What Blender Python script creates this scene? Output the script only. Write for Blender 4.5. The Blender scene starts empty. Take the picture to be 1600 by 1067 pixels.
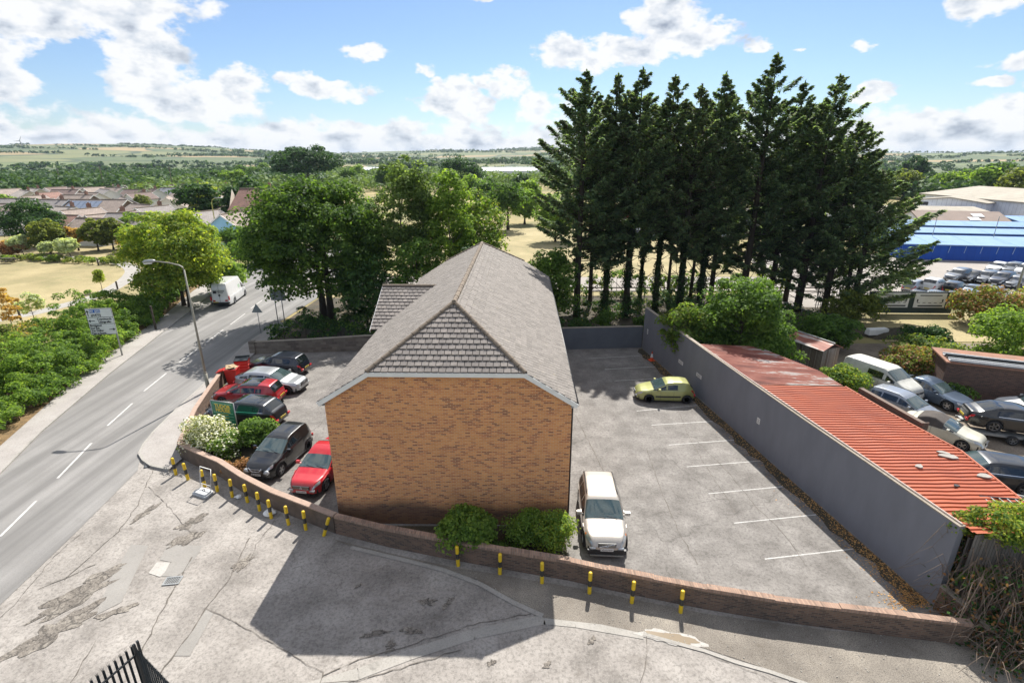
import bpy, math, random
import numpy as np
from math import radians as R, sin, cos, pi, sqrt, atan2
HAZE = True
random.seed(7); rng = np.random.default_rng(7)
S = bpy.context.scene; col = S.collection
# ------------------------------------------------------------------ camera
CH, CP, CF = 15.5, 19.2, 823.0
cam = bpy.data.cameras.new('camera'); co = bpy.data.objects.new('camera', cam); col.objects.link(co)
co.location = (0, 0, CH); co.rotation_euler = (R(90-CP), 0, 0)
cam.sensor_width = 36; cam.lens = CF/1600*36; cam.clip_end = 20000; cam.clip_start = .2
S.camera = co
S.view_settings.view_transform = 'Standard'; S.view_settings.look = 'None'
S.view_settings.gamma = 1; S.view_settings.exposure = 0.90
# ------------------------------------------------------------------ sun and sky
SAZ, SEL = math.atan2(.23, .973), R(48.3)
sun = bpy.data.lights.new('sun', 'SUN'); so = bpy.data.objects.new('sun', sun); col.objects.link(so)
sun.energy = 4.6; sun.angle = R(.53); sun.color = (1, .955, .88)
so.rotation_euler = (pi/2-SEL, 0, pi-SAZ)
W = bpy.data.worlds.new('World'); S.world = W; W.use_nodes = True
def sky():
    nt = W.node_tree; N = nt.nodes; L = nt.links; N.clear()
    def M(op, a, b=None, c=None, clamp=False):
        n = N.new('ShaderNodeMath'); n.operation = op; n.use_clamp = clamp
        for i, v in enumerate((a, b, c)):
            if v is None: continue
            if isinstance(v, (int, float)): n.inputs[i].default_value = v
            else: L.new(v, n.inputs[i])
        return n.outputs[0]
    tc = N.new('ShaderNodeTexCoord'); sx = N.new('ShaderNodeSeparateXYZ'); L.new(tc.outputs['Generated'], sx.inputs[0])
    az = M('ARCTAN2', sx.outputs[0], sx.outputs[1]); el = M('ARCSINE', sx.outputs[2])
    az = M('MULTIPLY', az, 57.2958); el = M('MULTIPLY', el, 57.2958)
    cb = N.new('ShaderNodeCombineXYZ'); L.new(az, cb.inputs[0]); L.new(M('MULTIPLY', el, 1.7), cb.inputs[1])
    def noise(sc, det, rough=.55, off=0, vec=None):
        n = N.new('ShaderNodeTexNoise'); n.inputs['Scale'].default_value = sc; n.inputs['Detail'].default_value = det
        n.inputs['Roughness'].default_value = rough
        mp = N.new('ShaderNodeMapping'); mp.inputs[1].default_value = (off, off*.7, off*.3)
        L.new(vec or cb.outputs[0], mp.inputs[0]); L.new(mp.outputs[0], n.inputs[0]); return n
    wn = noise(.35, 4, .6, 3)
    ws = N.new('ShaderNodeSeparateColor'); L.new(wn.outputs['Color'], ws.inputs[0])
    waz = M('ADD', az, M('MULTIPLY', M('SUBTRACT', ws.outputs[0], .5), 4.2))
    wel = M('ADD', el, M('MULTIPLY', M('SUBTRACT', ws.outputs[1], .5), 2.2))
    big = noise(.16, 9, .6, 11).outputs[0]
    fine = noise(.36, 8, .55, 31).outputs[0]
    # each cloud: azimuth, elevation, half width, half height (degrees), strength
    CL = [(-43,13.2,9,3.4,1.3),(-33,11.5,8,3.2,1.2),(-40,9.8,7,2.2,1.1),(-22,14.6,9,1.9,1),(-13.5,14.3,4,1,.8),
          (-31.5,7.2,4.6,4.0,1.3),(-29,4.6,7,2.6,1.2),(-43,6.3,5,3.6,1.2),(-46,4.2,6,2.6,1.2),(-25,6.3,3.2,1.8,1),(-20.5,6.7,2,1.1,.9),
          (-12.4,9.2,4,1.05,.95),(-17,6.0,5,1.15,1.1),(-8,8.2,2.2,.7,.8),(-6.5,7,2.4,1,.8),(-6,5,4.5,2.6,1.2),(-1,6.6,3,1.6,1.1),(3,4.4,4,2.6,1.1),
          (8.5,9.4,6.5,1.9,1.25),(14,11.6,4,2.6,1.25),(14.3,13.4,2,2,1.1),(17.5,10.2,4.5,1.6,1.15),(22,9.6,2,1,.9),(-3,14,2,.7,.7),
          (38.2,10.9,3.2,1.55,1.35),(42.8,10.3,1.2,1.0,1.0),(30.8,8.6,1.4,.7,1.0),(41.5,6.7,3,.9,1.1),(45,5.2,4,1.0,1.1),(39,5.4,3,.6,.8),
          (32,5.2,1.7,1.1,1.1),(42,2.8,7,1.7,1.2),(34,2.6,5,1.3,1.1),(26,8.5,1.5,.35,.6)]
    best = None
    for a, e, w, h, s in CL:
        dx = M('MULTIPLY', M('SUBTRACT', waz, a), 1/w); dy = M('MULTIPLY', M('SUBTRACT', wel, e), 1/h)
        d = M('SUBTRACT', s-.30, M('ADD', M('MULTIPLY', dx, dx), M('MULTIPLY', dy, dy)))
        best = d if best is None else M('MAXIMUM', best, d)
    best = M('MAXIMUM', best, -.9)
    # low bank of cumulus round the whole horizon
    bank = M('SUBTRACT', M('MULTIPLY', M('SUBTRACT', 4.0, el), .36), .02)
    bank = M('MINIMUM', bank, .85)
    # scattered clouds over the rest of the dome
    dome = M('SUBTRACT', M('MULTIPLY', M('GREATER_THAN', el, 17), M('MULTIPLY', M('SUBTRACT', big, .42), 5)), .0)
    dome = M('SUBTRACT', dome, M('MULTIPLY', M('LESS_THAN', el, 17), 2))
    d0 = M('MAXIMUM', M('MAXIMUM', best, bank), dome)
    dens = M('ADD', d0, M('MULTIPLY', M('SUBTRACT', fine, .5), 3.0))
    mask = N.new('ShaderNodeMapRange'); mask.interpolation_type = 'SMOOTHSTEP'
    mask.inputs[1].default_value = .02; mask.inputs[2].default_value = .52; L.new(dens, mask.inputs[0])
    thin = M('MULTIPLY', M('SUBTRACT', 22, el), .018, clamp=True)
    # shading: billows bright, thick undersides greyer
    sh1 = noise(.26, 6, .52, 31.6).outputs[0]
    sh = M('SUBTRACT', sh1, noise(.26, 6, .52, 30.4).outputs[0])
    lo = M('MULTIPLY', M('SUBTRACT', dens, .65), .40, clamp=True)
    val = M('ADD', M('SUBTRACT', .93, lo), M('MULTIPLY', sh, 1.15))
    cr = N.new('ShaderNodeValToRGB'); L.new(val, cr.inputs[0]); e = cr.color_ramp.elements
    e[0].position = .50; e[0].color = (.36, .41, .50, 1); e[1].position = .92; e[1].color = (1.0, 1.0, 1.0, 1)
    k = e.new(.72); k.color = (.72, .77, .84, 1)
    st = N.new('ShaderNodeTexSky'); st.sky_type = 'NISHITA'; st.sun_disc = False
    st.sun_elevation = SEL; st.sun_rotation = SAZ; st.air_density = 1.0; st.dust_density = .3; st.ozone_density = 2.8
    # brightness of the clouds in the physical units of the sky texture
    cs = N.new('ShaderNodeVectorMath'); cs.operation = 'SCALE'; L.new(cr.outputs[0], cs.inputs[0]); cs.inputs[3].default_value = 5.5
    mx = N.new('ShaderNodeMix'); mx.data_type = 'RGBA'
    L.new(M('MULTIPLY', mask.outputs[0], .96), mx.inputs[0])
    hs = N.new('ShaderNodeHueSaturation'); hs.inputs['Saturation'].default_value = .95; hs.inputs['Hue'].default_value = .5; hs.inputs['Value'].default_value = .60
    tn = N.new('ShaderNodeVectorMath'); tn.operation = 'MULTIPLY'; tn.inputs[1].default_value = (.90, 1.0, 1.15); L.new(st.outputs[0], hs.inputs['Color']); L.new(hs.outputs[0], tn.inputs[0]); L.new(tn.outputs[0], mx.inputs[6]); L.new(cs.outputs[0], mx.inputs[7])
    bg = N.new('ShaderNodeBackground'); L.new(mx.outputs[2], bg.inputs[0]); bg.inputs[1].default_value = .10
    out = N.new('ShaderNodeOutputWorld'); L.new(bg.outputs[0], out.inputs[0])
    W.cycles.sampling_method = 'MANUAL'; W.cycles.sample_map_resolution = 1024
sky()
# ------------------------------------------------------------------ helpers
_c, _s = cos(R(CP)), sin(R(CP))
def G(px, py, z=0.0):                      # the ground point seen at a photo pixel
    v = (py-533.5)/CF; u = (px-800)/CF
    t = (z-CH)/(-_s-v*_c)
    return (u*t, (_c-v*_s)*t)
def tag(o, label=None, cat=None, group=None, kind=None):
    if label: o['label'] = label
    if cat: o['category'] = cat
    if group: o['group'] = group
    if kind: o['kind'] = kind
    return o
def empty(name, loc=(0,0,0), rz=0, label=None, cat=None, group=None):
    o = bpy.data.objects.new(name, None); o.empty_display_size = .2; col.objects.link(o)
    o.location = loc; o.rotation_euler = (0, 0, rz); return tag(o, label, cat, group)
def copy_tree(o, parent=None, skip=()):
    c = o.copy(); col.objects.link(c); c.parent = parent
    for ch in list(o.children):
        if ch.name.split('.')[0] not in skip: copy_tree(ch, c, skip)
    return c
class MB:
    def __init__(s): s.v = []; s.f = []; s.m = []
    def add(s, vs, fs, m=0):
        b = len(s.v); s.v += [tuple(p) for p in vs]; s.f += [tuple(i+b for i in f) for f in fs]; s.m += [m]*len(fs); return s
    def box(s, c, d, rz=0, m=0, rx=0, ry=0):
        x, y, z = [k/2 for k in d]; P = []
        for dz in (-z, z):
            for dx, dy in ((-x,-y),(x,-y),(x,y),(-x,y)):
                a, b, g = dx, dy, dz
                if rx: b, g = b*cos(rx)-g*sin(rx), b*sin(rx)+g*cos(rx)
                if ry: a, g = a*cos(ry)+g*sin(ry), -a*sin(ry)+g*cos(ry)
                if rz: a, b = a*cos(rz)-b*sin(rz), a*sin(rz)+b*cos(rz)
                P.append((c[0]+a, c[1]+b, c[2]+g))
        return s.add(P, [(3,2,1,0),(4,5,6,7),(0,1,5,4),(1,2,6,5),(2,3,7,6),(3,0,4,7)], m)
    def tube(s, pts, rad, n=8, m=0, cap=True):
        pts = [np.array(p, float) for p in pts]; k = len(pts)
        if not hasattr(rad, '__len__'): rad = [rad]*k
        V = []; F = []
        for i, p in enumerate(pts):
            d = pts[min(i+1, k-1)]-pts[max(i-1, 0)]; d /= (np.linalg.norm(d)+1e-9)
            a = np.cross(d, (0,0,1.0)) if abs(d[2]) < .95 else np.cross(d, (0,1.0,0)); a /= np.linalg.norm(a); b = np.cross(d, a)
            for j in range(n):
                t = 2*pi*j/n; V.append(p+rad[i]*(a*cos(t)+b*sin(t)))
        for i in range(k-1):
            for j in range(n): F.append((i*n+j, (i+1)*n+j, (i+1)*n+(j+1)%n, i*n+(j+1)%n))
        if cap: F += [tuple(range(n)), tuple(reversed(range((k-1)*n, k*n)))]
        return s.add(V, F, m)
    def prism(s, poly, z0, z1, m=0, top=None):
        n = len(poly)
        a = sum(poly[i][0]*poly[(i+1)%n][1]-poly[(i+1)%n][0]*poly[i][1] for i in range(n))
        if a < 0: poly = poly[::-1]
        V = [(p[0], p[1], z0) for p in poly]+[(p[0], p[1], z1) for p in poly]
        s.add(V, [tuple(reversed(range(n)))]+[(i, (i+1)%n, n+(i+1)%n, n+i) for i in range(n)], m)
        return s.add(V[n:], [tuple(range(n))], m if top is None else top)
    def sheet(s, poly, z, m=0):
        n = len(poly); a = sum(poly[i][0]*poly[(i+1)%n][1]-poly[(i+1)%n][0]*poly[i][1] for i in range(n))
        if a < 0: poly = poly[::-1]
        return s.add([(p[0], p[1], z) for p in poly], [tuple(range(n))], m)
    def build(s, name, mats, parent=None, smooth=False, loc=None, rz=0):
        me = bpy.data.meshes.new(name); me.from_pydata(s.v, [], s.f); me.update()
        if not isinstance(mats, (list, tuple)): mats = [mats]
        for m in mats: me.materials.append(m)
        me.polygons.foreach_set('material_index', s.m)
        if smooth: me.polygons.foreach_set('use_smooth', [True]*len(s.f))
        boxuv(me)
        return link(name, me, parent, loc, rz)
def boxuv(me):
    uv = me.uv_layers.new(name='UVMap'); n = len(me.loops)
    vi = np.empty(n, int); me.loops.foreach_get('vertex_index', vi)
    co_ = np.empty(len(me.vertices)*3); me.vertices.foreach_get('co', co_); co_ = co_.reshape(-1, 3)
    pn = np.empty(len(me.polygons)*3); me.polygons.foreach_get('normal', pn); pn = pn.reshape(-1, 3)
    lt = np.empty(len(me.polygons), int); me.polygons.foreach_get('loop_total', lt)
    nn = np.repeat(pn, lt, axis=0); P = co_[vi]
    hz = np.sqrt(nn[:,0]**2+nn[:,1]**2); flat = hz < .05; h = np.maximum(hz, 1e-6)
    tx, ty = -nn[:,1]/h, nn[:,0]/h
    u = np.where(flat, P[:,0], tx*P[:,0]+ty*P[:,1])
    bx, by, bz = -nn[:,2]*ty, nn[:,2]*tx, tx*0+h
    bx, by = -nn[:,2]*nn[:,0]/h, -nn[:,2]*nn[:,1]/h
    v = np.where(flat, P[:,1], bx*P[:,0]+by*P[:,1]+bz*P[:,2])
    uv.data.foreach_set('uv', np.stack([u, v], 1).ravel())
def link(name, me, parent=None, loc=None, rz=0):
    o = bpy.data.objects.new(name, me); col.objects.link(o)
    if parent is not None: o.parent = parent
    if loc is not None: o.location = loc
    if rz: o.rotation_euler = (0, 0, rz)
    return o
# ------------------------------------------------------------------ materials
def newmat(name):
    m = bpy.data.materials.new(name); m.use_nodes = True; nt = m.node_tree
    return m, nt, nt.nodes, nt.links, nt.nodes['Principled BSDF']
def ramp(N, L, src, stops):
    r = N.new('ShaderNodeValToRGB'); L.new(src, r.inputs[0]); e = r.color_ramp.elements
    while len(e) > 1: e.remove(e[-1])
    e[0].position = stops[0][0]; e[0].color = (*stops[0][1], 1) if len(stops[0][1]) == 3 else stops[0][1]
    for p, c in stops[1:]:
        k = e.new(p); k.color = (*c, 1)
    return r.outputs[0]
def nz(N, L, vec, sc, det=4, rough=.55, dist=0):
    n = N.new('ShaderNodeTexNoise'); n.inputs['Scale'].default_value = sc; n.inputs['Detail'].default_value = det
    n.inputs['Roughness'].default_value = rough; n.inputs['Distortion'].default_value = dist; L.new(vec, n.inputs[0]); return n.outputs[0]
def mix(N, L, f, a, b, mode='MIX'):
    m = N.new('ShaderNodeMix'); m.data_type = 'RGBA'; m.blend_type = mode
    if isinstance(f, (int, float)): m.inputs[0].default_value = f
    else: L.new(f, m.inputs[0])
    for i, c in ((6, a), (7, b)):
        if isinstance(c, tuple): m.inputs[i].default_value = (*c, 1)
        else: L.new(c, m.inputs[i])
    return m.outputs[2]
def mth(N, L, op, a, b=0.0, clamp=False):
    n = N.new('ShaderNodeMath'); n.operation = op; n.use_clamp = clamp
    for i, v in enumerate((a, b)):
        if isinstance(v, (int, float)): n.inputs[i].default_value = v
        else: L.new(v, n.inputs[i])
    return n.outputs[0]
def bump(N, L, h, B, st=.3, d=.02):
    b = N.new('ShaderNodeBump'); b.inputs['Strength'].default_value = st; b.inputs['Distance'].default_value = d
    L.new(h, b.inputs['Height']); L.new(b.outputs[0], B.inputs['Normal'])
def coord(N, kind='Object'):
    return N.new('ShaderNodeTexCoord').outputs[kind]
def surf(name, c1, c2=None, sc=3, rough=.8, metal=0, bp=.15, mot=.5, coat=0, stretch=None):
    m, nt, N, L, B = newmat(name); c2 = c2 or tuple(k*.8 for k in c1)
    v = coord(N)
    if stretch:
        mp = N.new('ShaderNodeMapping'); mp.inputs['Scale'].default_value = stretch; L.new(v, mp.inputs[0]); v = mp.outputs[0]
    n = nz(N, L, v, sc, 6, .6)
    f = ramp(N, L, n, [(.5-mot/2.2, (0,0,0)), (.5+mot/2.2, (1,1,1))])
    L.new(mix(N, L, f, c1, c2), B.inputs['Base Color'])
    B.inputs['Roughness'].default_value = rough; B.inputs['Metallic'].default_value = metal
    if coat: B.inputs['Coat Weight'].default_value = coat; B.inputs['Coat Roughness'].default_value = .04
    if bp: bump(N, L, nz(N, L, v, sc*6, 4), B, bp, .01)
    return m
def paint(name, c, metal=.0, rough=.35):
    m, nt, N, L, B = newmat(name)
    n = nz(N, L, coord(N), 2.2, 5)
    L.new(mix(N, L, n, tuple(k*1.05 for k in c), tuple(k*.85+.002 for k in c)), B.inputs['Base Color'])
    B.inputs['Metallic'].default_value = metal; B.inputs['Roughness'].default_value = rough
    B.inputs['Coat Weight'].default_value = 1; B.inputs['Coat Roughness'].default_value = .03
    return m
def plain(name, c, rough=.6, metal=0, coat=0):
    m, nt, N, L, B = newmat(name); B.inputs['Base Color'].default_value = (*c, 1)
    B.inputs['Roughness'].default_value = rough; B.inputs['Metallic'].default_value = metal; B.inputs['Coat Weight'].default_value = coat
    n = nz(N, L, coord(N), 5, 3); L.new(mix(N, L, n, c, tuple(k*.86 for k in c)), B.inputs['Base Color']); return m
def brickmat(name, stops, mortar, bw=.225, rh=.075, ms=.01, dirt=(.05,.045,.04), dirtamt=.35, base_dark=False, bpz=.6):
    m, nt, N, L, B = newmat(name); uv = coord(N, 'UV')
    b = N.new('ShaderNodeTexBrick'); L.new(uv, b.inputs[0])
    b.inputs['Color1'].default_value = (0,0,0,1); b.inputs['Color2'].default_value = (1,1,1,1); b.inputs['Mortar'].default_value = (0,0,0,1)
    b.inputs['Scale'].default_value = 1; b.inputs['Mortar Size'].default_value = ms; b.inputs['Mortar Smooth'].default_value = .2
    b.inputs['Brick Width'].default_value = bw; b.inputs['Row Height'].default_value = rh
    mp = N.new('ShaderNodeMapping'); mp.inputs['Scale'].default_value = (.9, 2.4, 1); L.new(uv, mp.inputs[0])
    big = nz(N, L, mp.outputs[0], 1.1, 5, .65)
    r = mth(N, L, 'ADD', b.outputs[0], mth(N, L, 'MULTIPLY', mth(N, L, 'SUBTRACT', big, .5), .42), True)
    c = ramp(N, L, r, stops)
    c = mix(N, L, b.outputs[1], c, mortar)
    d = ramp(N, L, nz(N, L, uv, .5, 7, .7), [(.45, (0,0,0)), (.75, (1,1,1))])
    c = mix(N, L, mth(N, L, 'MULTIPLY', d, dirtamt), c, dirt)
    if base_dark:      # damp, dirty splash band with shade painted in along the wall foot
        sx = N.new('ShaderNodeSeparateXYZ'); L.new(coord(N), sx.inputs[0])
        z = mth(N, L, 'ADD', sx.outputs[2], mth(N, L, 'MULTIPLY', nz(N, L, uv, .35, 5), -1.5))
        c = mix(N, L, mth(N, L, 'MULTIPLY', ramp(N, L, z, [(0, (1,1,1)), (.55, (0,0,0))]), .75), c, (.035,.03,.028))
    L.new(c, B.inputs['Base Color']); B.inputs['Roughness'].default_value = .9
    h = mth(N, L, 'ADD', mth(N, L, 'MULTIPLY', b.outputs[1], -1), mth(N, L, 'MULTIPLY', nz(N, L, uv, 40, 3), .4))
    bump(N, L, h, B, bpz, .012); return m
def leafmat(name, cols, trans=.35, osc=.05, gain=1.55):
    cols = [tuple(min(.8, k*gain) for k in c_) for c_ in cols]; trans = trans*1.25
    m, nt, N, L, B = newmat(name)
    g = N.new('ShaderNodeNewGeometry'); oi = N.new('ShaderNodeObjectInfo')
    r = mth(N, L, 'ADD', mth(N, L, 'MULTIPLY', g.outputs['Random Per Island'], .5), mth(N, L, 'MULTIPLY', nz(N, L, g.outputs['Position'], .45, 4), .7))
    r = mth(N, L, 'SUBTRACT', r, mth(N, L, 'MULTIPLY', oi.outputs['Random'], .12))
    n = len(cols); c = ramp(N, L, r, [(.22+.6*i/(n-1), k) for i, k in enumerate(cols)])
    L.new(c, B.inputs['Base Color']); B.inputs['Roughness'].default_value = .65; B.inputs['Specular IOR Level'].default_value = .18
    t = N.new('ShaderNodeBsdfTranslucent'); L.new(mix(N, L, 1.0, c, (1.7,1.7,.75), 'MULTIPLY'), t.inputs[0])
    ms = N.new('ShaderNodeMixShader'); ms.inputs[0].default_value = trans
    L.new(B.outputs[0], ms.inputs[1]); L.new(t.outputs[0], ms.inputs[2]); L.new(ms.outputs[0], nt.nodes['Material Output'].inputs[0])
    return m
def groundmat(name, cols, sc=.35, fsc=14, rough=.92, crack=None, crackcol=(.05,.045,.04), stain=(.08,.07,.06), stamt=.5, grit=.25, bp=.35, streak=None):
    m, nt, N, L, B = newmat(name); v = coord(N)
    a = nz(N, L, v, sc, 8, .62); n = len(cols)
    c = ramp(N, L, a, [(.3+.4*i/(n-1), k) for i, k in enumerate(cols)])
    f = nz(N, L, v, fsc, 5, .75)
    c = mix(N, L, ramp(N, L, f, [(.36, (grit,)*3), (.53, (0,0,0))]), c, tuple(k*.35 for k in cols[0]))
    c = mix(N, L, ramp(N, L, nz(N, L, v, fsc*2.5, 3, .8), [(.56, (0,0,0)), (.72, (grit,)*3)]), c, tuple(min(1, k*1.5) for k in cols[-1]))
    s = ramp(N, L, nz(N, L, v, sc*2.3, 8, .7, .6), [(.55, (0,0,0)), (.72, (1,1,1))])
    c = mix(N, L, mth(N, L, 'MULTIPLY', s, stamt), c, stain)
    if streak:
        mp = N.new('ShaderNodeMapping'); mp.inputs['Rotation'].default_value = (0, 0, streak); mp.inputs['Scale'].default_value = (1.1, .035, 1); L.new(v, mp.inputs[0])
        c = mix(N, L, ramp(N, L, nz(N, L, mp.outputs[0], 1.0, 4), [(.38, (0,0,0)), (.62, (.7,)*3)]), c, tuple(k*.6 for k in cols[0]))
    if crack:
        wv = N.new('ShaderNodeVectorMath'); wv.operation = 'ADD'
        nn = N.new('ShaderNodeTexNoise'); nn.inputs['Scale'].default_value = 1.6; nn.inputs['Detail'].default_value = 6; L.new(v, nn.inputs[0])
        sc_ = N.new('ShaderNodeVectorMath'); sc_.operation = 'SCALE'; sc_.inputs[3].default_value = .55; L.new(nn.outputs['Color'], sc_.inputs[0])
        L.new(v, wv.inputs[0]); L.new(sc_.outputs[0], wv.inputs[1])
        for cs, wd, am, lo in crack:
            vo = N.new('ShaderNodeTexVoronoi'); vo.feature = 'DISTANCE_TO_EDGE'; vo.inputs['Scale'].default_value = cs; L.new(wv.outputs[0], vo.inputs[0])
            k = ramp(N, L, vo.outputs['Distance'], [(0, (1,1,1)), (wd, (0,0,0))])
            g = ramp(N, L, nz(N, L, v, .22, 4, .6, cs), [(lo, (0,0,0)), (lo+.12, (1,1,1))])
            c = mix(N, L, mth(N, L, 'MULTIPLY', mth(N, L, 'MULTIPLY', k, g), am), c, crackcol)
    L.new(c, B.inputs['Base Color']); B.inputs['Roughness'].default_value = rough
    bump(N, L, f, B, bp, .02); return m
M_ = {}
M_['brick'] = brickmat('buff_brick', [(0,(.60,.25,.09)),(.4,(.70,.32,.12)),(.58,(.60,.245,.095)),(.72,(.52,.19,.08)),(.86,(.38,.145,.07)),(1,(.25,.10,.06))], (.62,.40,.23), base_dark=True, dirtamt=.18)
M_['wallbrick'] = brickmat('boundary_brick', [(0,(.20,.12,.08)),(.5,(.15,.09,.062)),(1,(.075,.05,.04))], (.17,.14,.11), dirtamt=.6)
M_['coping'] = brickmat('coping_brick', [(0,(.42,.27,.19)),(.5,(.34,.21,.15)),(1,(.22,.14,.10))], (.26,.21,.17), bw=.075, rh=.5, ms=.012, dirtamt=.45)
M_['stonewall'] = brickmat('stone_block', [(0,(.22,.19,.155)),(1,(.12,.10,.085))], (.16,.14,.12), bw=.45, rh=.22, ms=.014, dirtamt=.6)
M_['tile'] = brickmat('roof_tile', [(0,(.135,.12,.115)),(.5,(.17,.152,.145)),(.85,(.205,.182,.17)),(1,(.25,.215,.17))], (.02,.018,.018), bw=.30, rh=3.0, ms=.008, dirt=(.27,.23,.13), dirtamt=.25, bpz=.3)
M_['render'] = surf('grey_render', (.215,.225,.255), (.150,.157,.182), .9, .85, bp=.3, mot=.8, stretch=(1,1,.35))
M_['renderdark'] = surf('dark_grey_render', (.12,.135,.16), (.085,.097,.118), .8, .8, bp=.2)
M_['white'] = surf('white_upvc', (.78,.78,.77), (.66,.66,.64), 1.5, .45, bp=.05)
M_['ridge'] = surf('ridge_tile', (.24,.19,.14), (.13,.105,.085), 6, .9)
M_['mortar'] = surf('mortar', (.33,.29,.24), (.22,.19,.15), 7, .95)
M_['asphalt'] = groundmat('asphalt', [(.205,.198,.19),(.245,.237,.228),(.28,.27,.26)], .3, 16, streak=-.17, stamt=.15, grit=.22)
M_['forecourt'] = groundmat('forecourt_concrete', [(.17,.155,.14),(.275,.253,.231),(.37,.343,.315)], .5, 8, crack=[(.33,.004,.6,.50),(1.7,.022,.6,.58)], stain=(.10,.085,.07), stamt=.55, grit=.42)
M_['carpark'] = groundmat('car_park_tarmac', [(.125,.115,.106),(.20,.187,.174),(.28,.263,.246)], .8, 8, crack=[(.13,.005,.5,.45)], stain=(.10,.092,.085), stamt=.55, grit=.5)
M_['pave'] = groundmat('footpath_tarmac', [(.27,.25,.235),(.33,.305,.285),(.37,.35,.33)], .5, 14, crack=[(.3,.006,.4,.5)], stamt=.25, grit=.3)
M_['gravel'] = groundmat('gravel', [(.14,.122,.103),(.22,.195,.165),(.33,.295,.245)], .5, 24, stain=(.10,.08,.06), stamt=.6, grit=.8, bp=.8)
M_['patch'] = groundmat('smooth_patch', [(.235,.222,.205),(.29,.275,.255)], .7, 16, stamt=.2, grit=.2)
M_['patchlight'] = groundmat('pale_patch', [(.36,.34,.315),(.44,.42,.39)], .9, 12, stamt=.25, grit=.3)
M_['rubble'] = groundmat('broken_tarmac', [(.10,.088,.076),(.19,.168,.145),(.32,.29,.25)], 1.5, 9, crack=[(1.3,.06,.8,.2)], stain=(.05,.04,.03), stamt=.9, grit=.9, bp=1)
M_['kerb'] = groundmat('kerb_stone', [(.29,.275,.25),(.37,.35,.32)], 1, 14, stamt=.4, grit=.3)
M_['yard'] = groundmat('yard_earth', [(.12,.095,.07),(.20,.16,.12),(.28,.23,.18)], .4, 10, stamt=.6, grit=.6)
M_['lot'] = groundmat('lot_tarmac', [(.28,.25,.225),(.34,.31,.28)], .1, 4, stamt=.2, grit=.2)
M_['line'] = groundmat('white_line', [(.42,.41,.395),(.62,.61,.59)], 2.5, 14, stain=(.24,.23,.22), stamt=.9, grit=.5)
M_['leaflitter'] = groundmat('leaf_litter', [(.10,.065,.03),(.19,.12,.05),(.28,.18,.085)], 3, 14, stain=(.06,.04,.025), stamt=.7, grit=.8, bp=.8)
M_['soil'] = groundmat('woodland_soil', [(.035,.032,.018),(.06,.05,.03),(.12,.085,.045)], .6, 7, stamt=.7, grit=.6)
M_['drygrass'] = groundmat('dry_grass', [(.17,.155,.065),(.31,.255,.125),(.42,.345,.185)], .12, 6, stain=(.14,.16,.05), stamt=.55, grit=.4, bp=.5)
M_['metaldark'] = plain('dark_metal', (.03,.035,.04), .45, .4)
M_['galv'] = surf('galvanised', (.42,.43,.43), (.30,.31,.31), 5, .5, .7)
M_['lamppost'] = surf('lamp_post_paint', (.34,.33,.27), (.22,.21,.17), 4, .6)
M_['concretepost'] = surf('weathered_post', (.42,.39,.34), (.3,.28,.24), 5, .85)
M_['rubber'] = plain('rubber', (.018,.018,.02), .8)
M_['alloy'] = plain('alloy', (.55,.56,.58), .3, .8)
M_['darkalloy'] = plain('dark_alloy', (.04,.04,.045), .3, .6)
M_['chrome'] = plain('chrome', (.75,.76,.78), .15, 1)
M_['trim'] = plain('black_trim', (.02,.021,.024), .5)
M_['yellow'] = surf('yellow_paint', (.78,.52,.015), (.62,.40,.02), 7, .45, bp=.05)
M_['blackp'] = surf('black_paint', (.03,.028,.028), (.055,.05,.045), 7, .55, bp=.05)
M_['plate_w'] = plain('plate_white', (.75,.76,.76), .4); M_['plate_y'] = plain('plate_yellow', (.72,.55,.05), .4)
M_['bark'] = surf('bark', (.075,.058,.043), (.035,.028,.022), 3, .95, bp=.8, stretch=(2,2,.3))
M_['barkpale'] = surf('pale_bark', (.22,.185,.15), (.11,.09,.07), 3, .95, bp=.6, stretch=(2,2,.3))
M_['barkred'] = surf('red_brown_bark', (.17,.115,.08), (.07,.05,.038), 3, .95, bp=.8, stretch=(2,2,.3))
def glassmat(name, c, rough=.04):
    m, nt, N, L, B = newmat(name); B.inputs['Base Color'].default_value = (*c, 1); B.inputs['Roughness'].default_value = rough
    B.inputs['Specular IOR Level'].default_value = .8; B.inputs['Coat Weight'].default_value = .6
    n = nz(N, L, coord(N), 2.5, 3); L.new(mix(N, L, n, c, tuple(k*.4 for k in c)), B.inputs['Base Color']); return m
M_['glass'] = glassmat('car_glass', (.012,.017,.02)); M_['screen'] = glassmat('windscreen_glass', (.06,.095,.10))
M_['window'] = glassmat('house_window', (.06,.075,.085), .1)
M_['lens'] = plain('headlight_lens', (.55,.58,.6), .1, .3, 1); M_['redlens'] = plain('tail_light_lens', (.55,.015,.02), .2, 0, 1); M_['amber'] = plain('amber_lens', (.85,.22,.03), .2, 0, 1)
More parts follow.
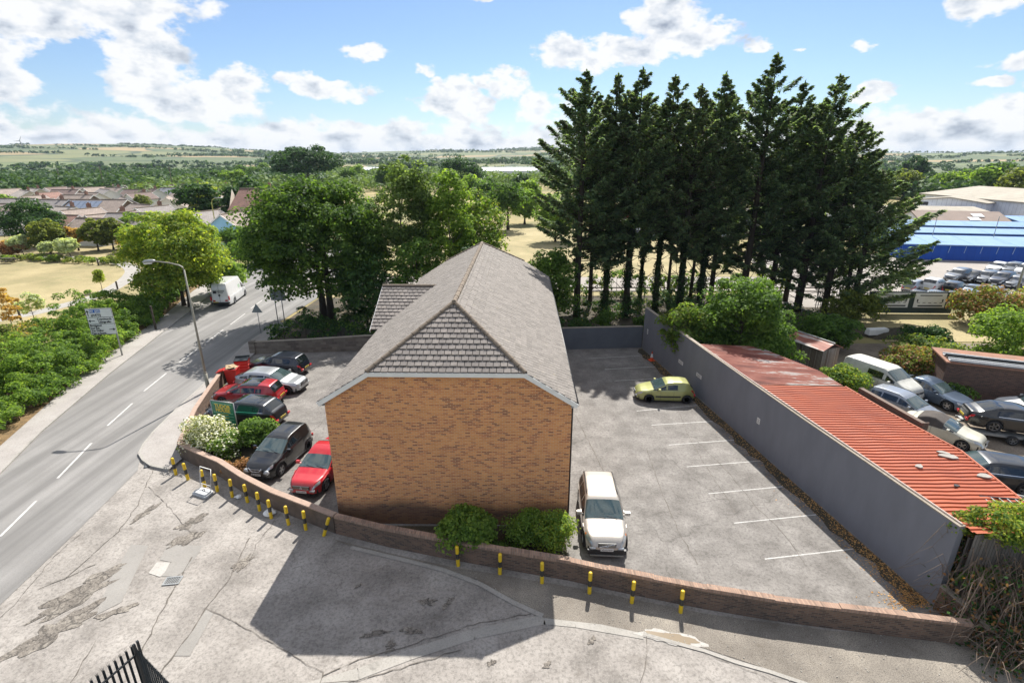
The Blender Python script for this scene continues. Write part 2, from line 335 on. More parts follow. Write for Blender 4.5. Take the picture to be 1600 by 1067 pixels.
# ------------------------------------------------------------------ terrain
def hill(x, y):
    r = np.hypot(x, y); az = np.degrees(np.arctan2(x, y))
    t = np.clip((r-650)/2400, 0, 1); t = t*t*(3-2*t)
    top = 15.5+np.interp(az, [-180,-60,-44,-38,-30,-20,-10,0,10,26,34,44,60,180], [30,44,46,52,40,22,26,34,42,22,12,16,30,30])
    n = 9*np.sin(x/410+1.3)*np.cos(y/530)+5*np.sin(x/190+y/260)+3*np.sin(y/120-x/150)
    return t*(top+n*(.4+.6*t))
def terrain():
    n = 231; t = np.linspace(-1, 1, n); k = np.sign(t)*np.abs(t)**2.6*9000
    X, Y = np.meshgrid(k, k, indexing='ij'); Z = hill(X, Y)-.04
    V = np.stack([X, Y, Z], -1).reshape(-1, 3); i = np.arange(n-1); a = (i[:,None]*n+i[None,:]).ravel()
    F = np.stack([a, a+n, a+n+1, a+1], 1)
    me = bpy.data.meshes.new('ground'); me.from_pydata(V.tolist(), [], F.tolist()); me.polygons.foreach_set('use_smooth', [True]*len(F))
    m, nt, N, L, B = newmat('countryside'); v = coord(N)
    nn = N.new('ShaderNodeTexNoise'); nn.inputs['Scale'].default_value = .004; nn.inputs['Detail'].default_value = 3; L.new(v, nn.inputs[0])
    s = N.new('ShaderNodeVectorMath'); s.operation = 'SCALE'; s.inputs[3].default_value = 130; L.new(nn.outputs['Color'], s.inputs[0])
    w = N.new('ShaderNodeVectorMath'); w.operation = 'ADD'; L.new(v, w.inputs[0]); L.new(s.outputs[0], w.inputs[1])
    vo = N.new('ShaderNodeTexVoronoi'); vo.inputs['Scale'].default_value = .0052; L.new(w.outputs[0], vo.inputs[0])
    sc = N.new('ShaderNodeSeparateColor'); L.new(vo.outputs['Color'], sc.inputs[0])
    c = ramp(N, L, sc.outputs[0], [(0,(.05,.095,.028)),(.30,(.09,.135,.042)),(.42,(.27,.20,.095)),(.56,(.32,.23,.11)),(.68,(.14,.16,.06)),(.85,(.05,.09,.028)),(1,(.12,.15,.055))])
    r = N.nodes if False else None
    c.node.color_ramp.interpolation = 'CONSTANT'
    c = mix(N, L, ramp(N, L, nz(N, L, v, .05, 7, .65), [(.35,(0,0,0)),(.7,(.5,.5,.5))]), c, (.19,.17,.08))
    vd = N.new('ShaderNodeTexVoronoi'); vd.feature = 'DISTANCE_TO_EDGE'; vd.inputs['Scale'].default_value = .0052; L.new(w.outputs[0], vd.inputs[0])
    c = mix(N, L, ramp(N, L, vd.outputs['Distance'], [(.03,(1,1,1)),(.05,(0,0,0))]), c, (.045,.07,.03))
    near = ramp(N, L, nz(N, L, v, .045, 6, .6), [(.35,(.12,.13,.045)),(.5,(.22,.19,.075)),(.66,(.36,.28,.13))])
    sx = N.new('ShaderNodeVectorMath'); sx.operation = 'LENGTH'; L.new(v, sx.inputs[0])
    f = N.new('ShaderNodeMapRange'); f.inputs[1].default_value = 420; f.inputs[2].default_value = 470; L.new(sx.outputs['Value'], f.inputs[0])
    L.new(mix(N, L, f.outputs[0], near, c), B.inputs['Base Color']); B.inputs['Roughness'].default_value = .95
    bump(N, L, nz(N, L, v, 2.5, 6), B, .5, .1)
    me.materials.append(m); tag(link('ground', me), kind='structure')
terrain()
def struct(name, mb, mat, **k): return tag(mb.build(name, mat, **k), kind='structure')
def sheet(name, poly, z, mat): return struct(name, MB().sheet(poly, z), mat)
# ------------------------------------------------------------------ roads, yards, paths
sheet('forecourt', [(-34,4),(40,4),(40,15),(15.6,14.3),(7,15.1),(-7.6,19),(-15,23.4),(-18.2,25.3),(-20.6,26),(-22.5,26),(-30,14)], -.012, M_['forecourt'])
RR = [(-12,2),(-16.2,9.5),G(0,945),G(120,830),G(215,735),(-21.0,26.3),(-21.5,28.1),(-22.5,36.3),(-23.5,43.4),(-23.3,50),(-22.9,58.5),(-22.3,70),(-24,95)]
RL = [(-19,2),(-23.2,12),(-24.2,16),(-25.3,19.4),(-26.0,22),(-26.63,23.61),(-28.2,28.0),(-30.6,37),(-32.5,45.5),(-34.0,52),(-36.2,61.7),(-38.6,72.7),(-45,98)]
mb = MB()
for i in range(len(RR)-1): mb.sheet([RL[i], RR[i], RR[i+1], RL[i+1]], .002)
struct('road', mb, M_['asphalt'])
mb = MB(); mb.sheet([(-30,63),(140,63),(140,71.5),(-30,71.5)], .006); struct('side_road', mb, M_['lot'])
mb = MB()
D = [(0,838,57,782),(90,747,143,692),(168,665,207,630),(225,611,260,583),(280,566,309,545),(322,535,349,515),(360,507,383,490),(392,482,410,469)]
def strip(mb, a, b, w, z):
    a = np.array(a[:2]); b = np.array(b[:2]); d = b-a; d = d/np.linalg.norm(d); n = np.array((-d[1], d[0]))*w/2
    mb.sheet([tuple(a-n), tuple(b-n), tuple(b+n), tuple(a+n)], z)
for a, b, c, d in D: strip(mb, G(a,b), G(c,d), .11, .006)
e = G(0,838); strip(mb, (e[0]+1.0,e[1]-8), (e[0]+.5,e[1]-4.2), .11, .006)
struct('road_markings', mb, M_['line'])
# pavement on the near side, with its kerb
PO = [(-23.1,50),(-23.3,43.4),(-22.3,36.3),(-21.75,31),(-21.3,27.9),(-20.95,26.5),(-20.55,25.5),(-19.9,24.85),(-19.1,24.3),(-17.95,23.95)]
PI_ = [(-21.6,50),(-21.6,43.4),(-21.2,36.0),(-20.4,32.2),(-19.4,28.9),(-18.9,27.1),(-18.6,26.2),(-18.4,25.6),(-18.2,25.2),(-17.9,24.9)]
mb = MB()
for i in range(len(PO)-1): mb.add([(*PO[i],.11),(*PI_[i],.11),(*PI_[i+1],.11),(*PO[i+1],.11)], [(3,2,1,0)])
struct('footpath', mb, M_['pave'])
mb = MB()
for i in range(len(PO)-1):
    a, b = np.array(PO[i]), np.array(PO[i+1]); d = (b-a)/np.linalg.norm(b-a); n = np.array((d[1], -d[0]))*.13
    mb.prism([tuple(a), tuple(b), tuple(b+n), tuple(a+n)], -.02, .118)
struct('kerb', mb, M_['kerb'])
# far pavement under the hedge
FL = RL[2:12]; FO = [(x-2.3-.02*(y-20), y+1.2) for x, y in FL]
mb = MB(); mk = MB()
for i in range(len(FL)-1):
    mb.add([(*FL[i],.09),(*FL[i+1],.09),(*FO[i+1],.09),(*FO[i],.09)], [(0,1,2,3)])
    strip(mk, FL[i], FL[i+1], .13, .098); a = FL[i]; b = FL[i+1]
    mk.add([(a[0]+.065,a[1],-.02),(b[0]+.065,b[1],-.02),(b[0]+.065,b[1],.098),(a[0]+.065,a[1],.098)], [(0,1,2,3)])
struct('far_footpath', mb, M_['pave']); struct('far_kerb', mk, M_['kerb'])
mb = MB()
for i in range(len(FO)-1):
    p, q = FO[i], FO[i+1]
    w0, w1 = .45+.25*sin(i*2.1), .45+.25*sin(i*2.1+2.1)
    mb.add([(p[0]+w0,p[1],.10),(q[0]+w1,q[1],.10),(q[0]-5,q[1]+1,.10),(p[0]-5,p[1]+1,.10)], [(0,1,2,3)])
struct('verge', mb, M_['leaflitter'])
# car parks either side of the building, joined behind the front wall
sheet('car_park', [(-18.0,25.2),(-15,23.5),(-12.2,21.4),(-7.62,19.05),(-2.6,17.6),(2.2,16.5),(7,15.1),(15.4,13.9),(15.5,15.1),(11.3,42.9),(-8,42.6),(-21.3,41.4),(-23.2,41.3),(-22.3,36.5),(-20.9,35.6),(-19.6,29.2)], -.002, M_['carpark'])
mb = MB()
BL = [((920,560),(1000,556)),((945,577),(1040,572)),((960,595),(1060,590)),((1018,664),(1130,657)),((1045,695),(1163,686)),((1073,729),(1198,719)),((1107,771),(1243,758)),((1147,817),(1293,802)),((1195,873),(1352,855)),((995,642),(1102,632))]
for a, b in BL: strip(mb, G(*a), G(*b), .06, .004)
struct('bay_lines', mb, M_['line'])
# leaves drifted along the foot of the grey wall
mb = MB()
w0 = np.array((11.2, 42.6)); w1 = np.array((15.4, 15.2)); wd = (w1-w0)/np.linalg.norm(w1-w0); wn = np.array((wd[1], -wd[0]))
if wn[0] > 0: wn = -wn
pts = [w0+(w1-w0)*k/40 for k in range(41)]
wid = [.30+.25*abs(sin(k*1.7))+.25*abs(sin(k*.6)) for k in range(41)]
poly = [tuple(p) for p in pts]+[tuple(pts[k]+wn*wid[k]) for k in range(40, -1, -1)]
for k in range(40): mb.sheet([tuple(pts[k]), tuple(pts[k+1]), tuple(pts[k+1]+wn*wid[k+1]), tuple(pts[k]+wn*wid[k])], .005)
struct('leaf_strip', mb, M_['soil'])
def blob(name, cx, cy, rx, ry, rot, z, mat, n=26, j=.35, seed=0):
    r_ = random.Random(seed); ph = [r_.random()*6 for _ in range(3)]; P = []
    for i in range(n):
        t = 2*pi*i/n; k = 1+j*(.5*sin(2*t+ph[0])+.35*sin(5*t+ph[1])+.25*sin(9*t+ph[2]))+r_.uniform(-.08,.08)
        x, y = rx*k*cos(t), ry*k*sin(t); P.append((cx+x*cos(rot)-y*sin(rot), cy+x*sin(rot)+y*cos(rot)))
    o = MB().sheet(P, z); return struct(name, o, mat)
# scattered fallen leaves in the corner of the car park (each leaf a small face, far too many to count)
mb = MB()
for _ in range(2600):
    u = rng.random(); c = w0+(w1-w0)*(1-u**2.2*.95)
    off = abs(rng.normal(0, .45 if u > .2 else .75))
    if u < .12: c = c+wd*rng.uniform(-.2,.2); off = abs(rng.normal(.6,.6))
    p = c+wn*off; s = rng.uniform(.02,.05); a = rng.uniform(0,6.28)
    if p[1] < 14.4: continue
    q = [(p[0]+s*cos(a+k*pi/2)*(1 if k%2 else .5), p[1]+s*sin(a+k*pi/2)*(1 if k%2 else .5), .012+.012*(k==1)) for k in range(4)]
    mb.add(q, [(0,1,2,3)])
tag(mb.build('fallen_leaves', leafmat('fallen_leaf', [(.16,.08,.03),(.34,.18,.06),(.48,.28,.10)], .1)), 'dry orange and brown leaves drifted in the car park corner', 'leaves', kind='stuff')
# gravelly strip in front of the right-hand wall, with the edging that ends it
GP = [G(*p) for p in [(520,842),(600,862),(700,884),(890,916),(1100,958),(1300,985),(1490,998),(1700,1030),(1700,1110),(1330,1110),(1262,1067),(1185,1040),(1100,1012),(1010,990),(940,975),(850,965),(800,935),(745,905),(690,885),(620,868),(545,852)]]
sheet('gravel_strip', GP, .003, M_['gravel'])
mb = MB()
EK = [G(*p) for p in [(548,855),(620,872),(692,890),(750,912),(800,940),(848,962)]]
for i in range(len(EK)-1): strip(mb, EK[i], EK[i+1], .2, .012)
EK = [G(*p) for p in [(1005,990),(1055,1004),(1100,1016),(1150,1034),(1200,1048),(1262,1069),(1330,1100)]]
for i in range(len(EK)-1): strip(mb, EK[i], EK[i+1], .14, .014)
struct('edging_kerb', mb, M_['kerb'])
mb = MB()
EK = [G(*p) for p in [(480,1075),(560,1052),(640,1022),(740,990),(850,967),(900,972),(1005,990)]]
for i in range(len(EK)-1): strip(mb, EK[i], EK[i+1], .42, .002)
struct('paved_band', mb, M_['kerb'])
# repairs, worn patches and open joints of the forecourt
sheet('smooth_repair', [G(*p) for p in [(262,850),(316,852),(312,862),(290,890),(275,900),(246,900),(268,878),(250,874)]], .0, M_['patch'])
sheet('pale_repair', [G(*p) for p in [(245,878),(266,878),(258,893),(250,901),(232,895)]], .004, M_['patchlight'])
sheet('trench_repair', [G(*p) for p in [(322,952),(333,958),(297,1024),(271,1024)]], .0, M_['patch'])
sheet('long_repair', [G(*p) for p in [(205,850),(232,852),(190,940),(150,960),(172,905)]], .0, M_['patch'])
for i, (px, py, a, b, r_) in enumerate([(118,932,1.5,.40,.95),(85,985,1.1,.55,.9),(150,905,.9,.28,.9),(228,800,.55,.22,1.3),(300,815,.5,.35,1),(290,842,.7,.3,.95),(378,880,.55,.18,1.2),(182,955,.5,.2,.6)]):
    x, y = G(px, py); blob('broken_patch', x, y, a, b, r_, .003+.0008*i, M_['rubble'], 44, .62, seed=i)
for i, (px, py, a, b, r_) in enumerate([(668,940,.35,.2,.4),(700,942,.32,.15,1.0),(585,990,.6,.12,.1),(642,985,.5,.15,.1),(610,1010,.25,.2,.4),(768,1035,.15,.12,0),(855,1038,.2,.1,.4),(925,1000,.2,.12,.5),(560,915,.2,.08,1.2)]):
    x, y = G(px, py); blob('oil_stain', x, y, a*.8, b*.9, r_, .004+.0006*i, M_['rubble'], 22, .7, seed=50+i)
def joint(pts, w=.03, z=.009):
    P = [np.array(G(*p)) for p in pts]; Q = [P[0]]
    for a, b in zip(P, P[1:]):
        n = max(2, int(np.linalg.norm(b-a)/.25))
        for k in range(1, n+1): Q.append(a+(b-a)*k/n+rng.normal(0, .022, 2))
    for a, b in zip(Q, Q[1:]): strip(jm, a, b, w*rng.uniform(.35, 1.3), z)
jm = MB()
joint([(390,840),(375,870),(362,900),(322,950),(300,985),(240,1067)],.04); joint([(322,950),(345,960),(400,990),(470,1030),(505,1050)],.025)
joint([(300,870),(283,900),(262,935),(235,990),(215,1030)],.05); joint([(245,720),(215,790),(185,830),(140,870),(100,905)],.03)
joint([(130,830),(85,870),(30,935),(0,965)],.018); joint([(505,1055),(560,1030),(640,1008),(740,975),(845,955)],.03)
joint([(505,1050),(500,1067),(490,1090)],.03); joint([(500,1067),(560,1062),(640,1040),(720,1015)],.03); joint([(455,780),(440,800),(400,850),(390,880)],.02)
joint([(1010,992),(1012,1020),(1000,1067)],.03); joint([(1100,1020),(1180,1050),(1240,1080)],.02)
joint([(900,650),(925,700),(945,740)],.045,.004); joint([(1090,690),(1140,740),(1180,790),(1230,840),(1265,890)],.035,.004)
joint([(1060,640),(1075,680),(1110,740),(1150,800)],.03,.004); joint([(1010,700),(1030,760),(1060,830),(1090,880)],.03,.004)
joint([(232,760),(262,790),(300,835)],.02); joint([(60,920),(110,900),(150,880)],.03); joint([(150,1000),(110,1067)],.03)
struct('open_joints', jm, groundmat('joint_dirt', [(.09,.08,.068),(.17,.15,.13)], 2, 9))
x, y = G(1050,996); blob('puddle_bed', x, y, .95, .30, -.22, .006, M_['patchlight'], seed=3)
pm, nt, N, L, B = newmat('muddy_water'); B.inputs['Base Color'].default_value = (.25,.20,.14,1); B.inputs['Roughness'].default_value = .06
blob('puddle', x, y, .75, .21, -.22, .010, pm, seed=4)
# loose stones on the gravel
mb = MB()
for _ in range(900):
    px, py = rng.uniform(560,1560), rng.uniform(870,1067); x, y = G(px, py)
    lim = np.interp(px, [520,890,1100,1490,1600],[845,922,965,1002,1015]); lo = np.interp(px,[545,690,850,1010,1185,1330],[852,885,965,990,1040,1110])
    if not lim < py < lo: continue
    s = rng.uniform(.010,.030); a = rng.uniform(0,3); mb.box((x,y,s*.3),(s*1.6,s,s*.9),a)
tag(mb.build('loose_stones', groundmat('stone_chip', [(.2,.185,.16),(.38,.36,.33)], 2, 5)), 'pale stone chips scattered over the gravel strip', 'gravel', kind='stuff')
# drain grating
x, y = G(270,907)
t = empty('drain_grating', (x,y,0), .12, 'rectangular iron drain grating with slots set in the cracked forecourt', 'drain')
mb = MB()
for s in (-1,1): mb.box((0,s*.19,.012),(.56,.05,.03)); mb.box((s*.28,0,.0115),(.05,.42,.028))
mb.build('frame', M_['galv'], t); mb = MB()
for k in range(8): mb.box((-.22+k*.063,0,.010),(.022,.33,.026))
mb.build('bars', M_['galv'], t); MB().sheet([(-.26,-.18),(.26,-.18),(.26,.18),(-.26,.18)], .006).build('shaft', M_['blackp'], t)
x, y = G(232,728); t = empty('gully_cover', (x,y,0), .5, 'small iron gully cover at the kerb corner in fallen leaves', 'drain')
mb = MB().box((0,0,.01),(.4,.3,.02)); mb.build('frame', M_['metaldark'], t); mb = MB()
for k in range(5): mb.box((-.14+k*.07,0,.025),(.02,.22,.012))
mb.build('bars', M_['galv'], t)
# land beyond: yards, lots, field and path
sheet('car_yard', [(15.8,14),(40,10),(60,30),(42,44),(22,44),(12,40)], -.006, M_['yard'])
sheet('woodland_floor', [(-23,43),(-21.6,41.5),(3,42.7),(11.3,43.1),(12.3,38),(24,40),(40,52),(38,62),(-22.6,60)], -.008, M_['soil'])
sheet('car_lot', [(30,56),(140,52),(150,86),(40,90)], .012, M_['lot'])
sheet('dry_verge', [(-21.5,71.6),(38,71.6),(38,125),(-30,125)], .002, M_['drygrass'])
sheet('grass_verge', [(-22.7,60),(38,62),(38,63),(-22.6,63)], .003, M_['drygrass'])
sheet('lawn', [(33,44.5),(62,44),(62,53),(36,54.5)], .004, M_['drygrass'])
sheet('field', [(-36,44),(-37,50),(-42,60),(-47,70),(-46,82),(-64,104),(-150,110),(-150,40),(-50,30),(-33,31)], .0, M_['drygrass'])
PC = [G(*p) for p in [(-60,515),(0,499),(50,490),(100,477),(150,463),(185,445),(204,430),(206,420),(190,412),(150,406),(90,402),(0,403),(-80,408)]]
mb = MB()
P = [np.array(p) for p in PC]
def smoothline(P, k=4):
    out = []
    for i in range(len(P)-1):
        p0 = P[max(i-1,0)]; p1 = P[i]; p2 = P[i+1]; p3 = P[min(i+2,len(P)-1)]
        for j in range(k):
            t = j/k; out.append(.5*((2*p1)+(-p0+p2)*t+(2*p0-5*p1+4*p2-p3)*t*t+(-p0+3*p1-3*p2+p3)*t**3))
    return out+[P[-1]]
P = smoothline(P)
W_ = []
for i in range(len(P)):
    d = P[min(i+1,len(P)-1)]-P[max(i-1,0)]; d /= np.linalg.norm(d); n = np.array((-d[1],d[0]))*.95; W_.append((P[i]-n, P[i]+n))
for i in range(len(P)-1):
    a, b = W_[i]; c, d = W_[i+1]; mb.add([(*a,.008),(*c,.008),(*d,.008),(*b,.008)], [(3,2,1,0)])
struct('path', mb, M_['kerb'])
# ------------------------------------------------------------------ walls
def run(name, pts, h, th, mat, cop, label, hh=None, over=.03, cth=.07, cat='wall', steps=False, side=1):
    """wall along a line of ground points; the line is the near face"""
    root = empty(name, (pts[0][0], pts[0][1], 0), 0, label, cat); o = np.array(pts[0])
    P = [np.array(p)-o for p in pts]; k = len(P); N_ = []
    for i in range(k):
        d = P[min(i+1,k-1)]-P[max(i-1,0)]; d = d/np.linalg.norm(d); N_.append(np.array((-d[1], d[0]))*side)
    H_ = hh or [h]*k; mb = MB(); mc = MB()
    for i in range(k-1):
        a, b = P[i], P[i+1]; c, d = b+N_[i+1]*th, a+N_[i]*th; za, zb = H_[i], H_[i+1]
        V = [(*a,-.1),(*b,-.1),(*c,-.1),(*d,-.1),(*a,za),(*b,zb),(*c,zb),(*d,za)]
        F = [(0,1,5,4),(2,3,7,6),(4,5,6,7),(1,2,6,5),(3,0,4,7)]
        if side < 0: F = [tuple(reversed(f)) for f in F]
        mb.add(V, F)
        if cop:
            st = (.035 if (i%2 and steps) else 0)
            a2, b2, c2, d2 = a-N_[i]*over, b-N_[i+1]*over, c+N_[i+1]*over, d+N_[i]*over
            V = [(*a2,za+.002),(*b2,zb+.002),(*c2,zb+.002),(*d2,za+.002),(*a2,za+cth+st),(*b2,zb+cth+st),(*c2,zb+cth+st),(*d2,za+cth+st)]
            F = [(3,2,1,0),(0,1,5,4),(2,3,7,6),(4,5,6,7),(1,2,6,5),(3,0,4,7)]
            if side < 0: F = [tuple(reversed(f)) for f in F]
            mc.add(V, F)
    mb.build('brickwork', mat, root)
    if cop: mc.build('coping', cop, root)
    return root
FWL = [(-18.15,25.15),(-16.6,24.2),(-15.0,23.32),(-13.2,22.0),(-11.2,20.75),(-9.4,19.85),(-7.75,19.02)]
M_['copflat'] = surf('worn_coping', (.42,.30,.235), (.30,.22,.175), 5, .9)
M_['dirtyrender'] = surf('dirty_render', (.17,.125,.095), (.085,.065,.052), 2.2, .9)
run('front_wall', FWL, .85, .22, M_['dirtyrender'], M_['copflat'], 'low brown rendered wall with pale pink coping behind the row of left bollards')
FWR = [(-7.7,19.0),(-5.2,18.15),(-2.63,17.45),(-.2,16.85),(2.24,16.28),(3.6,15.85),(5.2,15.4),(7.0,14.92),(9.2,14.42),(11.3,14.05),(13.3,13.72),(15.3,13.4)]
run('brick_wall', FWR, .8, .22, M_['wallbrick'], M_['coping'], 'long low dark brick wall with stepped brick-on-edge top along the gravel strip', steps=True, cth=.11, over=.012)
LW = [(-18.15,25.2),(-18.55,26.3),(-18.95,27.4),(-19.6,29.2),(-20.4,32.2),(-21.1,35.1),(-21.2,35.6)]
r = run('brick_wall', LW, .9, .2, M_['wallbrick'], M_['copflat'], 'low brick wall between the footpath and the parked cars', side=-1)
r = run('brick_wall', [(-21.1,35.55),(-20.8,35.5)], .95, .22, M_['wallbrick'], M_['copflat'], 'short brick return wall beside the red wheelie bins', cat='wall')
run('planter_wall', [(-13.3,22.35),(-12.85,24),(-12.5,25.9),(-13.4,27.7),(-14.6,28.4)], .42, .16, M_['wallbrick'], M_['wallbrick'], 'low curved brick edging around the shrub planter', side=1)
run('back_wall', [(-21.5,41.4),(-17,41.75),(-12.5,42.1),(-8,42.45),(3,43.35)], 1.2, .25, M_['stonewall'], M_['mortar'], 'dark stained block wall along the back of the left car park', hh=[1.0,1.1,1.3,1.35,1.35], cth=.05)
MB().box((0,0,.55),(.45,.45,1.1)).build('pier', M_['stonewall'], loc=None).name
pr = [o for o in col.objects if o.name.startswith('pier')][-1]; bw = [o for o in col.objects if o.name.startswith('back_wall')][-1]; pr.parent = bw; pr.location = (-.2,.1,0)
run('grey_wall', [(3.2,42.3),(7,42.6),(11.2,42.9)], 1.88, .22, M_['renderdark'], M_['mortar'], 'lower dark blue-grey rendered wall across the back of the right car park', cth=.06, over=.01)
WR = [(11.25,42.9),(12.0,38),(12.75,33.0),(13.5,28),(14.22,23.3),(14.9,19),(15.5,15.1)]
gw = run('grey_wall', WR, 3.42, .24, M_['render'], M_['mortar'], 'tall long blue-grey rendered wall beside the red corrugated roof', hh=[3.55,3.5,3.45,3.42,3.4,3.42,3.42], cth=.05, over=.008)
run('stone_wall', [(x-.55,y+.2) for x, y in FO[3:9]], .45, .3, M_['stonewall'], None, 'low overgrown stone wall at the foot of the roadside hedge', hh=[.3,.45,.5,.5,.45,.3], side=1)
# small notices fixed on the grey wall
def on_wall(y, z, w, h, label, txt=None):
    i = [k for k in range(len(WR)-1) if WR[k][1] >= y >= WR[k+1][1]][0]; a, b = np.array(WR[i]), np.array(WR[i+1])
    t = (a[1]-y)/(a[1]-b[1]); p = a+(b-a)*t; d = (b-a)/np.linalg.norm(b-a); rz = atan2(d[1], d[0])
    r_ = empty('wall_sign', (p[0]-.012, p[1], z), rz, label, 'sign')
    MB().box((0,0,0),(w,.012,h)).build('plate', M_['white'], r_)
    for k in range(3): MB().box((0,-.009,h*(.25-.25*k)),(w*.7,.006,h*.07)).build('text_line', M_['trim'], r_)
on_wall(42.0, 1.75, .2, .42, 'small white upright sign on the grey wall near the back corner')
on_wall(35.8, 1.42, .7, .26, 'white wall sign above the traffic cone, farther of two flat plates')
on_wall(33.1, 1.5, .7, .26, 'white wall sign behind the lime hatchback, nearer of two flat plates')
on_wall(26.3, 1.65, .26, .34, 'small square white sign on the grey wall by the red roof')
# ------------------------------------------------------------------ the house
def islandmat(name, cols, lichen):
    m, nt, N, L, B = newmat(name); g = N.new('ShaderNodeNewGeometry'); v = coord(N)
    r = mth(N, L, 'ADD', mth(N, L, 'MULTIPLY', g.outputs['Random Per Island'], .5), mth(N, L, 'MULTIPLY', nz(N, L, v, .8, 6, .65), .5))
    c = ramp(N, L, r, cols)
    c = mix(N, L, ramp(N, L, nz(N, L, v, 9, 5, .75), [(.42,(0,0,0)),(.72,(.55,)*3)]), c, tuple(k*.45 for k in cols[0][1]))
    c = mix(N, L, ramp(N, L, nz(N, L, v, 3.2, 8, .75, .3), [(.6,(0,0,0)),(.74,(.65,)*3)]), c, lichen)
    L.new(c, B.inputs['Base Color']); B.inputs['Roughness'].default_value = .85; bump(N, L, nz(N, L, v, 25, 4, .7), B, .5, .01); return m
M_['rtile'] = islandmat('weathered_tile', [(0,(.15,.134,.12)),(.45,(.20,.18,.163)),(.8,(.245,.22,.20)),(1,(.30,.26,.215))], (.36,.31,.19))
M_['hung'] = islandmat('dark_weathered_tile', [(0,(.135,.118,.108)),(.45,(.20,.178,.165)),(.8,(.255,.225,.205)),(1,(.34,.25,.18))], (.28,.23,.14))
def tiles(mb, O, U, V, left, right, vmax, tw=.30, ex=.30, lift=.05, seed=0):
    """overlapping roof tiles on the plane O + u*U + v*V, each tile its own little slab"""
    rr = random.Random(seed); O = np.array(O, float); U = np.array(U, float); V = np.array(V, float); U /= np.linalg.norm(U); V /= np.linalg.norm(V); Nn = np.cross(U, V)
    P = lambda u, v, n: tuple(O+U*u+V*v+Nn*n)
    nr = int(math.ceil(vmax/ex))
    for r in range(nr):
        v0 = r*ex; v1 = min(v0+ex, vmax); lo0, lo1, hi0, hi1 = left(v0), left(v1), right(v0), right(v1)
        k0 = int(math.floor(min(lo0,lo1)/tw))-1; k1 = int(math.ceil(max(hi0,hi1)/tw))+1; sh = (r%2)*tw/2
        for k in range(k0, k1):
            a, b = k*tw+sh+.013, (k+1)*tw+sh-.013
            a0, b0, a1, b1 = max(a,lo0), min(b,hi0), max(a,lo1), min(b,hi1)
            if b0-a0 < .02 and b1-a1 < .02: continue
            if b0 < a0: a0 = b0 = min(max(a0, lo0), hi0)
            if b1 < a1: a1 = b1 = min(max((a1+b1)/2, lo1), hi1)
            j = rr.uniform(-.004,.006); n0 = lift+j; s = rr.uniform(-.008,.008)
            mb.add([P(a0,v0+s,-.01),P(b0,v0+s,-.01),P(b0,v0+s,n0),P(a0,v0+s,n0),P(b1,v1+.02,.006),P(a1,v1+.02,.006),P(b1,v1+.02,-.03),P(a1,v1+.02,-.03)], [(0,1,2,3),(3,2,4,5),(1,6,4,2),(0,3,5,7)])
HX, HY, HR = -2.65, 19.47, R(-1.05)
house = empty('brick_building', (HX,HY,0), HR, 'long buff brick office building with a weathered grey tiled half-hipped roof', 'building')
LEN, HW, ZE, ZR, ZH = 24.1, 5.27, 6.1, 9.4, 7.4
HH = 3.19; YR = 3.4
mb = MB(); ww = 5.1
fr = [(-ww,0),(ww,0),(ww,6.02),(HH-.05,7.28),(-HH+.05,7.28),(-ww,6.02)]
mb.add([(x,.14,z) for x, z in fr], [(0,1,2,3,4,5)]); mb.add([(x,LEN-.14,z) for x, z in fr], [(5,4,3,2,1,0)])
mb.add([(-ww,.14,0),(-ww,LEN-.14,0),(-ww,LEN-.14,6.02),(-ww,.14,6.02)], [(3,2,1,0)]); mb.add([(ww,.14,0),(ww,LEN-.14,0),(ww,LEN-.14,6.02),(ww,.14,6.02)], [(0,1,2,3)])
mb.build('wall', M_['brick'], house)
roof = None
mb = MB()          # solid under the tiles
zz = -.05
rv = [(-HW,0,ZE+zz),(-HH,0,ZH+zz),(HH,0,ZH+zz),(HW,0,ZE+zz),(0,YR,ZR+zz),(-HW,LEN,ZE+zz),(-HH,LEN,ZH+zz),(HH,LEN,ZH+zz),(HW,LEN,ZE+zz),(0,LEN-YR,ZR+zz)]
mb.add(rv, [(1,2,4),(2,3,8,7,9,4),(7,6,9),(0,1,4,9,6,5)]); mb.add([(-HW,0,ZE+zz-.08),(-ww+.02,0,ZE+zz-.08),(-ww+.02,LEN,ZE+zz-.08),(-HW,LEN,ZE+zz-.08),(HW,0,ZE+zz-.08),(ww-.02,0,ZE+zz-.08),(ww-.02,LEN,ZE+zz-.08),(HW,LEN,ZE+zz-.08)], [(3,2,1,0),(4,5,6,7)])
mb.add([(-HW,0,ZE+zz),(-HW,LEN,ZE+zz),(-HW,LEN,ZE+zz-.09),(-HW,0,ZE+zz-.09)], [(0,1,2,3)]); mb.add([(HW,0,ZE+zz),(HW,LEN,ZE+zz),(HW,LEN,ZE+zz-.09),(HW,0,ZE+zz-.09)], [(3,2,1,0)])
roof = mb.build('roof', M_['metaldark'], house)
SL = sqrt(HW**2+(ZR-ZE)**2); VH = SL*(ZH-ZE)/(ZR-ZE)
mb = MB(); ext = lambda v: 0 if v <= VH else YR*(v-VH)/(SL-VH)
tiles(mb, (HW,0,ZE), (0,1,0), (-HW,0,ZR-ZE), lambda v: ext(v)-.02, lambda v: LEN-ext(v)+.02, SL, seed=1)
tiles(mb, (-HW,LEN,ZE), (0,-1,0), (HW,0,ZR-ZE), lambda v: ext(v)-.02, lambda v: LEN-ext(v)+.02, SL, seed=2)
mb.build('tiles', M_['rtile'], roof)
SH = sqrt(YR**2+(ZR-ZH)**2); mb = MB()
tiles(mb, (-HH,0,ZH), (1,0,0), (0,YR,ZR-ZH), lambda v: HH*v/SH, lambda v: 2*HH-HH*v/SH, SH, .29, .30, seed=3)
mb.build('hip_tiles', M_['hung'], roof); mb = MB()
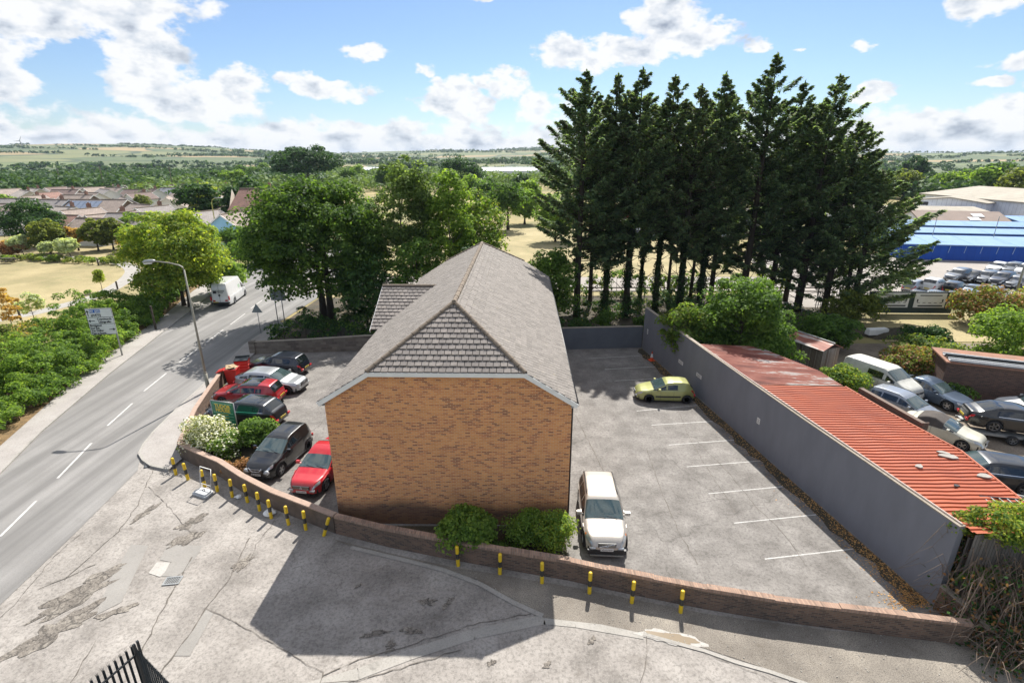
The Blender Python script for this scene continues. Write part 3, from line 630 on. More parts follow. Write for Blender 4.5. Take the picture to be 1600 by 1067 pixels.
tiles(mb, (HH,LEN,ZH), (-1,0,0), (0,-YR,ZR-ZH), lambda v: HH*v/SH, lambda v: 2*HH-HH*v/SH, SH, .29, .30, seed=4)
mb.build('hip_tiles', M_['hung'], roof)
def ridgeline(a, b, r=.11, parent=None, mat='ridge', seg=.42):
    a = np.array(a, float); b = np.array(b, float); n = max(1, int(np.linalg.norm(b-a)/seg)); mb = MB()
    for i in range(n):
        p = a+(b-a)*i/n; q = a+(b-a)*(i+.97)/n; j = rng.uniform(-.006,.006); mb.tube([p, q], [r+j, r*.93+j], 10)
    return mb.build('ridge_tiles', M_[mat], parent)
ridgeline((0,YR-.1,ZR+.02), (0,LEN-YR+.1,ZR+.02), .12, roof)
for s in (-1,1):
    ridgeline((s*HH,0,ZH+.02), (0,YR,ZR+.02), .10, roof); ridgeline((s*HH,LEN,ZH+.02), (0,LEN-YR,ZR+.02), .10, roof)
for y0 in (-.03, LEN+.01):
    mb = MB()
    mb.box((0,y0+.01,ZH-.1),(2*HH+.1,.05,.17))
    for s in (-1,1):
        L_ = sqrt((HW-HH)**2+(ZH-ZE)**2); mb.box((s*(HW+HH)/2, y0+.008, (ZE+ZH)/2-.11),(L_+.12,.045,.19), ry=s*math.atan2(ZH-ZE, HW-HH))
    mb.build('bargeboard', M_['white'], house)
mb = MB()
for s in (-1,1): mb.box((s*(HW-.02),LEN/2,ZE-.13),(.03,LEN-.1,.17)); mb.box((s*(HW+ww)/2-s*.03,LEN/2,ZE-.225),(HW-ww+.02,LEN-.1,.02))
mb.build('fascia', M_['white'], house)
for s in (-1,1):
    MB().tube([(s*(HW+.06),.02,ZE-.09),(s*(HW+.06),LEN-.02,ZE-.09)],.06,8).build('gutter', M_['trim'], house, True)
    for y0 in (.6, LEN-.6): MB().tube([(s*(HW+.05),y0,ZE-.12),(s*(ww+.08),y0,ZE-.5),(s*(ww+.08),y0,.1)],.04,8).build('downpipe', M_['trim'], house, True)
# windows on the long sides
for s in (-1,1):
    for k in range(5):
        for z in (1.7, 4.4):
            y0 = 3+k*4.5
            if s < 0 and 9 < y0 < 17 and z < 3: continue
            w = MB().box((s*(ww+.01),y0,z),(.05,1.7,1.25)).build('window', M_['white'], house)
            MB().box((s*(ww+.03),y0-.41,z),(.03,.72,1.1)).box((s*(ww+.03),y0+.41,z),(.03,.72,1.1)).build('pane', M_['window'], w)
# the cross wing on the left
wy, wh, wz = 13.0, 3.5, 7.86
mb = MB(); xl = -5.45
mb.add([(xl,wy-wh+.15,0),(xl,wy+wh-.15,0),(xl,wy+wh-.15,6.0),(xl,wy,7.65),(xl,wy-wh+.15,6.0)], [(4,3,2,1,0)])
mb.add([(xl,wy-wh+.15,0),(-ww,wy-wh+.15,0),(-ww,wy-wh+.15,6.0),(xl,wy-wh+.15,6.0)], [(0,1,2,3)]); mb.add([(xl,wy+wh-.15,0),(-ww,wy+wh-.15,0),(-ww,wy+wh-.15,6.0),(xl,wy+wh-.15,6.0)], [(3,2,1,0)])
mb.build('wing_wall', M_['brick'], house)
sw = sqrt(wh**2+(wz-ZE)**2); xo = -5.75
def xm(z): return -(ZR-z)/(ZR-ZE)*HW+.05            # where the wing's slope meets the main roof
mb = MB()
e0 = [(xo,wy-wh,ZE-.04),(xm(ZE),wy-wh,ZE-.04),(xm(wz),wy,wz-.04),(xo,wy,wz-.04),(xo,wy+wh,ZE-.04),(xm(ZE),wy+wh,ZE-.04)]
mb.add(e0, [(0,1,2,3),(3,2,5,4)]); mb.add([(xo,wy-wh,ZE-.12),(xo,wy,wz-.12),(xo,wy+wh,ZE-.12)]+[e0[0],e0[3],e0[4]], [(3,4,1,0),(4,5,2,1)])
wr = mb.build('wing_roof', M_['metaldark'], house)
mb = MB()
tiles(mb, (xo,wy-wh,ZE), (1,0,0), (0,wh,wz-ZE), lambda v: 0, lambda v: xm(ZE+(wz-ZE)*v/sw)-xo, sw, .30, .30, seed=5)
tiles(mb, (xm(ZE),wy+wh,ZE), (-1,0,0), (0,-wh,wz-ZE), lambda v: xm(ZE)-xm(ZE+(wz-ZE)*v/sw), lambda v: xm(ZE)-xo, sw, .30, .30, seed=6)
mb.build('tiles', M_['hung'], wr); ridgeline((xo,wy,wz+.02), (xm(wz)+.1,wy,wz+.02), .11, wr)
mb = MB()
for s in (-1,1): mb.box((xo-.02,wy+s*wh/2,(ZE+wz)/2-.1),(.03,sw+.05,.17), rx=-s*math.atan2(wz-ZE, wh))
mb.build('wing_bargeboard', M_['white'], house)
# ------------------------------------------------------------------ bollards
def bollard():
    b = MB(); r = .075; n = 14
    for z0, z1, m in ((0,.36,0),(.36,.63,1),(.63,.94,0)):
        V = [(r*cos(2*pi*k/n), r*sin(2*pi*k/n), z) for z in (z0, z1) for k in range(n)]; b.add(V, [(k,(k+1)%n,n+(k+1)%n,n+k) for k in range(n)], m)
    V = [(rr*cos(2*pi*k/n), rr*sin(2*pi*k/n), z) for rr, z in ((r,.94),(r*.85,.972),(r*.45,.988)) for k in range(n)]
    b.add(V, [(a*n+k,a*n+(k+1)%n,(a+1)*n+(k+1)%n,(a+1)*n+k) for a in (0,1) for k in range(n)]+[tuple(range(2*n,3*n))], 0)
    o = b.build('bollard', [M_['yellow'], M_['blackp']]); o.data.shade_smooth(); return o
bp = [(-17.44,23.55),(-16.54,23.09),(-15.35,22.48),(-14.52,22.1),(-13.56,21.64),(-12.62,21.23),(-11.76,20.6),(-10.98,20.05),(-10.01,19.6),(-9.11,19.26),(-8.19,18.88),(-2.17,17.09),(-.48,16.64),(1.16,16.17),(2.92,15.66),(4.42,15.21),(6.09,14.77)]
blab = ['by the footpath corner, first of the left row', 'second from the footpath corner', 'behind the toppled sign frame', 'just right of the toppled sign frame', 'left of the crumpled litter bag', 'just right of the small litter on the ground',
 'seventh of the left row, in front of the brown wall', 'with a pale plastic bag at its foot', 'third from the right end of the left row', 'upright beside the leaning bollard', 'leaning to the right at the end of the left row',
 'partly hidden by the left green bush', 'between the two bushes, standing in gravel', 'below the right green bush', 'leftmost of the three with shadows on sunlit gravel', 'middle of the three with shadows on sunlit gravel', 'last on the right, beside the puddle']
b0 = bollard()
for i, (x, y) in enumerate(bp):
    o = b0 if i == 0 else b0.copy()
    if i: col.objects.link(o)
    o.location = (x, y, -.01); o.rotation_euler = (rng.uniform(-.03,.03), rng.uniform(-.03,.03), rng.uniform(0,6))
    if i == 10: o.rotation_euler = (0, .33, 0)
    if i == 1: o.rotation_euler = (.03,-.05,0)
    tag(o, 'yellow and black banded bollard '+blab[i], 'bollard', 'banded bollards along the front wall')
# ------------------------------------------------------------------ lettering helper
def text(name, s, size, mat, parent, loc, rot=(pi/2,0,0), align='CENTER', bold=0, ext=.004):
    c = bpy.data.curves.new(name, 'FONT'); c.body = s; c.size = size; c.align_x = align; c.align_y = 'CENTER'; c.extrude = ext; c.offset = bold; c.resolution_u = 3
    o = bpy.data.objects.new(name, c); me = bpy.data.meshes.new_from_object(o); bpy.data.objects.remove(o); bpy.data.curves.remove(c); me.name = name
    me.materials.append(mat); q = link(name, me, parent, loc); q.rotation_euler = rot; return q
# ------------------------------------------------------------------ street furniture
t = empty('street_lamp', (-21.3,33.8,.1), 0, 'tall street lamp with an outreach arm over the road, beside the brick wall', 'street lamp')
MB().tube([(0,0,0),(0,0,1.3)],[.13,.12],12).tube([(0,0,1.3),(0,0,1.4)],[.12,.08],12).tube([(0,0,1.4),(.02,0,8.55)],[.08,.05],12).build('pole', M_['lamppost'], t, True)
MB().tube([(.02,0,8.5),(-.05,0,8.72),(-.25,0,8.85),(-.9,-.04,9.02),(-1.75,-.08,9.12)],[.05,.05,.045,.04,.04],10).build('arm', M_['lamppost'], t, True)
hd = MB(); hd.tube([(-1.65,-.08,9.13),(-1.8,-.08,9.14),(-2.05,-.09,9.12),(-2.35,-.10,9.08),(-2.5,-.1,9.06)],[.05,.10,.13,.11,.03],12).build('lamp_head', M_['galv'], t, True)
MB().tube([(-1.95,-.09,9.03),(-2.4,-.1,8.99)],[.09,.08],10).build('lens', M_['plate_w'], t)
# TUDOR HOUSE board
a = np.array(((333-800)/CF*(27.7*_c+(CH-1.5)*_s), 27.7)); b = np.array(((367-800)/CF*(27.3*_c+(CH-1.5)*_s), 27.3)); mid = (a+b)/2; rz = atan2(*(b-a)[::-1])
t = empty('name_board', (mid[0],mid[1],0), rz, 'green name board with yellow TUDOR HOUSE lettering above the shrubs', 'sign')
M_['green'] = plain('board_green', (.0,.17,.10), .4, 0, .5); M_['goldtxt'] = plain('gold_lettering', (.75,.55,.08), .5); M_['paletxt'] = plain('pale_green_line', (.25,.55,.42), .5)
bw_ = float(np.linalg.norm(b-a)); nz0 = 2.13-2.42
BT = CH-.0; zt_ = (lambda py: (lambda v: CH+(-_s-v*_c)*(27.5/(_c-v*_s)))((py-533.5)/CF))(628); bh_ = 1.5
MB().box((0,0,zt_-bh_/2),(bw_,.05,bh_)).build('board', M_['green'], t)
mb = MB()
for s in (-1,1): mb.tube([(s*(bw_/2+.03),0,0),(s*(bw_/2+.03),0,zt_)],.03,8)
mb.tube([(-bw_/2-.03,0,zt_+.02),(bw_/2+.03,0,zt_+.02)],.03,8); mb.build('posts', M_['galv'], t, True)
text('lettering', 'TUDOR', .31, M_['goldtxt'], t, (0,-.03,zt_-.28), bold=.010); text('lettering', 'HOUSE', .31, M_['goldtxt'], t, (0,-.03,zt_-.53), bold=.010)
mb = MB()
for z in (.10,.68,.88,1.08,1.28): mb.box((0,-.03,zt_-z),(bw_*.88,.008,.026))
mb.build('panel_lines', M_['paletxt'], t); mb = MB()
for z in (.78,.98,1.18): mb.box((-.08,-.03,zt_-z),(bw_*.55,.008,.022))
mb.build('tenant_lines', M_['plate_y'], t)
# direction sign on the far pavement
b = np.array((-32.25,40.75)); t = empty('direction_sign', (b[0],b[1],0), R(8), 'white road direction sign on a grey post in front of the hedge', 'road sign')
M_['bluesign'] = plain('motorway_blue', (.01,.12,.5), .4); M_['signback'] = surf('sign_back', (.24,.27,.27), (.17,.19,.20), 4, .5, .3)
MB().tube([(0,.05,0),(0,.05,4.1)],.06,10).build('post', M_['galv'], t, True); 
w_, z1, z0 = 1.95, 4.15, 1.95; xc = -w_/2+.1
MB().box((xc,0,(z0+z1)/2),(w_,.03,z1-z0)).build('panel', M_['white'], t)
mb = MB()
for z in (z1-.02,3.42,2.86,z0+.02): mb.box((xc,-.018,z),(w_,.008,.03))
for s in (-1,1): mb.box((xc+s*(w_/2-.015),-.018,(z0+z1)/2),(.025,.009,z1-z0))
mb.build('border', M_['trim'], t)
MB().box((xc-.28,-.02,3.93),(.78,.012,.26)).build('motorway_patch', M_['bluesign'], t)
TX = [('M4  (J35)',.20,3.93,xc-.28,'white'),('(A473)',.26,3.60,xc-.25,'trim'),('Coychurch',.24,3.26,xc+.28,'trim'),('Llangrallo',.24,3.02,xc+.28,'trim')]
for s_, sz, z, x, mm in TX: text('lettering', s_, sz, M_[mm], t, (x,-.03,z), bold=.006)
for i, s_ in enumerate(['Bridgend','Ind Est','Yst Ddiw','Pen-y-bont']): text('lettering', s_, .235, M_['trim'], t, (xc-.88,-.025,2.73-.215*i), align='LEFT', bold=.006)
mb = MB(); mb.box((xc+.62,-.022,2.38),(.34,.01,.05)); mb.add([(xc+.75,-.026,2.50),(xc+.75,-.026,2.26),(xc+.92,-.026,2.38)],[(0,1,2)])
mb.box((xc-.62,-.022,3.12),(.34,.01,.05)); mb.add([(xc-.75,-.026,3.24),(xc-.75,-.026,3.0),(xc-.92,-.026,3.12)],[(0,2,1)])
mb.box((xc-.82,-.022,3.70),(.05,.01,.34)); mb.add([(xc-.93,-.026,3.85),(xc-.71,-.026,3.85),(xc-.82,-.026,4.04)],[(0,1,2)]); mb.build('arrows', M_['trim'], t)
# backs of two road signs
x, y = -24.0,46.6; t = empty('warning_sign', (x+.6,y,.1), 0, 'triangular road sign seen from behind on a thin post by the footpath', 'road sign')
MB().tube([(0,0,0),(0,0,2.4)],.035,8).build('post', M_['galv'], t, True)
MB().add([(-.5,-.04,2.0),(.5,-.04,2.0),(0,-.04,2.85),(-.5,-.06,2.0),(.5,-.06,2.0),(0,-.06,2.85)],[(0,2,1),(3,4,5),(0,1,4,3),(1,2,5,4),(2,0,3,5)]).build('plate', M_['signback'], t)
t = empty('road_sign', (-22.7,49.6,.1), R(-6), 'rectangular road sign seen from behind on two posts under the big tree', 'road sign')
for s in (-1,1): MB().tube([(s*.35,0,0),(s*.35,0,3.5)],.045,8).build('post', M_['galv'], t, True)
MB().box((0,.06,2.9),(1.5,.03,1.15)).build('plate', M_['signback'], t); mb = MB()
for z in (2.6,3.2): mb.box((0,.03,z),(1.4,.03,.04))
mb.build('rails', M_['galv'], t)
# lamp column on the far side, telephone poles
t = empty('street_lamp', (-35.6,62.5,0), 0, 'plain pale lamp column standing behind the white van', 'street lamp'); MB().tube([(0,0,0),(0,0,5)],[.1,.07],8).build('pole', M_['lamppost'], t, True)
t = empty('street_lamp', (-57,103,0), 0, 'small yellow-green street lamp in front of the pale blue house', 'street lamp')
mm = plain('yellow_green_paint', (.42,.44,.12), .5)
MB().tube([(0,0,0),(0,0,7.4),(.2,0,8),(.8,0,8.3)],[.1,.08,.07,.06],8).build('pole', mm, t, True); MB().tube([(.7,0,8.3),(2.2,0,8.35)],[.09,.1],8).build('lamp_head', M_['galv'], t, True)
# toppled A-board: steel frame with its moulded base
t = empty('sign_frame', (-15.05,21.95,0), R(-22), 'empty white metal sign frame on a grey moulded base in front of the wall', 'sign frame')
mb = MB(); mb.tube([(-.36,.05,.1),(-.36,.28,1.25),(.36,.28,1.25),(.36,.05,.1)],.022,6); mb.tube([(-.36,.12,.4),(.36,.12,.4)],.015,6); mb.build('frame', M_['white'], t, True)
P = [(-.42,-.35),(.42,-.35),(.48,-.25),(.42,.12),(.30,.2),(-.30,.2),(-.42,.12),(-.48,-.25)]
mb = MB().prism(P, 0, .1); mb.prism([(x*.86,y*.8-.02) for x, y in P], .1, .17); mb.build('base', surf('grey_plastic', (.5,.51,.52), (.42,.43,.44), 3, .5), t)
MB().tube([(-.1,-.05,.17),(0,0,.24),(.1,-.05,.17)],.015,6).build('handle', M_['trim'], t)
# litter
def litter(x, y, s, label):
    mb = MB(); r_ = random.Random(int(s*1000)); V = []; n, m = 9, 6
    for i in range(m+1):
        for j in range(n):
            a = pi*i/m; k = 1+r_.uniform(-.3,.3); V.append((x*0+s*k*sin(a)*cos(2*pi*j/n), s*k*sin(a)*sin(2*pi*j/n)*.8, max(0, s*.5+s*.5*k*cos(a))))
    mb.add(V, [(i*n+j,(i+1)*n+j,(i+1)*n+(j+1)%n,i*n+(j+1)%n) for i in range(m) for j in range(n)])
    tag(mb.build('litter', M_['white'], loc=(x,y,0)), label, 'litter')
litter(*G(422,804), .26, 'crumpled white plastic bag at the foot of a bollard'); litter(*G(372,778), .16, 'small crumpled pale litter between two bollards'); 
x, y = G(604,848); t = empty('broken_kerb', (x,y,0), -.3, 'pale concrete kerb stone lying in the dirt near the brick wall', 'kerb stone'); MB().box((0,0,.05),(1.15,.13,.1)).box((.72,0,.04),(.16,.16,.08),.5).build('stone', M_['kerb'], t)
# red bins by the brick wall end
M_['red'] = surf('red_plastic', (.55,.02,.015), (.42,.015,.012), 2, .4, bp=.03, coat=.3); M_['card'] = surf('cardboard', (.45,.33,.20), (.36,.26,.15), 3, .9)
def frustum(mb, c, a, b, z0, z1, m=0):
    (w0,d0),(w1,d1) = a, b; x, y = c
    V = [(x-w0/2,y-d0/2,z0),(x+w0/2,y-d0/2,z0),(x+w0/2,y+d0/2,z0),(x-w0/2,y+d0/2,z0),(x-w1/2,y-d1/2,z1),(x+w1/2,y-d1/2,z1),(x+w1/2,y+d1/2,z1),(x-w1/2,y+d1/2,z1)]
    return mb.add(V, [(3,2,1,0),(4,5,6,7),(0,1,5,4),(1,2,6,5),(2,3,7,6),(3,0,4,7)], m)
t = empty('wheelie_bin', (-20.2,35.2,0), R(8), 'open red wheelie bin overflowing with cardboard, its lid hanging to the left', 'bin')
frustum(MB(), (0,0), (.75,.8), (.98,1.0), .12, 1.35).build('body', M_['red'], t); MB().box((0,0,1.36),(1.04,1.06,.07)).box((0,0,1.41),(.86,.88,.02),0,1).build('rim', [M_['red'], M_['blackp']], t)
mb = MB(); mb.box((-.1,0,1.52),(.7,.6,.02),.3,rx=.25).box((.15,.1,1.5),(.6,.5,.02),-.4,ry=.3).box((0,-.15,1.48),(.5,.6,.015),.9,rx=-.2); mb.build('cardboard', M_['card'], t)
MB().box((-.88,0,1.24),(.72,.8,.05),0,ry=-.28).box((-.88,0,1.28),(.55,.6,.03),0,ry=-.28).build('lid', M_['red'], t)
for s in (-1,1):
    for q in (-1,1): MB().tube([(s*.3-.03,q*.33,.08),(s*.3+.03,q*.33,.08)],.08,10).build('wheel', M_['rubber'], t)
t.scale = (.82,.82,.88)
t = empty('waste_container', (-20.3,36.9,0), R(14), 'large red waste container with a dark lid behind the open wheelie bin', 'bin')
frustum(MB(), (0,0), (1.15,.8), (1.3,1.0), .15, 1.35).build('body', M_['red'], t)
mb = MB()
for i in range(4):
    for s in (-1,1): mb.box((s*.62,0,.4+i*.25),(.06,.8,.06))
    mb.box((0,-.5+.02,.4+i*.25),(1.1,.06,.05))
mb.build('ribs', plain('pale_red', (.62,.10,.08), .5), t)
MB().box((0,0,1.42),(1.36,1.08,.06),rx=.06).box((.0,.45,1.5),(1.36,.2,.1)).build('lid', M_['metaldark'], t)
for s in (-1,1):
    for q in (-1,1): MB().tube([(s*.45-.03,q*.33,.08),(s*.45+.03,q*.33,.08)],.09,10).build('wheel', M_['rubber'], t)
t.scale = (.72,.8,.9)
# notice on the brick wall and pale post
x, y = -18.95,27.55; t = empty('notice', (x+.24,y,.55), R(-70), 'small white notice fixed to the brick wall beside the footpath', 'sign'); MB().box((0,0,0),(.5,.02,.36)).build('plate', M_['white'], t)
# traffic cone
x, y = G(1018,563); t = empty('traffic_cone', (x,y,0), .3, 'orange and white traffic cone at the foot of the grey wall', 'traffic cone')
M_['cone'] = plain('cone_orange', (.75,.09,.02), .5)
MB().box((0,0,.025),(.44,.44,.05)).build('base', M_['cone'], t); mb = MB()
for z0, z1, m in ((.05,.28,0),(.28,.58,1),(.58,.78,0)):
    f = lambda z: .16-.155*z/.9
    mb.tube([(0,0,z0),(0,0,z1)],[f(z0),f(z1)],14,m)
mb.build('cone', [M_['cone'], M_['plate_w']], t)
# palisade fence, bottom left
def palisade(P0, P1, H_, n, name, label, extra=0):
    a = np.array(P0); b = np.array(P1); d = b-a; Ln = np.linalg.norm(d); d /= Ln; rz = atan2(d[1], d[0]); t = empty(name, (a[0],a[1],0), rz, label, 'fence')
    for k in range(n):
        mb = MB(); x = (k+.5)*Ln/n
        V = [(x-.035,0,.05),(x-.012,-.028,.05),(x+.012,-.028,.05),(x+.035,0,.05)]; V2 = [(p[0],p[1],H_-.12) for p in V]
        mb.add(V+V2, [(i,i+1,i+5,i+4) for i in range(3)]+[(i+4,i+5,i+1,i) for i in range(3)])
        for s in (-1,0,1): mb.add([(x-.03+.03*(s+1)*.66,-.02,H_-.12),(x-.012+.03*(s+1)*.66-.0,-.02,H_-.12),(x+.03*s*1.2,-.02-.01*s,H_+(.03 if s==0 else 0))],[(0,1,2),(2,1,0)])
        mb.build('pale', M_['palis'], t)
    for z in (.4, H_-.42): MB().box((Ln/2,.03,z),(Ln,.045,.045)).build('rail', M_['metaldark'], t)
    for k in range(0, int(Ln/2.6)+1): MB().box((min(Ln,.05+k*2.6),.08,H_/2),(.07,.06,H_)).build('post', M_['metaldark'], t)
M_['palis'] = surf('weathered_palisade', (.075,.095,.11), (.045,.055,.065), 6, .5, .4)
c0 = (-10.86,11.43)
palisade(c0, (-12.05,8.2), 2.4, 22, 'palisade_fence', 'dark steel palisade fence running left and down from its corner')
palisade(c0, (-5.2,7.7), 2.4, 40, 'palisade_fence', 'dark steel palisade fence running right from its corner, pales seen edge on')
# ------------------------------------------------------------------ cars
def smooth1(x, xs, zs, w):
    o = np.zeros_like(x); ks = np.linspace(-1, 1, 9)
    for k in ks: o += np.interp(x+k*w, xs, zs)
    return o/len(ks)
class Car:
    """a lofted car body: x forward, t runs round the half section from sill (0) to the roof centre (7)"""
    def __init__(s, L, Wd, H, top, belt, wb, wr, xf=None, sill=.2, taper=.2, tumble=.17, plan=.33, roofin=.06):
        s.L, s.W, s.H, s.top, s.belt = L, Wd, H, top, belt; s.wr = wr; s.sill = sill; s.tumble = tumble; s.plan = plan; s.roofin = roofin
        s.xf = xf if xf is not None else L/2-.82; s.xr = s.xf-wb
    def ring(s, x):
        x = np.clip(np.asarray(x, float), -s.L/2, s.L/2)
        zt = smooth1(x, *zip(*s.top), .05); zb_ = np.minimum(smooth1(x, *zip(*s.belt), .08), zt-.035)
        e = np.abs(2*x/s.L); w = s.W/2*(1-s.plan*e**7-.05*e**2)
        bot = s.sill+.12*np.clip((e-.86)/.14, 0, 1)
        R_ = s.wr+.055
        for xw in (s.xf, s.xr):
            q = R_**2-(x-xw)**2; bot = np.where(q > 0, np.maximum(bot, s.wr+np.sqrt(np.maximum(q, 0))), bot)
        bot = np.minimum(bot, zb_-.08)
        g = np.clip((zt-zb_-.05)/(s.H-zb_-.05), 0, 1)
        wt = w*(.90-s.tumble*g); h = zb_-bot
        Y = np.stack([w*.93, w*.975, w, w*.985, w*.955, wt, wt*.80, wt*0], -1)
        Z = np.stack([bot, bot+.06*np.minimum(h,1), bot+.45*h, bot+.82*h, zb_, zt-.015-s.roofin*g-.01, zt+.012, zt+.03], -1)
        return Y, Z
    def S(s, x, t, off=0.0):
        x = np.asarray(x, float); t = np.asarray(t, float); Y, Z = s.ring(x)
        i = np.clip(np.floor(t).astype(int), 0, 6); f = t-i
        def cr(A):
            n = np.arange(A.shape[0]); p0 = A[n, np.maximum(i-1,0)]; p1 = A[n,i]; p2 = A[n,i+1]; p3 = A[n, np.minimum(i+2,7)]
            lin = p1+(p2-p1)*f; cat = .5*((2*p1)+(-p0+p2)*f+(2*p0-5*p1+4*p2-p3)*f*f+(-p0+3*p1-3*p2+p3)*f**3)
            return np.where(i == 4, lin, cat)
        return np.stack([x, cr(Y), cr(Z)], -1)
    def patch(s, x0, x1, t0, t1, nx=8, nt=6, off=.008, side=1, both=False, edge=None):
        """a piece of the body's own skin between stations and section parameters, standing proud by off"""
        u = np.linspace(0, 1, nx); v = np.linspace(0, 1, nt); UU, VV = np.meshgrid(u, v, indexing='ij')
        f = lambda q, w: q(w) if callable(q) else q+0*w
        T = f(t0, UU)+(f(t1, UU)-f(t0, UU))*VV; X = f(x0, VV)+(f(x1, VV)-f(x0, VV))*UU
        xs, ts = X.ravel(), T.ravel(); e = .01
        P = s.S(xs, ts); dx = s.S(xs+e, ts)-s.S(xs-e, ts); dt = s.S(xs, np.clip(ts+e,0,7))-s.S(xs, np.clip(ts-e,0,7))
        n = np.cross(dx, dt); n /= np.linalg.norm(n, axis=1)[:,None]+1e-9; P = P-n*off; P[:,1] *= side
        F = []
        for i in range(nx-1):
            for j in range(nt-1):
                a, b, c, d = i*nt+j, (i+1)*nt+j, (i+1)*nt+j+1, i*nt+j+1; F.append((d,c,b,a) if side > 0 else (a,b,c,d))
        return P.tolist(), F
    def full(s, x0, x1, t0, off=.008, nx=8, nt=8):       # across the centre line
        mb = MB(); 
        for sd in (1,-1): mb.add(*s.patch(x0, x1, t0, 7, nx, nt, off, sd))
        return mb
def wheel_mesh(r, w, style, spokes):
    t = MB(); n = 24; prof = [(r*.66,-w/2),(r*.93,-w/2),(r,-w*.36),(r,w*.36),(r*.93,w/2),(r*.66,w/2)]
    V = [(p*cos(2*pi*k/n), q, p*sin(2*pi*k/n)) for p, q in prof for k in range(n)]; m = len(prof)
    t.add(V, [(i*n+k, i*n+(k+1)%n, (i+1)*n+(k+1)%n, (i+1)*n+k) for i in range(m-1) for k in range(n)])
    rm = MB()
    for sgn in (1,):
        y = w*.42
        V = [(p*cos(2*pi*k/n), q, p*sin(2*pi*k/n)) for p, q in ((r*.69,y),(r*.62,y),(r*.60,y-.05)) for k in range(n)]
        rm.add(V, [(i*n+k, i*n+(k+1)%n, (i+1)*n+(k+1)%n, (i+1)*n+k) for i in range(2) for k in range(n)], 0)
        rm.add([(r*.64*cos(2*pi*k/n), y-.055, r*.64*sin(2*pi*k/n)) for k in range(n)], [tuple(range(n)), tuple(reversed(range(n)))], 1)
        for k in range(spokes):
            a = 2*pi*k/spokes; ca, sa = cos(a), sin(a); b, e_ = r*.10, r*.075
            Q = [(r*.08*ca-b*sa, r*.08*sa+b*ca),(r*.64*ca-e_*sa, r*.64*sa+e_*ca),(r*.64*ca+e_*sa, r*.64*sa-e_*ca),(r*.08*ca+b*sa, r*.08*sa-b*ca)]
            rm.add([(q[0],y-.01,q[1]) for q in Q]+[(q[0],y-.05,q[1]) for q in Q], [(0,1,2,3),(3,2,1,0),(0,1,5,4),(2,3,7,6)], 0)
        rm.add([(r*.13*cos(2*pi*k/8), y, r*.13*sin(2*pi*k/8)) for k in range(8)], [tuple(range(8)), tuple(reversed(range(8)))], 0)
    return t, rm
PL = {}
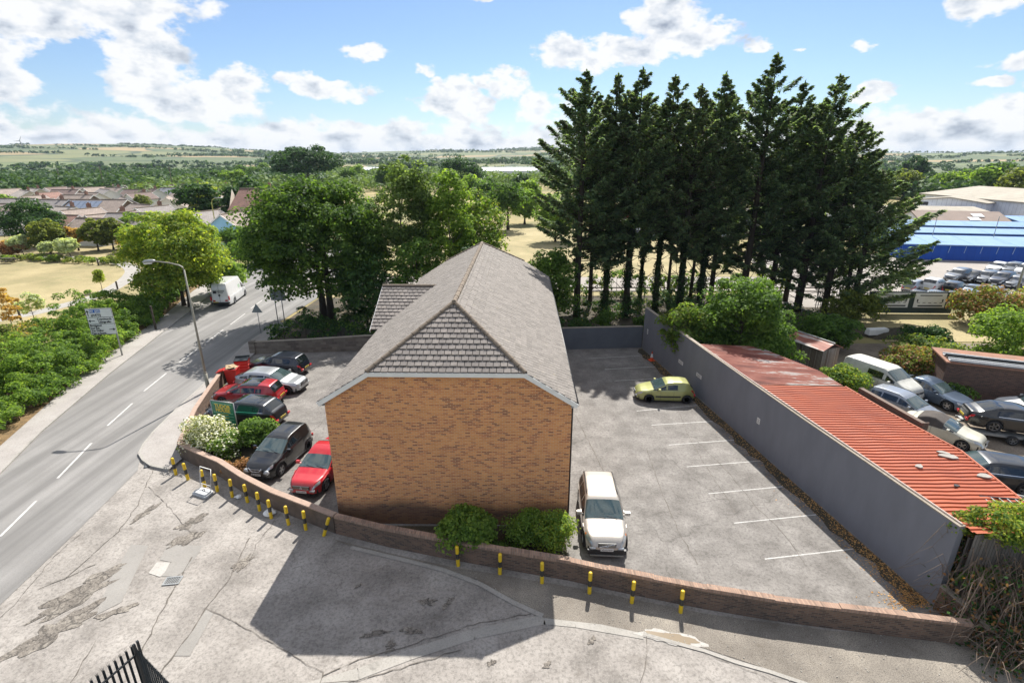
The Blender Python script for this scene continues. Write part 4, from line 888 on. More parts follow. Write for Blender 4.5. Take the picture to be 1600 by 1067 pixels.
def make_car(car, name, bodymat, label, cat='car', doors=(), wins=(), screen=(0,0), rear=None, spokes=5, alloy='alloy', head=.42, tail=.3, roofmat=None, roofspan=None, rails=False,
             grille=(.5,.5,.14), gmat='trim', plates=('X',''), cladding=False, mirrors=True, sidestrip=False, group=None, detail=True, foglights=False, panlong=None, softtop=False, taillit='redlens', headt=(3.35,4.9), glassm='glass', emblem=None, bonnetlines=True):
    c = car; L_, W_ = c.L, c.W; r_ = empty(name, (0,0,0), 0, label, cat, group)
    xs = np.unique(np.concatenate([np.linspace(-L_/2, L_/2, 60 if detail else 30)]+[np.linspace(xw-c.wr-.06, xw+c.wr+.06, 17 if detail else 9) for xw in (c.xf, c.xr)]+[np.array([L_/2-.02,L_/2-.05,-L_/2+.02,-L_/2+.05])]))
    ts = np.concatenate([np.linspace(0,7,29 if detail else 15)]); nx, nt = len(xs), len(ts)
    X, T = np.meshgrid(xs, ts, indexing='ij'); P = c.S(X.ravel(), T.ravel()).reshape(nx, nt, 3); V = []; F = []
    ring = lambda i: [tuple(P[i,j]) for j in range(nt)]+[(P[i,j][0], -P[i,j][1], P[i,j][2]) for j in range(nt-2,-1,-1)]
    m = 2*nt-1
    for i in range(nx): V += ring(i)
    for i in range(nx-1):
        for j in range(m-1): F.append((i*m+j, (i+1)*m+j, (i+1)*m+j+1, i*m+j+1))
    for i, flip in ((0,0),(nx-1,1)):          # domed ends
        b = len(V); cen = np.mean([V[i*m+j] for j in range(m)], axis=0); dx = (.05 if flip else -.05)
        V += [tuple(cen+(np.array(V[i*m+j])-cen)*np.array((0,.62,.62))+np.array((dx,0,0))) for j in range(m)]
        for j in range(m-1):
            f = (i*m+j, b+j, b+j+1, i*m+j+1); F.append(f if not flip else tuple(reversed(f))); 
        f = tuple(range(b, b+m)); F.append(f if not flip else tuple(reversed(f)))
    mb = MB(); mb.add(V, [tuple(reversed(f)) for f in F]); body = mb.build('body', bodymat, r_, True)
    import bmesh as _b
    bm = _b.new(); bm.from_mesh(body.data); _b.ops.recalc_face_normals(bm, faces=bm.faces); bm.to_mesh(body.data); bm.free()
    MB().box((0,0,c.sill+.16),(L_*.93,W_*.80,.22)).box(((c.xf+c.xr)/2,0,c.sill+.1),(c.xf-c.xr-2*c.wr-.1,W_*.88,.2)).build('underbody', M_['trim'], r_)
    # glass
    sx0, sx1 = screen                   # sx0 top of the screen, sx1 its foot
    c.full(sx0, sx1, 5.12, .010).build('windscreen', M_['screen'] if detail else M_['glass'], r_, True)
    if rear: c.full(rear[0], rear[1], 5.15, .010).build('rear_window', M_[glassm], r_, True)
    for a, b, *q in wins:
        t1 = q[0] if q else 4.84
        for sd in (1,-1):
            mb = MB(); mb.add(*c.patch(a, b, 4.14, t1, 9, 4, .009, sd)); mb.build('side_window', M_[glassm], r_, True)
    if roofspan: c.full(roofspan[0], roofspan[1], 5.2 if not softtop else 4.0, .012 if not softtop else .022, 12, 12 if softtop else 8).build('soft_top' if softtop else 'roof_panel', roofmat, r_, True)
    # lights
    for sd in (1,-1):
        mb = MB(); mb.add(*c.patch(lambda v: L_/2-head+.10*(1-v), lambda v: L_/2-.015+0*v, headt[0], headt[1], 8, 5, .008, sd)); mb.box((L_/2+.0,sd*W_*.30,float(c.S([L_/2-.02],[4])[0][2])-.07),(.09,W_*.13,.10)); mb.build('headlight', M_['lens'], r_, True)
        mb = MB(); mb.add(*c.patch(-L_/2+.015, lambda v: -L_/2+tail-.08*(1-v), 2.9, 4.05, 6, 5, .008, sd)); mb.box((-L_/2-.01,sd*W_*.305,float(c.S([-L_/2+.02],[4])[0][2])-.10),(.09,W_*.13,.15)); mb.build('tail_light', M_[taillit], r_, True)
    gw, gz, gh = grille
    MB().box((L_/2+.035,0,gz+.08),(.05,gw,gh)).box((L_/2+.02,0,.30),(.06,W_*.5,.11)).build('grille', M_[gmat], r_)
    if detail and gmat == 'trim' or emblem:
        mb = MB()
        for k in range(3): mb.box((L_/2+.064,0,gz+.08+(k-1)*gh*.3),(.01,gw*.94,.012))
        n = 14; rr = gh*.33
        mb.tube([(L_/2+.07,rr*cos(2*pi*k/n),gz+.08+rr*sin(2*pi*k/n)) for k in range(n+1)],.009,5); 
        if emblem == 'bar': mb.tube([(L_/2+.065,-gw*.42,gz+.08-gh*.42),(L_/2+.068,gw*.42,gz+.08+gh*.42)],.011,5)
        if emblem == 'star':
            for k in range(3): mb.tube([(L_/2+.07,0,gz+.08),(L_/2+.07,rr*sin(2*pi*k/3),gz+.08+rr*cos(2*pi*k/3))],.008,5)
        mb.build('grille_bars', M_['chrome'], r_)
    for x, m_, rz, s_ in ((L_/2+.06,'plate_w',pi/2,1),(-L_/2-.06,'plate_y',-pi/2,-1)):
        z = (gz-.13 if s_ > 0 else .62); p = MB().box((x,0,z),(.02,.52,.115)).build('number_plate', M_[m_], r_)
        tx = plates[0] if s_ > 0 else plates[-1]
        if tx and len(tx) > 2 and detail: text('registration', tx, .10, M_['trim'], p, (x+s_*.012,0,z), (pi/2,0,rz), ext=.001, bold=.002)
    # wheels
    tm, rm = wheel_mesh(c.wr, .21, 0, spokes); wm = None
    for xw in (c.xf, c.xr):
        for sd in (1,-1):
            if wm is None:
                w = tm.build('wheel', M_['rubber'], r_, True); q = rm.build('rim', [M_[alloy], M_['trim']], w); wm = w
            else: w = wm.copy(); col.objects.link(w); w.parent = r_; q = wm.children[0].copy(); col.objects.link(q); q.parent = w
            w.location = (xw, sd*(W_/2-.125), c.wr); w.rotation_euler = (0,0,0 if sd > 0 else pi)
    rr = c.wr+.06
    for xw in (c.xf, c.xr):
        for sd in (1,-1):
            pts = []
            for k in range(15):
                a = pi*(-.02+1.04*k/14); x = xw+rr*cos(a); z = c.wr+rr*sin(a)
                yy = float(c.ring(np.array([x]))[0][0][1])+.004; pts.append((x, sd*yy, z))
            MB().tube(pts, .03 if cladding else .012, 5).build('arch_trim', M_['trim'] if cladding else bodymat, r_, True)
    if cladding:
        for sd in (1,-1): MB().tube([(c.xr+rr,sd*W_/2*.965,c.sill+.04),(c.xf-rr,sd*W_/2*.965,c.sill+.04)],.05,6).build('sill_trim', M_['trim'], r_, True)
    if mirrors:
        for sd in (1,-1):
            zb = float(c.ring(np.array([sx1-.25]))[1][0][4]); mb = MB()
            mb.tube([(sx1-.32,sd*(W_/2-.09),zb+.02),(sx1-.33,sd*(W_/2+.05),zb+.07)],.025,6); mb.box((sx1-.34,sd*(W_/2+.10),zb+.09),(.11,.20,.13)); mb.box((sx1-.33,sd*(W_/2+.10),zb+.09),(.12,.15,.16)); mb.build('mirror', bodymat, r_)
    if detail:
        mb = MB()
        for x in doors:
            for sd in (1,-1): mb.add(*c.patch(x-.006, x+.006, .3, 4.1, 2, 14, .003, sd))
        for x in doors[:-1]:
            for sd in (1,-1): pass
        if bonnetlines:
            for sd in (1,-1): mb.add(*c.patch(sx1+.02, L_/2-head*.6, 5.05, 5.12, 12, 2, .003, sd))
            for sd in (1,-1): mb.add(*c.patch(sx1+.012, sx1+.03, 5.05, 7, 2, 8, .003, sd))
        mb.build('panel_gaps', M_['trim'], r_)
        mb = MB()
        for x in doors[1:]:
            for sd in (1,-1):
                P1 = c.S([x+.10],[3.75])[0]; P2 = c.S([x+.27],[3.75])[0]; mb.tube([(P1[0],sd*(P1[1]+.02),P1[2]),(P2[0],sd*(P2[1]+.02),P2[2])],.016,6)
        if len(doors) > 1: mb.build('door_handles', bodymat, r_)
        if wins:      # bright or black trim along the foot of the windows
            mb = MB()
            for sd in (1,-1): mb.add(*c.patch(wins[-1][0]-.02, wins[0][1]+.02, 4.06, 4.13, 24, 2, .011, sd))
            mb.build('waist_trim', M_['chrome'] if panlong else M_['trim'], r_)
        if sidestrip:
            mb = MB()
            for sd in (1,-1): mb.add(*c.patch(c.xr+c.wr+.12, c.xf-c.wr-.1, 1.75, 2.1, 16, 3, .014, sd))
            mb.build('side_strip', M_['trim'], r_)
        for xx in (sx1-.04,):     # wipers
            mb = MB(); zc = float(c.S([sx1],[7])[0][2])
            mb.tube([(sx1+.02,.05,zc+.01),(sx1-.10,-.42,zc+.04)],.009,5); mb.tube([(sx1+.02,.55,zc),(sx1-.10,.10,zc+.05)],.009,5); mb.build('wipers', M_['trim'], r_)
    if rails:
        mb = MB()
        for sd in (1,-1):
            xa, xb = rails; pts = [c.S([xa+(xb-xa)*k/8],[5.25])[0]+np.array((0,0,.05 if 0 < k < 8 else 0)) for k in range(9)]; mb.tube([(p[0],sd*p[1],p[2]) for p in pts],.018,6)
        mb.build('roof_rails', M_['galv'] if rails == True else M_['trim'], r_, True)
    return r_
def place(o, x, y, deg, z=0.0): o.location = (x, y, z); o.rotation_euler = (0, 0, R(deg)); return o
# profiles, rear to front
def prof_hatch(L, H, rear_x=.0, bon=.93, cow=.98, nose=.66, scr=.95):
    h = L/2
    return ([(-h,.52),(-h+.03,.85),(-h+.10,1.00),(-h+.42,H-.06),(-h+.85,H),(h-2.35,H),(h-2.0,H-.05),(h-1.12,cow),(h-.7,bon-.06),(h-.25,nose+.10),(h-.08,nose),(h,nose-.16)],
            [(-h,.50),(-h+.08,.90),(-h+.6,cow-.02),(h-1.15,cow-.07),(h-.6,bon-.14),(h-.1,nose-.06),(h,nose-.2)])
def prof_estate(L, H, cow=1.0, nose=.68, rr=.55, scr=1.75):
    h = L/2
    return ([(-h,.55),(-h+.03,.90),(-h+.08,1.02),(-h+rr,H-.07),(-h+rr+.5,H),(h-scr-.75,H),(h-scr-.4,H-.05),(h-scr+.45,cow),(h-.8,cow-.13),(h-.28,nose+.12),(h-.08,nose),(h,nose-.17)],
            [(-h,.5),(-h+.08,.93),(-h+.7,cow-.02),(h-scr+.42,cow-.07),(h-.8,cow-.20),(h-.1,nose-.05),(h,nose-.2)])
def prof_saloon(L, H, cow=.98, boot=1.0, nose=.66, scr=1.85, rear=1.1):
    h = L/2
    return ([(-h,.6),(-h+.03,.90),(-h+.10,boot-.03),(-h+.5,boot),(-h+rear-.35,boot+.03),(-h+rear+.45,H-.05),(-h+rear+.9,H),(h-scr-.8,H),(h-scr-.45,H-.06),(h-scr+.45,cow),(h-.8,cow-.13),(h-.25,nose+.11),(h-.08,nose),(h,nose-.17)],
            [(-h,.5),(-h+.08,.86),(-h+.6,cow-.04),(h-scr+.42,cow-.07),(h-.8,cow-.2),(h-.1,nose-.05),(h,nose-.2)])
COL = dict(black=paint('black_car_paint', (.004,.0045,.006), .1), navy=paint('navy_car_paint', (.008,.012,.026), .3), silver=paint('silver_car_paint', (.42,.44,.46), .6), red=paint('red_car_paint', (.50,.012,.02), .1), dred=paint('dark_red_car_paint', (.38,.01,.02), .2),
  lime=paint('lime_car_paint', (.36,.37,.13), .25), champ=paint('champagne_car_paint', (.50,.455,.40), .35), white=paint('white_car_paint', (.74,.74,.73), 0), blue=paint('grey_blue_car_paint', (.10,.14,.20), .5), bblack=paint('blue_black_car_paint', (.006,.008,.014), .2),
  cream=paint('cream_car_paint', (.62,.60,.50), .1), grey=paint('grey_car_paint', (.11,.12,.135), .5), dirtywhite=surf('dirty_white_paint', (.62,.61,.57), (.42,.42,.37), 2.5, .5, coat=.2), mid=paint('mid_silver_paint', (.30,.33,.38), .6))
# left car park -------------------------------------------------------------
c = Car(4.42,1.82,1.50,*prof_hatch(4.42,1.50,cow=1.04,bon=1.0,nose=.78), 2.70,.35)
o = make_car(c,'parked_car',COL['navy'],'dark navy crossover parked nearest the back wall of the left car park', doors=(-.55,.45,1.1), wins=((.10,1.0),(-.80,.03),(-1.35,-.87,4.75)), screen=(.30,1.08), rear=(-2.10,-1.80), alloy='alloy', rails=(-1.6,.1), plates=('','LC64 VXT'), grille=(.8,.6,.16)); place(o,-17.75,37.4,170)
c = Car(4.95,1.88,1.42,*prof_estate(4.95,1.42,cow=1.0,nose=.72,rr=1.0,scr=1.75), 2.87,.35)
o = make_car(c,'parked_car',COL['silver'],'silver coupe-roofed estate car facing right between the navy and red cars', doors=(-.75,.35,1.25), wins=((.05,1.05),(-1.15,-.02),(-1.85,-1.22,4.7)), screen=(.40,1.18), rear=(-2.30,-1.60), alloy='darkalloy', grille=(.85,.62,.2), emblem='star', plates=('EO15 GKD','')); place(o,-17.05,34.35,-9)
c = Car(4.45,1.83,1.48,*prof_hatch(4.45,1.48,cow=1.03,bon=.99,nose=.76), 2.65,.35)
o = make_car(c,'parked_car',COL['dred'],'metallic red hatchback with a dark panoramic roof behind the green name board', doors=(-.55,.5,1.15), wins=((.10,1.02),(-.85,.03),(-1.3,-.92,4.7)), screen=(.30,1.10), rear=(-2.12,-1.82), roofspan=(-1.05,.18), roofmat=M_['glass'], plates=('','CA19 HYB'), grille=(.8,.58,.16)); place(o,-17.6,32.2,176)
c = Car(4.80,1.95,1.60,*prof_estate(4.80,1.60,cow=1.14,nose=.86,rr=.75,scr=1.7), 2.87,.40)
o = make_car(c,'parked_car',COL['bblack'],'glossy black sports utility car with a black glass roof beside the green name board', cat='car', doors=(-.7,.35,1.2), wins=((.05,1.05),(-1.05,-.02),(-1.7,-1.12,4.72)), screen=(.40,1.20), rear=(-2.12,-1.72), alloy='darkalloy', spokes=10, roofspan=(-1.3,.25), roofmat=M_['glass'], panlong=True, plates=('','VN20 KTO'), grille=(1.0,.72,.14)); place(o,-16.4,29.35,170)
# black crossover and red saloon in front of the house
c = Car(4.14,1.77,1.57,*prof_hatch(4.14,1.57,cow=1.12,bon=1.06,nose=.82), 2.53,.35)
o = make_car(c,'parked_car',COL['black'],'small black crossover with round lamps parked beside the red saloon', doors=(-.5,.4,1.0), wins=((.05,.93),(-.75,-.02)), screen=(.20,.98), rear=(-1.98,-1.68), cladding=True, plates=('SC18 CXO',''), grille=(.75,.62,.16)); place(o,-12.45,24.85,-101)
for s in (-1,1):
    MB().tube([(2.0,s*.58,.62),(2.11,s*.56,.62)],.13,16).build('round_lamp', M_['lens'], o, True)
MB().tube([(2.13,-.36,.86),(2.14,-.20,.66),(2.14,.20,.66),(2.13,.36,.86)],.022,6).build('chrome_bar', M_['chrome'], o, True)
c = Car(4.60,1.77,1.44,*prof_saloon(4.60,1.44,nose=.70), 2.76,.34)
o = make_car(c,'parked_car',COL['red'],'bright red saloon car half hidden by the corner of the brick building', doors=(-.7,.3,1.1), wins=((-.05,.85),(-.95,-.12)), screen=(.30,1.05), rear=(-1.40,-.80), plates=('CE12 WOL',''), grille=(.85,.56,.17), emblem='star', head=.5); place(o,-9.75,23.75,-98)
# right car park
c = Car(3.81,1.64,1.42,*prof_hatch(3.81,1.42,cow=.98,bon=.93,nose=.68), 2.47,.30)
o = make_car(c,'parked_car',COL['lime'],'pale lime green hatchback parked against the tall grey wall', doors=(-.5,.35,.95), wins=((.0,.85),(-.75,-.1),), screen=(.08,.80), rear=(-1.84,-1.55), alloy='darkalloy', spokes=7, sidestrip=True, plates=('','')); place(o,10.3,32.7,176)
c = Car(4.84,1.88,1.56,*prof_estate(4.84,1.56,cow=1.05,nose=.76,rr=.75,scr=1.75), 2.81,.35)
o = make_car(c,'parked_car',COL['champ'],'champagne white estate car parked alone beside the brick building', doors=(-.7,.35,1.25), wins=((.05,1.0),(-1.0,-.05),(-1.85,-1.1,4.75)), screen=(.42,1.18), rear=(-2.15,-1.75), rails=(-1.9,.1), plates=('V210 FYW',''), grille=(.72,.64,.19), emblem='bar', cladding=True, head=.55); place(o,3.98,19.85,-93)
for s in (-1,1):
    mb = MB(); mb.add(*c.patch(c.L/2-.60, c.L/2-.50, 3.7, 4.5, 4, 4, .012, s)); mb.build('indicator', M_['amber'], o)
    MB().box((2.46,s*.60,.40),(.04,.34,.14)).build('fog_lamp_surround', M_['chrome'], o)
MB().box((2.44,0,.24),(.12,1.35,.06)).build('skid_plate', M_['galv'], o)
MB().box((2.43,0,.40),(.11,1.55,.20)).build('lower_bumper', M_['trim'], o)
# vans --------------------------------------------------------------------
def prof_van(L, H, hood=.95):
    h = L/2
    return ([(-h,.5),(-h+.02,1.5),(-h+.07,H-.10),(-h+.35,H-.01),(-h+.8,H),(h-hood-1.0,H),(h-hood-.75,H-.08),(h-hood+.15,1.35),(h-.30,1.12),(h-.08,.95),(h,.6)],
            [(-h,.5),(-h+.05,1.22),(h-hood+.1,1.20),(h-.4,.95),(h,.5)])
c = Car(5.95,2.02,2.60,*prof_van(5.95,2.60), 3.66,.36, plan=.08, tumble=.10, roofin=.10)
o = make_car(c,'white_van',COL['white'],'tall white panel van driving away on the road beside the hedge','van', doors=(.6,1.6), wins=((1.15,1.95,4.55),), screen=(1.42,2.12), rear=None, head=.4, tail=.12, plates=('',''), grille=(1.2,.7,.25), bonnetlines=False)
for ch in list(o.children):
    if ch.name.startswith('number_plate') and ch.data.materials[0] == M_['plate_y']: ch.location = (-.02,.45,-.05)
MB().box((-3.06,.42,1.72),(.02,.34,.30)).build('rear_emblem', M_['trim'], o); MB().box((-3.06,-.18,1.80),(.02,.75,.07)).box((-3.06,-.15,1.64),(.02,.5,.04)).build('rear_lettering', M_['metaldark'], o)
MB().tube([(-3.02,0,1.35),(-3.07,0,1.35)],.10,16).build('badge', M_['trim'], o); MB().box((-3.05,0,1.5),(.02,.015,2.0)).build('door_gap', M_['metaldark'], o)
for s in (-1,1): MB().box((-2.96,s*.93,1.0),(.16,.10,.42)).build('tail_lamp', M_['redlens'], o)
MB().box((-3.04,0,.48),(.16,1.9,.16)).build('bumper', M_['trim'], o)
mb = MB(); mb.add(*c.patch(.2,.85,4.15,4.45,4,3,.01,1)); mb.add(*c.patch(.2,.85,4.15,4.45,4,3,.01,-1)); mb.build('side_lettering', surf('pale_green_print',(.42,.55,.40)), o)
place(o,-32.4,58.9,99)
c = Car(4.86,1.97,2.0,*prof_van(4.86,2.0,1.0), 2.93,.34, plan=.10, tumble=.12, roofin=.09)
o = make_car(c,'white_van',COL['dirtywhite'],'old dirty white van parked beside the small rusty shed in the yard','van', doors=(.35,1.35), wins=((.75,1.35,4.75),(-.5,.55,4.75)), screen=(.72,1.42), rear=None, plates=('',''), grille=(1.0,.75,.16), bonnetlines=False, tail=.12); place(o,25.8,33.9,-66)
# yard cars ------------------------------------------------------------------
c = Car(4.7,1.8,1.44,*prof_saloon(4.7,1.44), 2.75,.34)
o = make_car(c,'parked_car',COL['blue'],'grey-blue saloon car in the yard between the white van and the brick shed', doors=(-.7,.3,1.1), wins=((-.05,.90),(-.95,-.12)), screen=(.30,1.05), rear=(-1.45,-.85), grille=(.8,.56,.2)); place(o,28.4,32.6,-68)
c = Car(4.55,1.78,1.48,*prof_estate(4.55,1.48,cow=1.0,nose=.7,rr=.6,scr=1.7), 2.7,.33)
o = make_car(c,'parked_car',COL['mid'],'silver estate car in the yard behind the dark gutter beam', doors=(-.7,.3,1.15), wins=((.0,.95),(-.95,-.08),(-1.65,-1.03,4.75)), screen=(.33,1.05), rear=(-2.05,-1.68), rails=(-1.8,.1)); place(o,24.9,30.3,-62)
c = Car(3.9,1.72,1.36,*prof_saloon(3.9,1.36,cow=.96,boot=.95,scr=1.7,rear=.75,nose=.66), 2.4,.31)
M_['fabric'] = surf('faded_fabric', (.10,.085,.075), (.06,.052,.048), 3, .95)
o = make_car(c,'parked_car',COL['cream'],'cream convertible with a dark brown fabric roof in the yard', doors=(-.4,.95), wins=((.0,.62),(-.75,-.1)), screen=(.12,.72), rear=None, roofspan=(-1.15,.1), roofmat=M_['fabric'], softtop=True); place(o,25.1,27.3,-52)
for ch in list(o.children):
    if ch.name.startswith('side_window') : pass
c = Car(4.96,1.88,1.46,*prof_saloon(4.96,1.46,cow=1.0,boot=1.06,scr=1.75,rear=.85), 2.9,.36)
o = make_car(c,'parked_car',COL['black'],'black saloon with a chrome window line loaded on a car trailer', doors=(-.75,.35,1.2), wins=((.0,1.05),(-1.15,-.07)), screen=(.40,1.20), rear=(-1.80,-.95), panlong=True, plates=('','')); place(o,29.3,27.5,-20,.50)
t = empty('car_trailer', (29.5,27.4,0), R(-20), 'low grey twin-axle car trailer carrying the black saloon', 'trailer')
MB().box((0,.72,.47),(5.0,.5,.05)).box((0,-.72,.47),(5.0,.5,.05)).build('ramps', M_['galv'], t); mb = MB()
for s in (-1,1): mb.box((0,s*1.02,.42),(5.2,.06,.14)); mb.box((0,s*.45,.40),(5.2,.06,.1))
for k in range(6): mb.box((-2.3+k*.92,0,.38),(.07,2.0,.08))
mb.tube([(2.6,.4,.4),(3.7,0,.42)],.04,6).tube([(2.6,-.4,.4),(3.7,0,.42)],.04,6); mb.build('chassis', M_['galv'], t)
for x in (-.6,.15):
    for s in (-1,1):
        tm, rm = wheel_mesh(.28,.18,0,5); w = tm.build('wheel', M_['rubber'], t, True); w.location = (x,s*1.18,.28); w.rotation_euler = (0,0,0 if s > 0 else pi); rm.build('rim', [M_['alloy'], M_['trim']], w)
c = Car(5.05,1.85,1.46,*prof_estate(5.05,1.46,cow=1.0,nose=.72,rr=.8,scr=1.85), 2.95,.34)
o = make_car(c,'parked_car',COL['bblack'],'long dark navy estate car nearest the outer edge of the red roof', doors=(-.8,.3,1.2), wins=((.0,1.0),(-1.05,-.08),(-1.9,-1.13,4.75)), screen=(.35,1.12), rear=(-2.3,-1.8), panlong=True); place(o,23.9,22.9,163)
c = Car(4.3,1.75,1.5,*prof_hatch(4.3,1.5), 2.6,.33)
o = make_car(c,'parked_car',COL['white'],'white car at the right edge beside the reddish shed door', doors=(-.5,.45,1.05), wins=((.1,.95),(-.8,.03)), screen=(.25,1.0), rear=(-2.0,-1.7)); place(o,33.2,29.9,155)
t = empty('flatbed_trailer', (23.6,19.2,0), R(-28), 'grey open box trailer behind the outer corner of the red roof', 'trailer')
MB().box((0,0,.55),(3.4,1.7,.06)).build('bed', surf('ply_bed', (.30,.27,.23), (.20,.18,.16), 3, .9), t); mb = MB()
for s in (-1,1): mb.box((0,s*.86,.75),(3.45,.04,.38)); mb.box((s*1.72,0,.75),(.04,1.72,.38))
mb.build('sides', M_['galv'], t); mb = MB()
for s in (-1,1): mb.box((0,s*.86,.96),(3.5,.06,.05)); mb.box((s*1.72,0,.96),(.06,1.76,.05))
mb.build('top_rail', M_['galv'], t)
for s in (-1,1): MB().tube([(0,s*.95,.3),(0,s*1.1,.3)],.3,16).build('wheel', M_['rubber'], t)
# the distant lot: rows of parked cars ------------------------------------------
LT = []
for nm, L_, Wd, H, pf, wins, scr, rear in (('hatch',4.2,1.78,1.48,prof_hatch,((.05,.95),(-.8,-.02)),(.25,.98),(-1.98,-1.7)), ('saloon',4.6,1.8,1.42,prof_saloon,((-.05,.9),(-.95,-.12)),(.3,1.02),(-1.4,-.85)), ('utility',4.5,1.86,1.66,prof_estate,((.0,.95),(-.95,-.08),(-1.5,-1.02,4.75)),(.33,1.05),(-2.0,-1.68))):
    kw = dict(cow=1.16, nose=.85) if nm == 'utility' else {}
    c = Car(L_,Wd,H,*pf(L_,H,**kw), L_*.6,.34); LT.append(make_car(c,'parked_car',COL['grey'],'x', wins=wins, screen=scr, rear=rear, detail=False, group='cars in the far sales lot'))
LOTC = [('grey','dark grey'),('silver','silver'),('grey','dark grey'),('black','black'),('white','white'),('mid','mid silver'),('navy','navy'),('white','white'),('blue','grey-blue')]
lot = []
for row, (pts, ang, nm) in enumerate([([(1497,432),(1518,432),(1542,434),(1566,438),(1590,441)],-150,'back row of the lot'),([(1430,447),(1460,447),(1492,450),(1524,455),(1552,460)],-148,'middle row of the lot'),([(1436,464),(1462,465),(1494,466),(1526,467),(1556,470),(1585,474)],-146,'front row by the railing'),([(1560,418),(1582,420),(1604,424)],-150,'row nearest the blue sheds')]):
    for k, (px, py) in enumerate(pts): lot.append((row, k, len(pts), px, py, ang, nm))
SEQ = ['grey','black','grey','navy','grey','silver','white','black','blue','mid','navy','grey','black','blue','grey','mid','white','grey','white']
NMC = dict(grey='dark grey', mid='mid silver', silver='pale silver', white='white', blue='grey-blue', black='black', navy='navy')
ORD = ['first','second','third','fourth','fifth','sixth']
cnt = 0
for i, (row, k, n, px, py, ang, nm) in enumerate(lot):
    ty = [2,1,0,2,1,0,2,0,1,2,1,0,1,2,1,0,1,0,2][i]; kind = ['hatchback','saloon','tall utility car'][ty]
    o = copy_tree(LT[ty]); x, y = G(px, py, .6); place(o, x, y, ang+rng.uniform(-3,3)+(180 if row in (1,2) else 0)-(0), .015); o['label'] = f'{NMC[SEQ[i]]} {kind}, {ORD[k]} from the left in the {nm}'
    for ch in o.children:
        if ch.name.split('.')[0] in ('body','mirror','arch_trim'):
            ch.material_slots[0].link = 'OBJECT'; ch.material_slots[0].material = COL[SEQ[i]]
for t_ in LT:
    for q in list(t_.children_recursive): bpy.data.objects.remove(q)
    bpy.data.objects.remove(t_)
# ------------------------------------------------------------------ red corrugated roof and the yard's sheds
def corr(mb, inner, outer, ys, pitch, dep, z_in, z_out, m=0):
    """box-profile sheeting: ribs run from the inner to the outer edge"""
    n = int((ys[0]-ys[1])/pitch); prof = [(0,0),(.42,0),(.5,1),(.92,1)]; rows = []
    for k in range(n):
        for f, h in prof: y = ys[0]-(k+f)*pitch; rows.append((y, h*dep))
    nu = 7; V = []; F = []
    for y, h in rows:
        xi, xo = inner(y), outer(y)
        for j in range(nu):
            f = j/(nu-1); x = xi+(xo-xi)*f; V.append((x, y+(x-xi)*.155, z_in+(z_out-z_in)*f+h+.012*sin(x*3+y)))
    for i in range(len(rows)-1):
        for j in range(nu-1): F.append((i*nu+j, (i+1)*nu+j, (i+1)*nu+j+1, i*nu+j+1))
    return mb.add(V, F, m)
wx = lambda y: float(np.interp(-y, [-42.9,-38,-33,-28,-23.3,-19,-15.1,-10], [11.25,12,12.75,13.5,14.22,14.9,15.5,16.3]))+.20
ox = lambda y: float(np.interp(-y, [-33,-27,-24.0,-20.0,-16.6,-14], [19.0,19.3,19.6,20.3,19.75,19.5]))
M_['redsheet'] = surf('orange_red_sheeting', (.48,.115,.040), (.25,.058,.03), 1.2, .55, bp=.05, mot=.75, stretch=(.3,2.6,1))
def faded():
    m, nt, N, L, B = newmat('faded_red_sheeting'); v = coord(N); mp = N.new('ShaderNodeMapping'); mp.inputs['Rotation'].default_value = (0,0,-.15); mp.inputs['Scale'].default_value = (.28,1.3,1); L.new(v, mp.inputs[0])
    c = ramp(N, L, nz(N, L, mp.outputs[0], .9, 7, .65), [(.34,(.13,.04,.028)),(.47,(.26,.075,.05)),(.55,(.33,.13,.09)),(.60,(.45,.40,.37)),(.75,(.52,.48,.46))])
    L.new(c, B.inputs['Base Color']); B.inputs['Roughness'].default_value = .7; return m
M_['fadedsheet'] = faded()
t = empty('corrugated_shed', (0,0,0), 0, 'long low shed with an orange-red corrugated metal roof behind the grey wall', 'shed')
mb = MB(); corr(mb, wx, ox, (27.2,14.6), .245, .05, 3.44, 2.95, 0); mb.build('red_roof', M_['redsheet'], t)
mb = MB(); corr(mb, wx, lambda y: ox(y)+.0-.35*max(0,y-29.5), (34.2,27.25), .165, .035, 3.42, 2.95, 0); mb.build('faded_roof', M_['fadedsheet'], t)
pts_o = [(ox(y)-.15, y+(ox(y)-wx(y))*.155) for y in (31.5,27.2,24,20,16.6,14.8)]; pts_i = [(wx(y)+.06, y) for y in (31.5,27.2,24,20,16.6,14.8)]
mb = MB()
for i in range(5):
    a, b = pts_o[i], pts_o[i+1]; mb.add([(*a,0),(*b,0),(*b,2.9),(*a,2.9)], [(0,1,2,3)])
a, b = pts_o[-1], pts_i[-1]; mb.add([(*a,0),(*b,0),(*b,3.36),(*a,2.9)], [(0,1,2,3)]); a, b = pts_o[0], pts_i[0]; mb.add([(*a,0),(*b,0),(*b,3.38),(*a,2.9)], [(3,2,1,0)])
M_['planks'] = brickmat('grey_planks', [(0,(.17,.155,.14)),(.6,(.12,.108,.098)),(1,(.08,.072,.066))], (.03,.028,.026), bw=.14, rh=5, ms=.01, dirtamt=.5)
mb.build('wall', M_['planks'], t)
M_['edge'] = plain('edge_flashing', (.50,.16,.09), .5)
mb = MB(); pp = [(ox(y)+.01, y+(ox(y)-wx(y))*.155, 3.0) for y in (27.1,24,22,20,18.3,16.6,14.7)]; mb.tube(pp, .045, 6); mb.build('flashing', M_['edge'], t)
mb = MB(); 
for y0, y1 in ((34,24),(24,15.2)): pass
mb.tube([(wx(y)-.05, y, 3.50) for y in (35,33,28,23.3,19,15.2)], .035, 6); mb.build('wall_flashing', surf('pale_flashing', (.55,.47,.42), (.40,.30,.25), 4, .6), t)
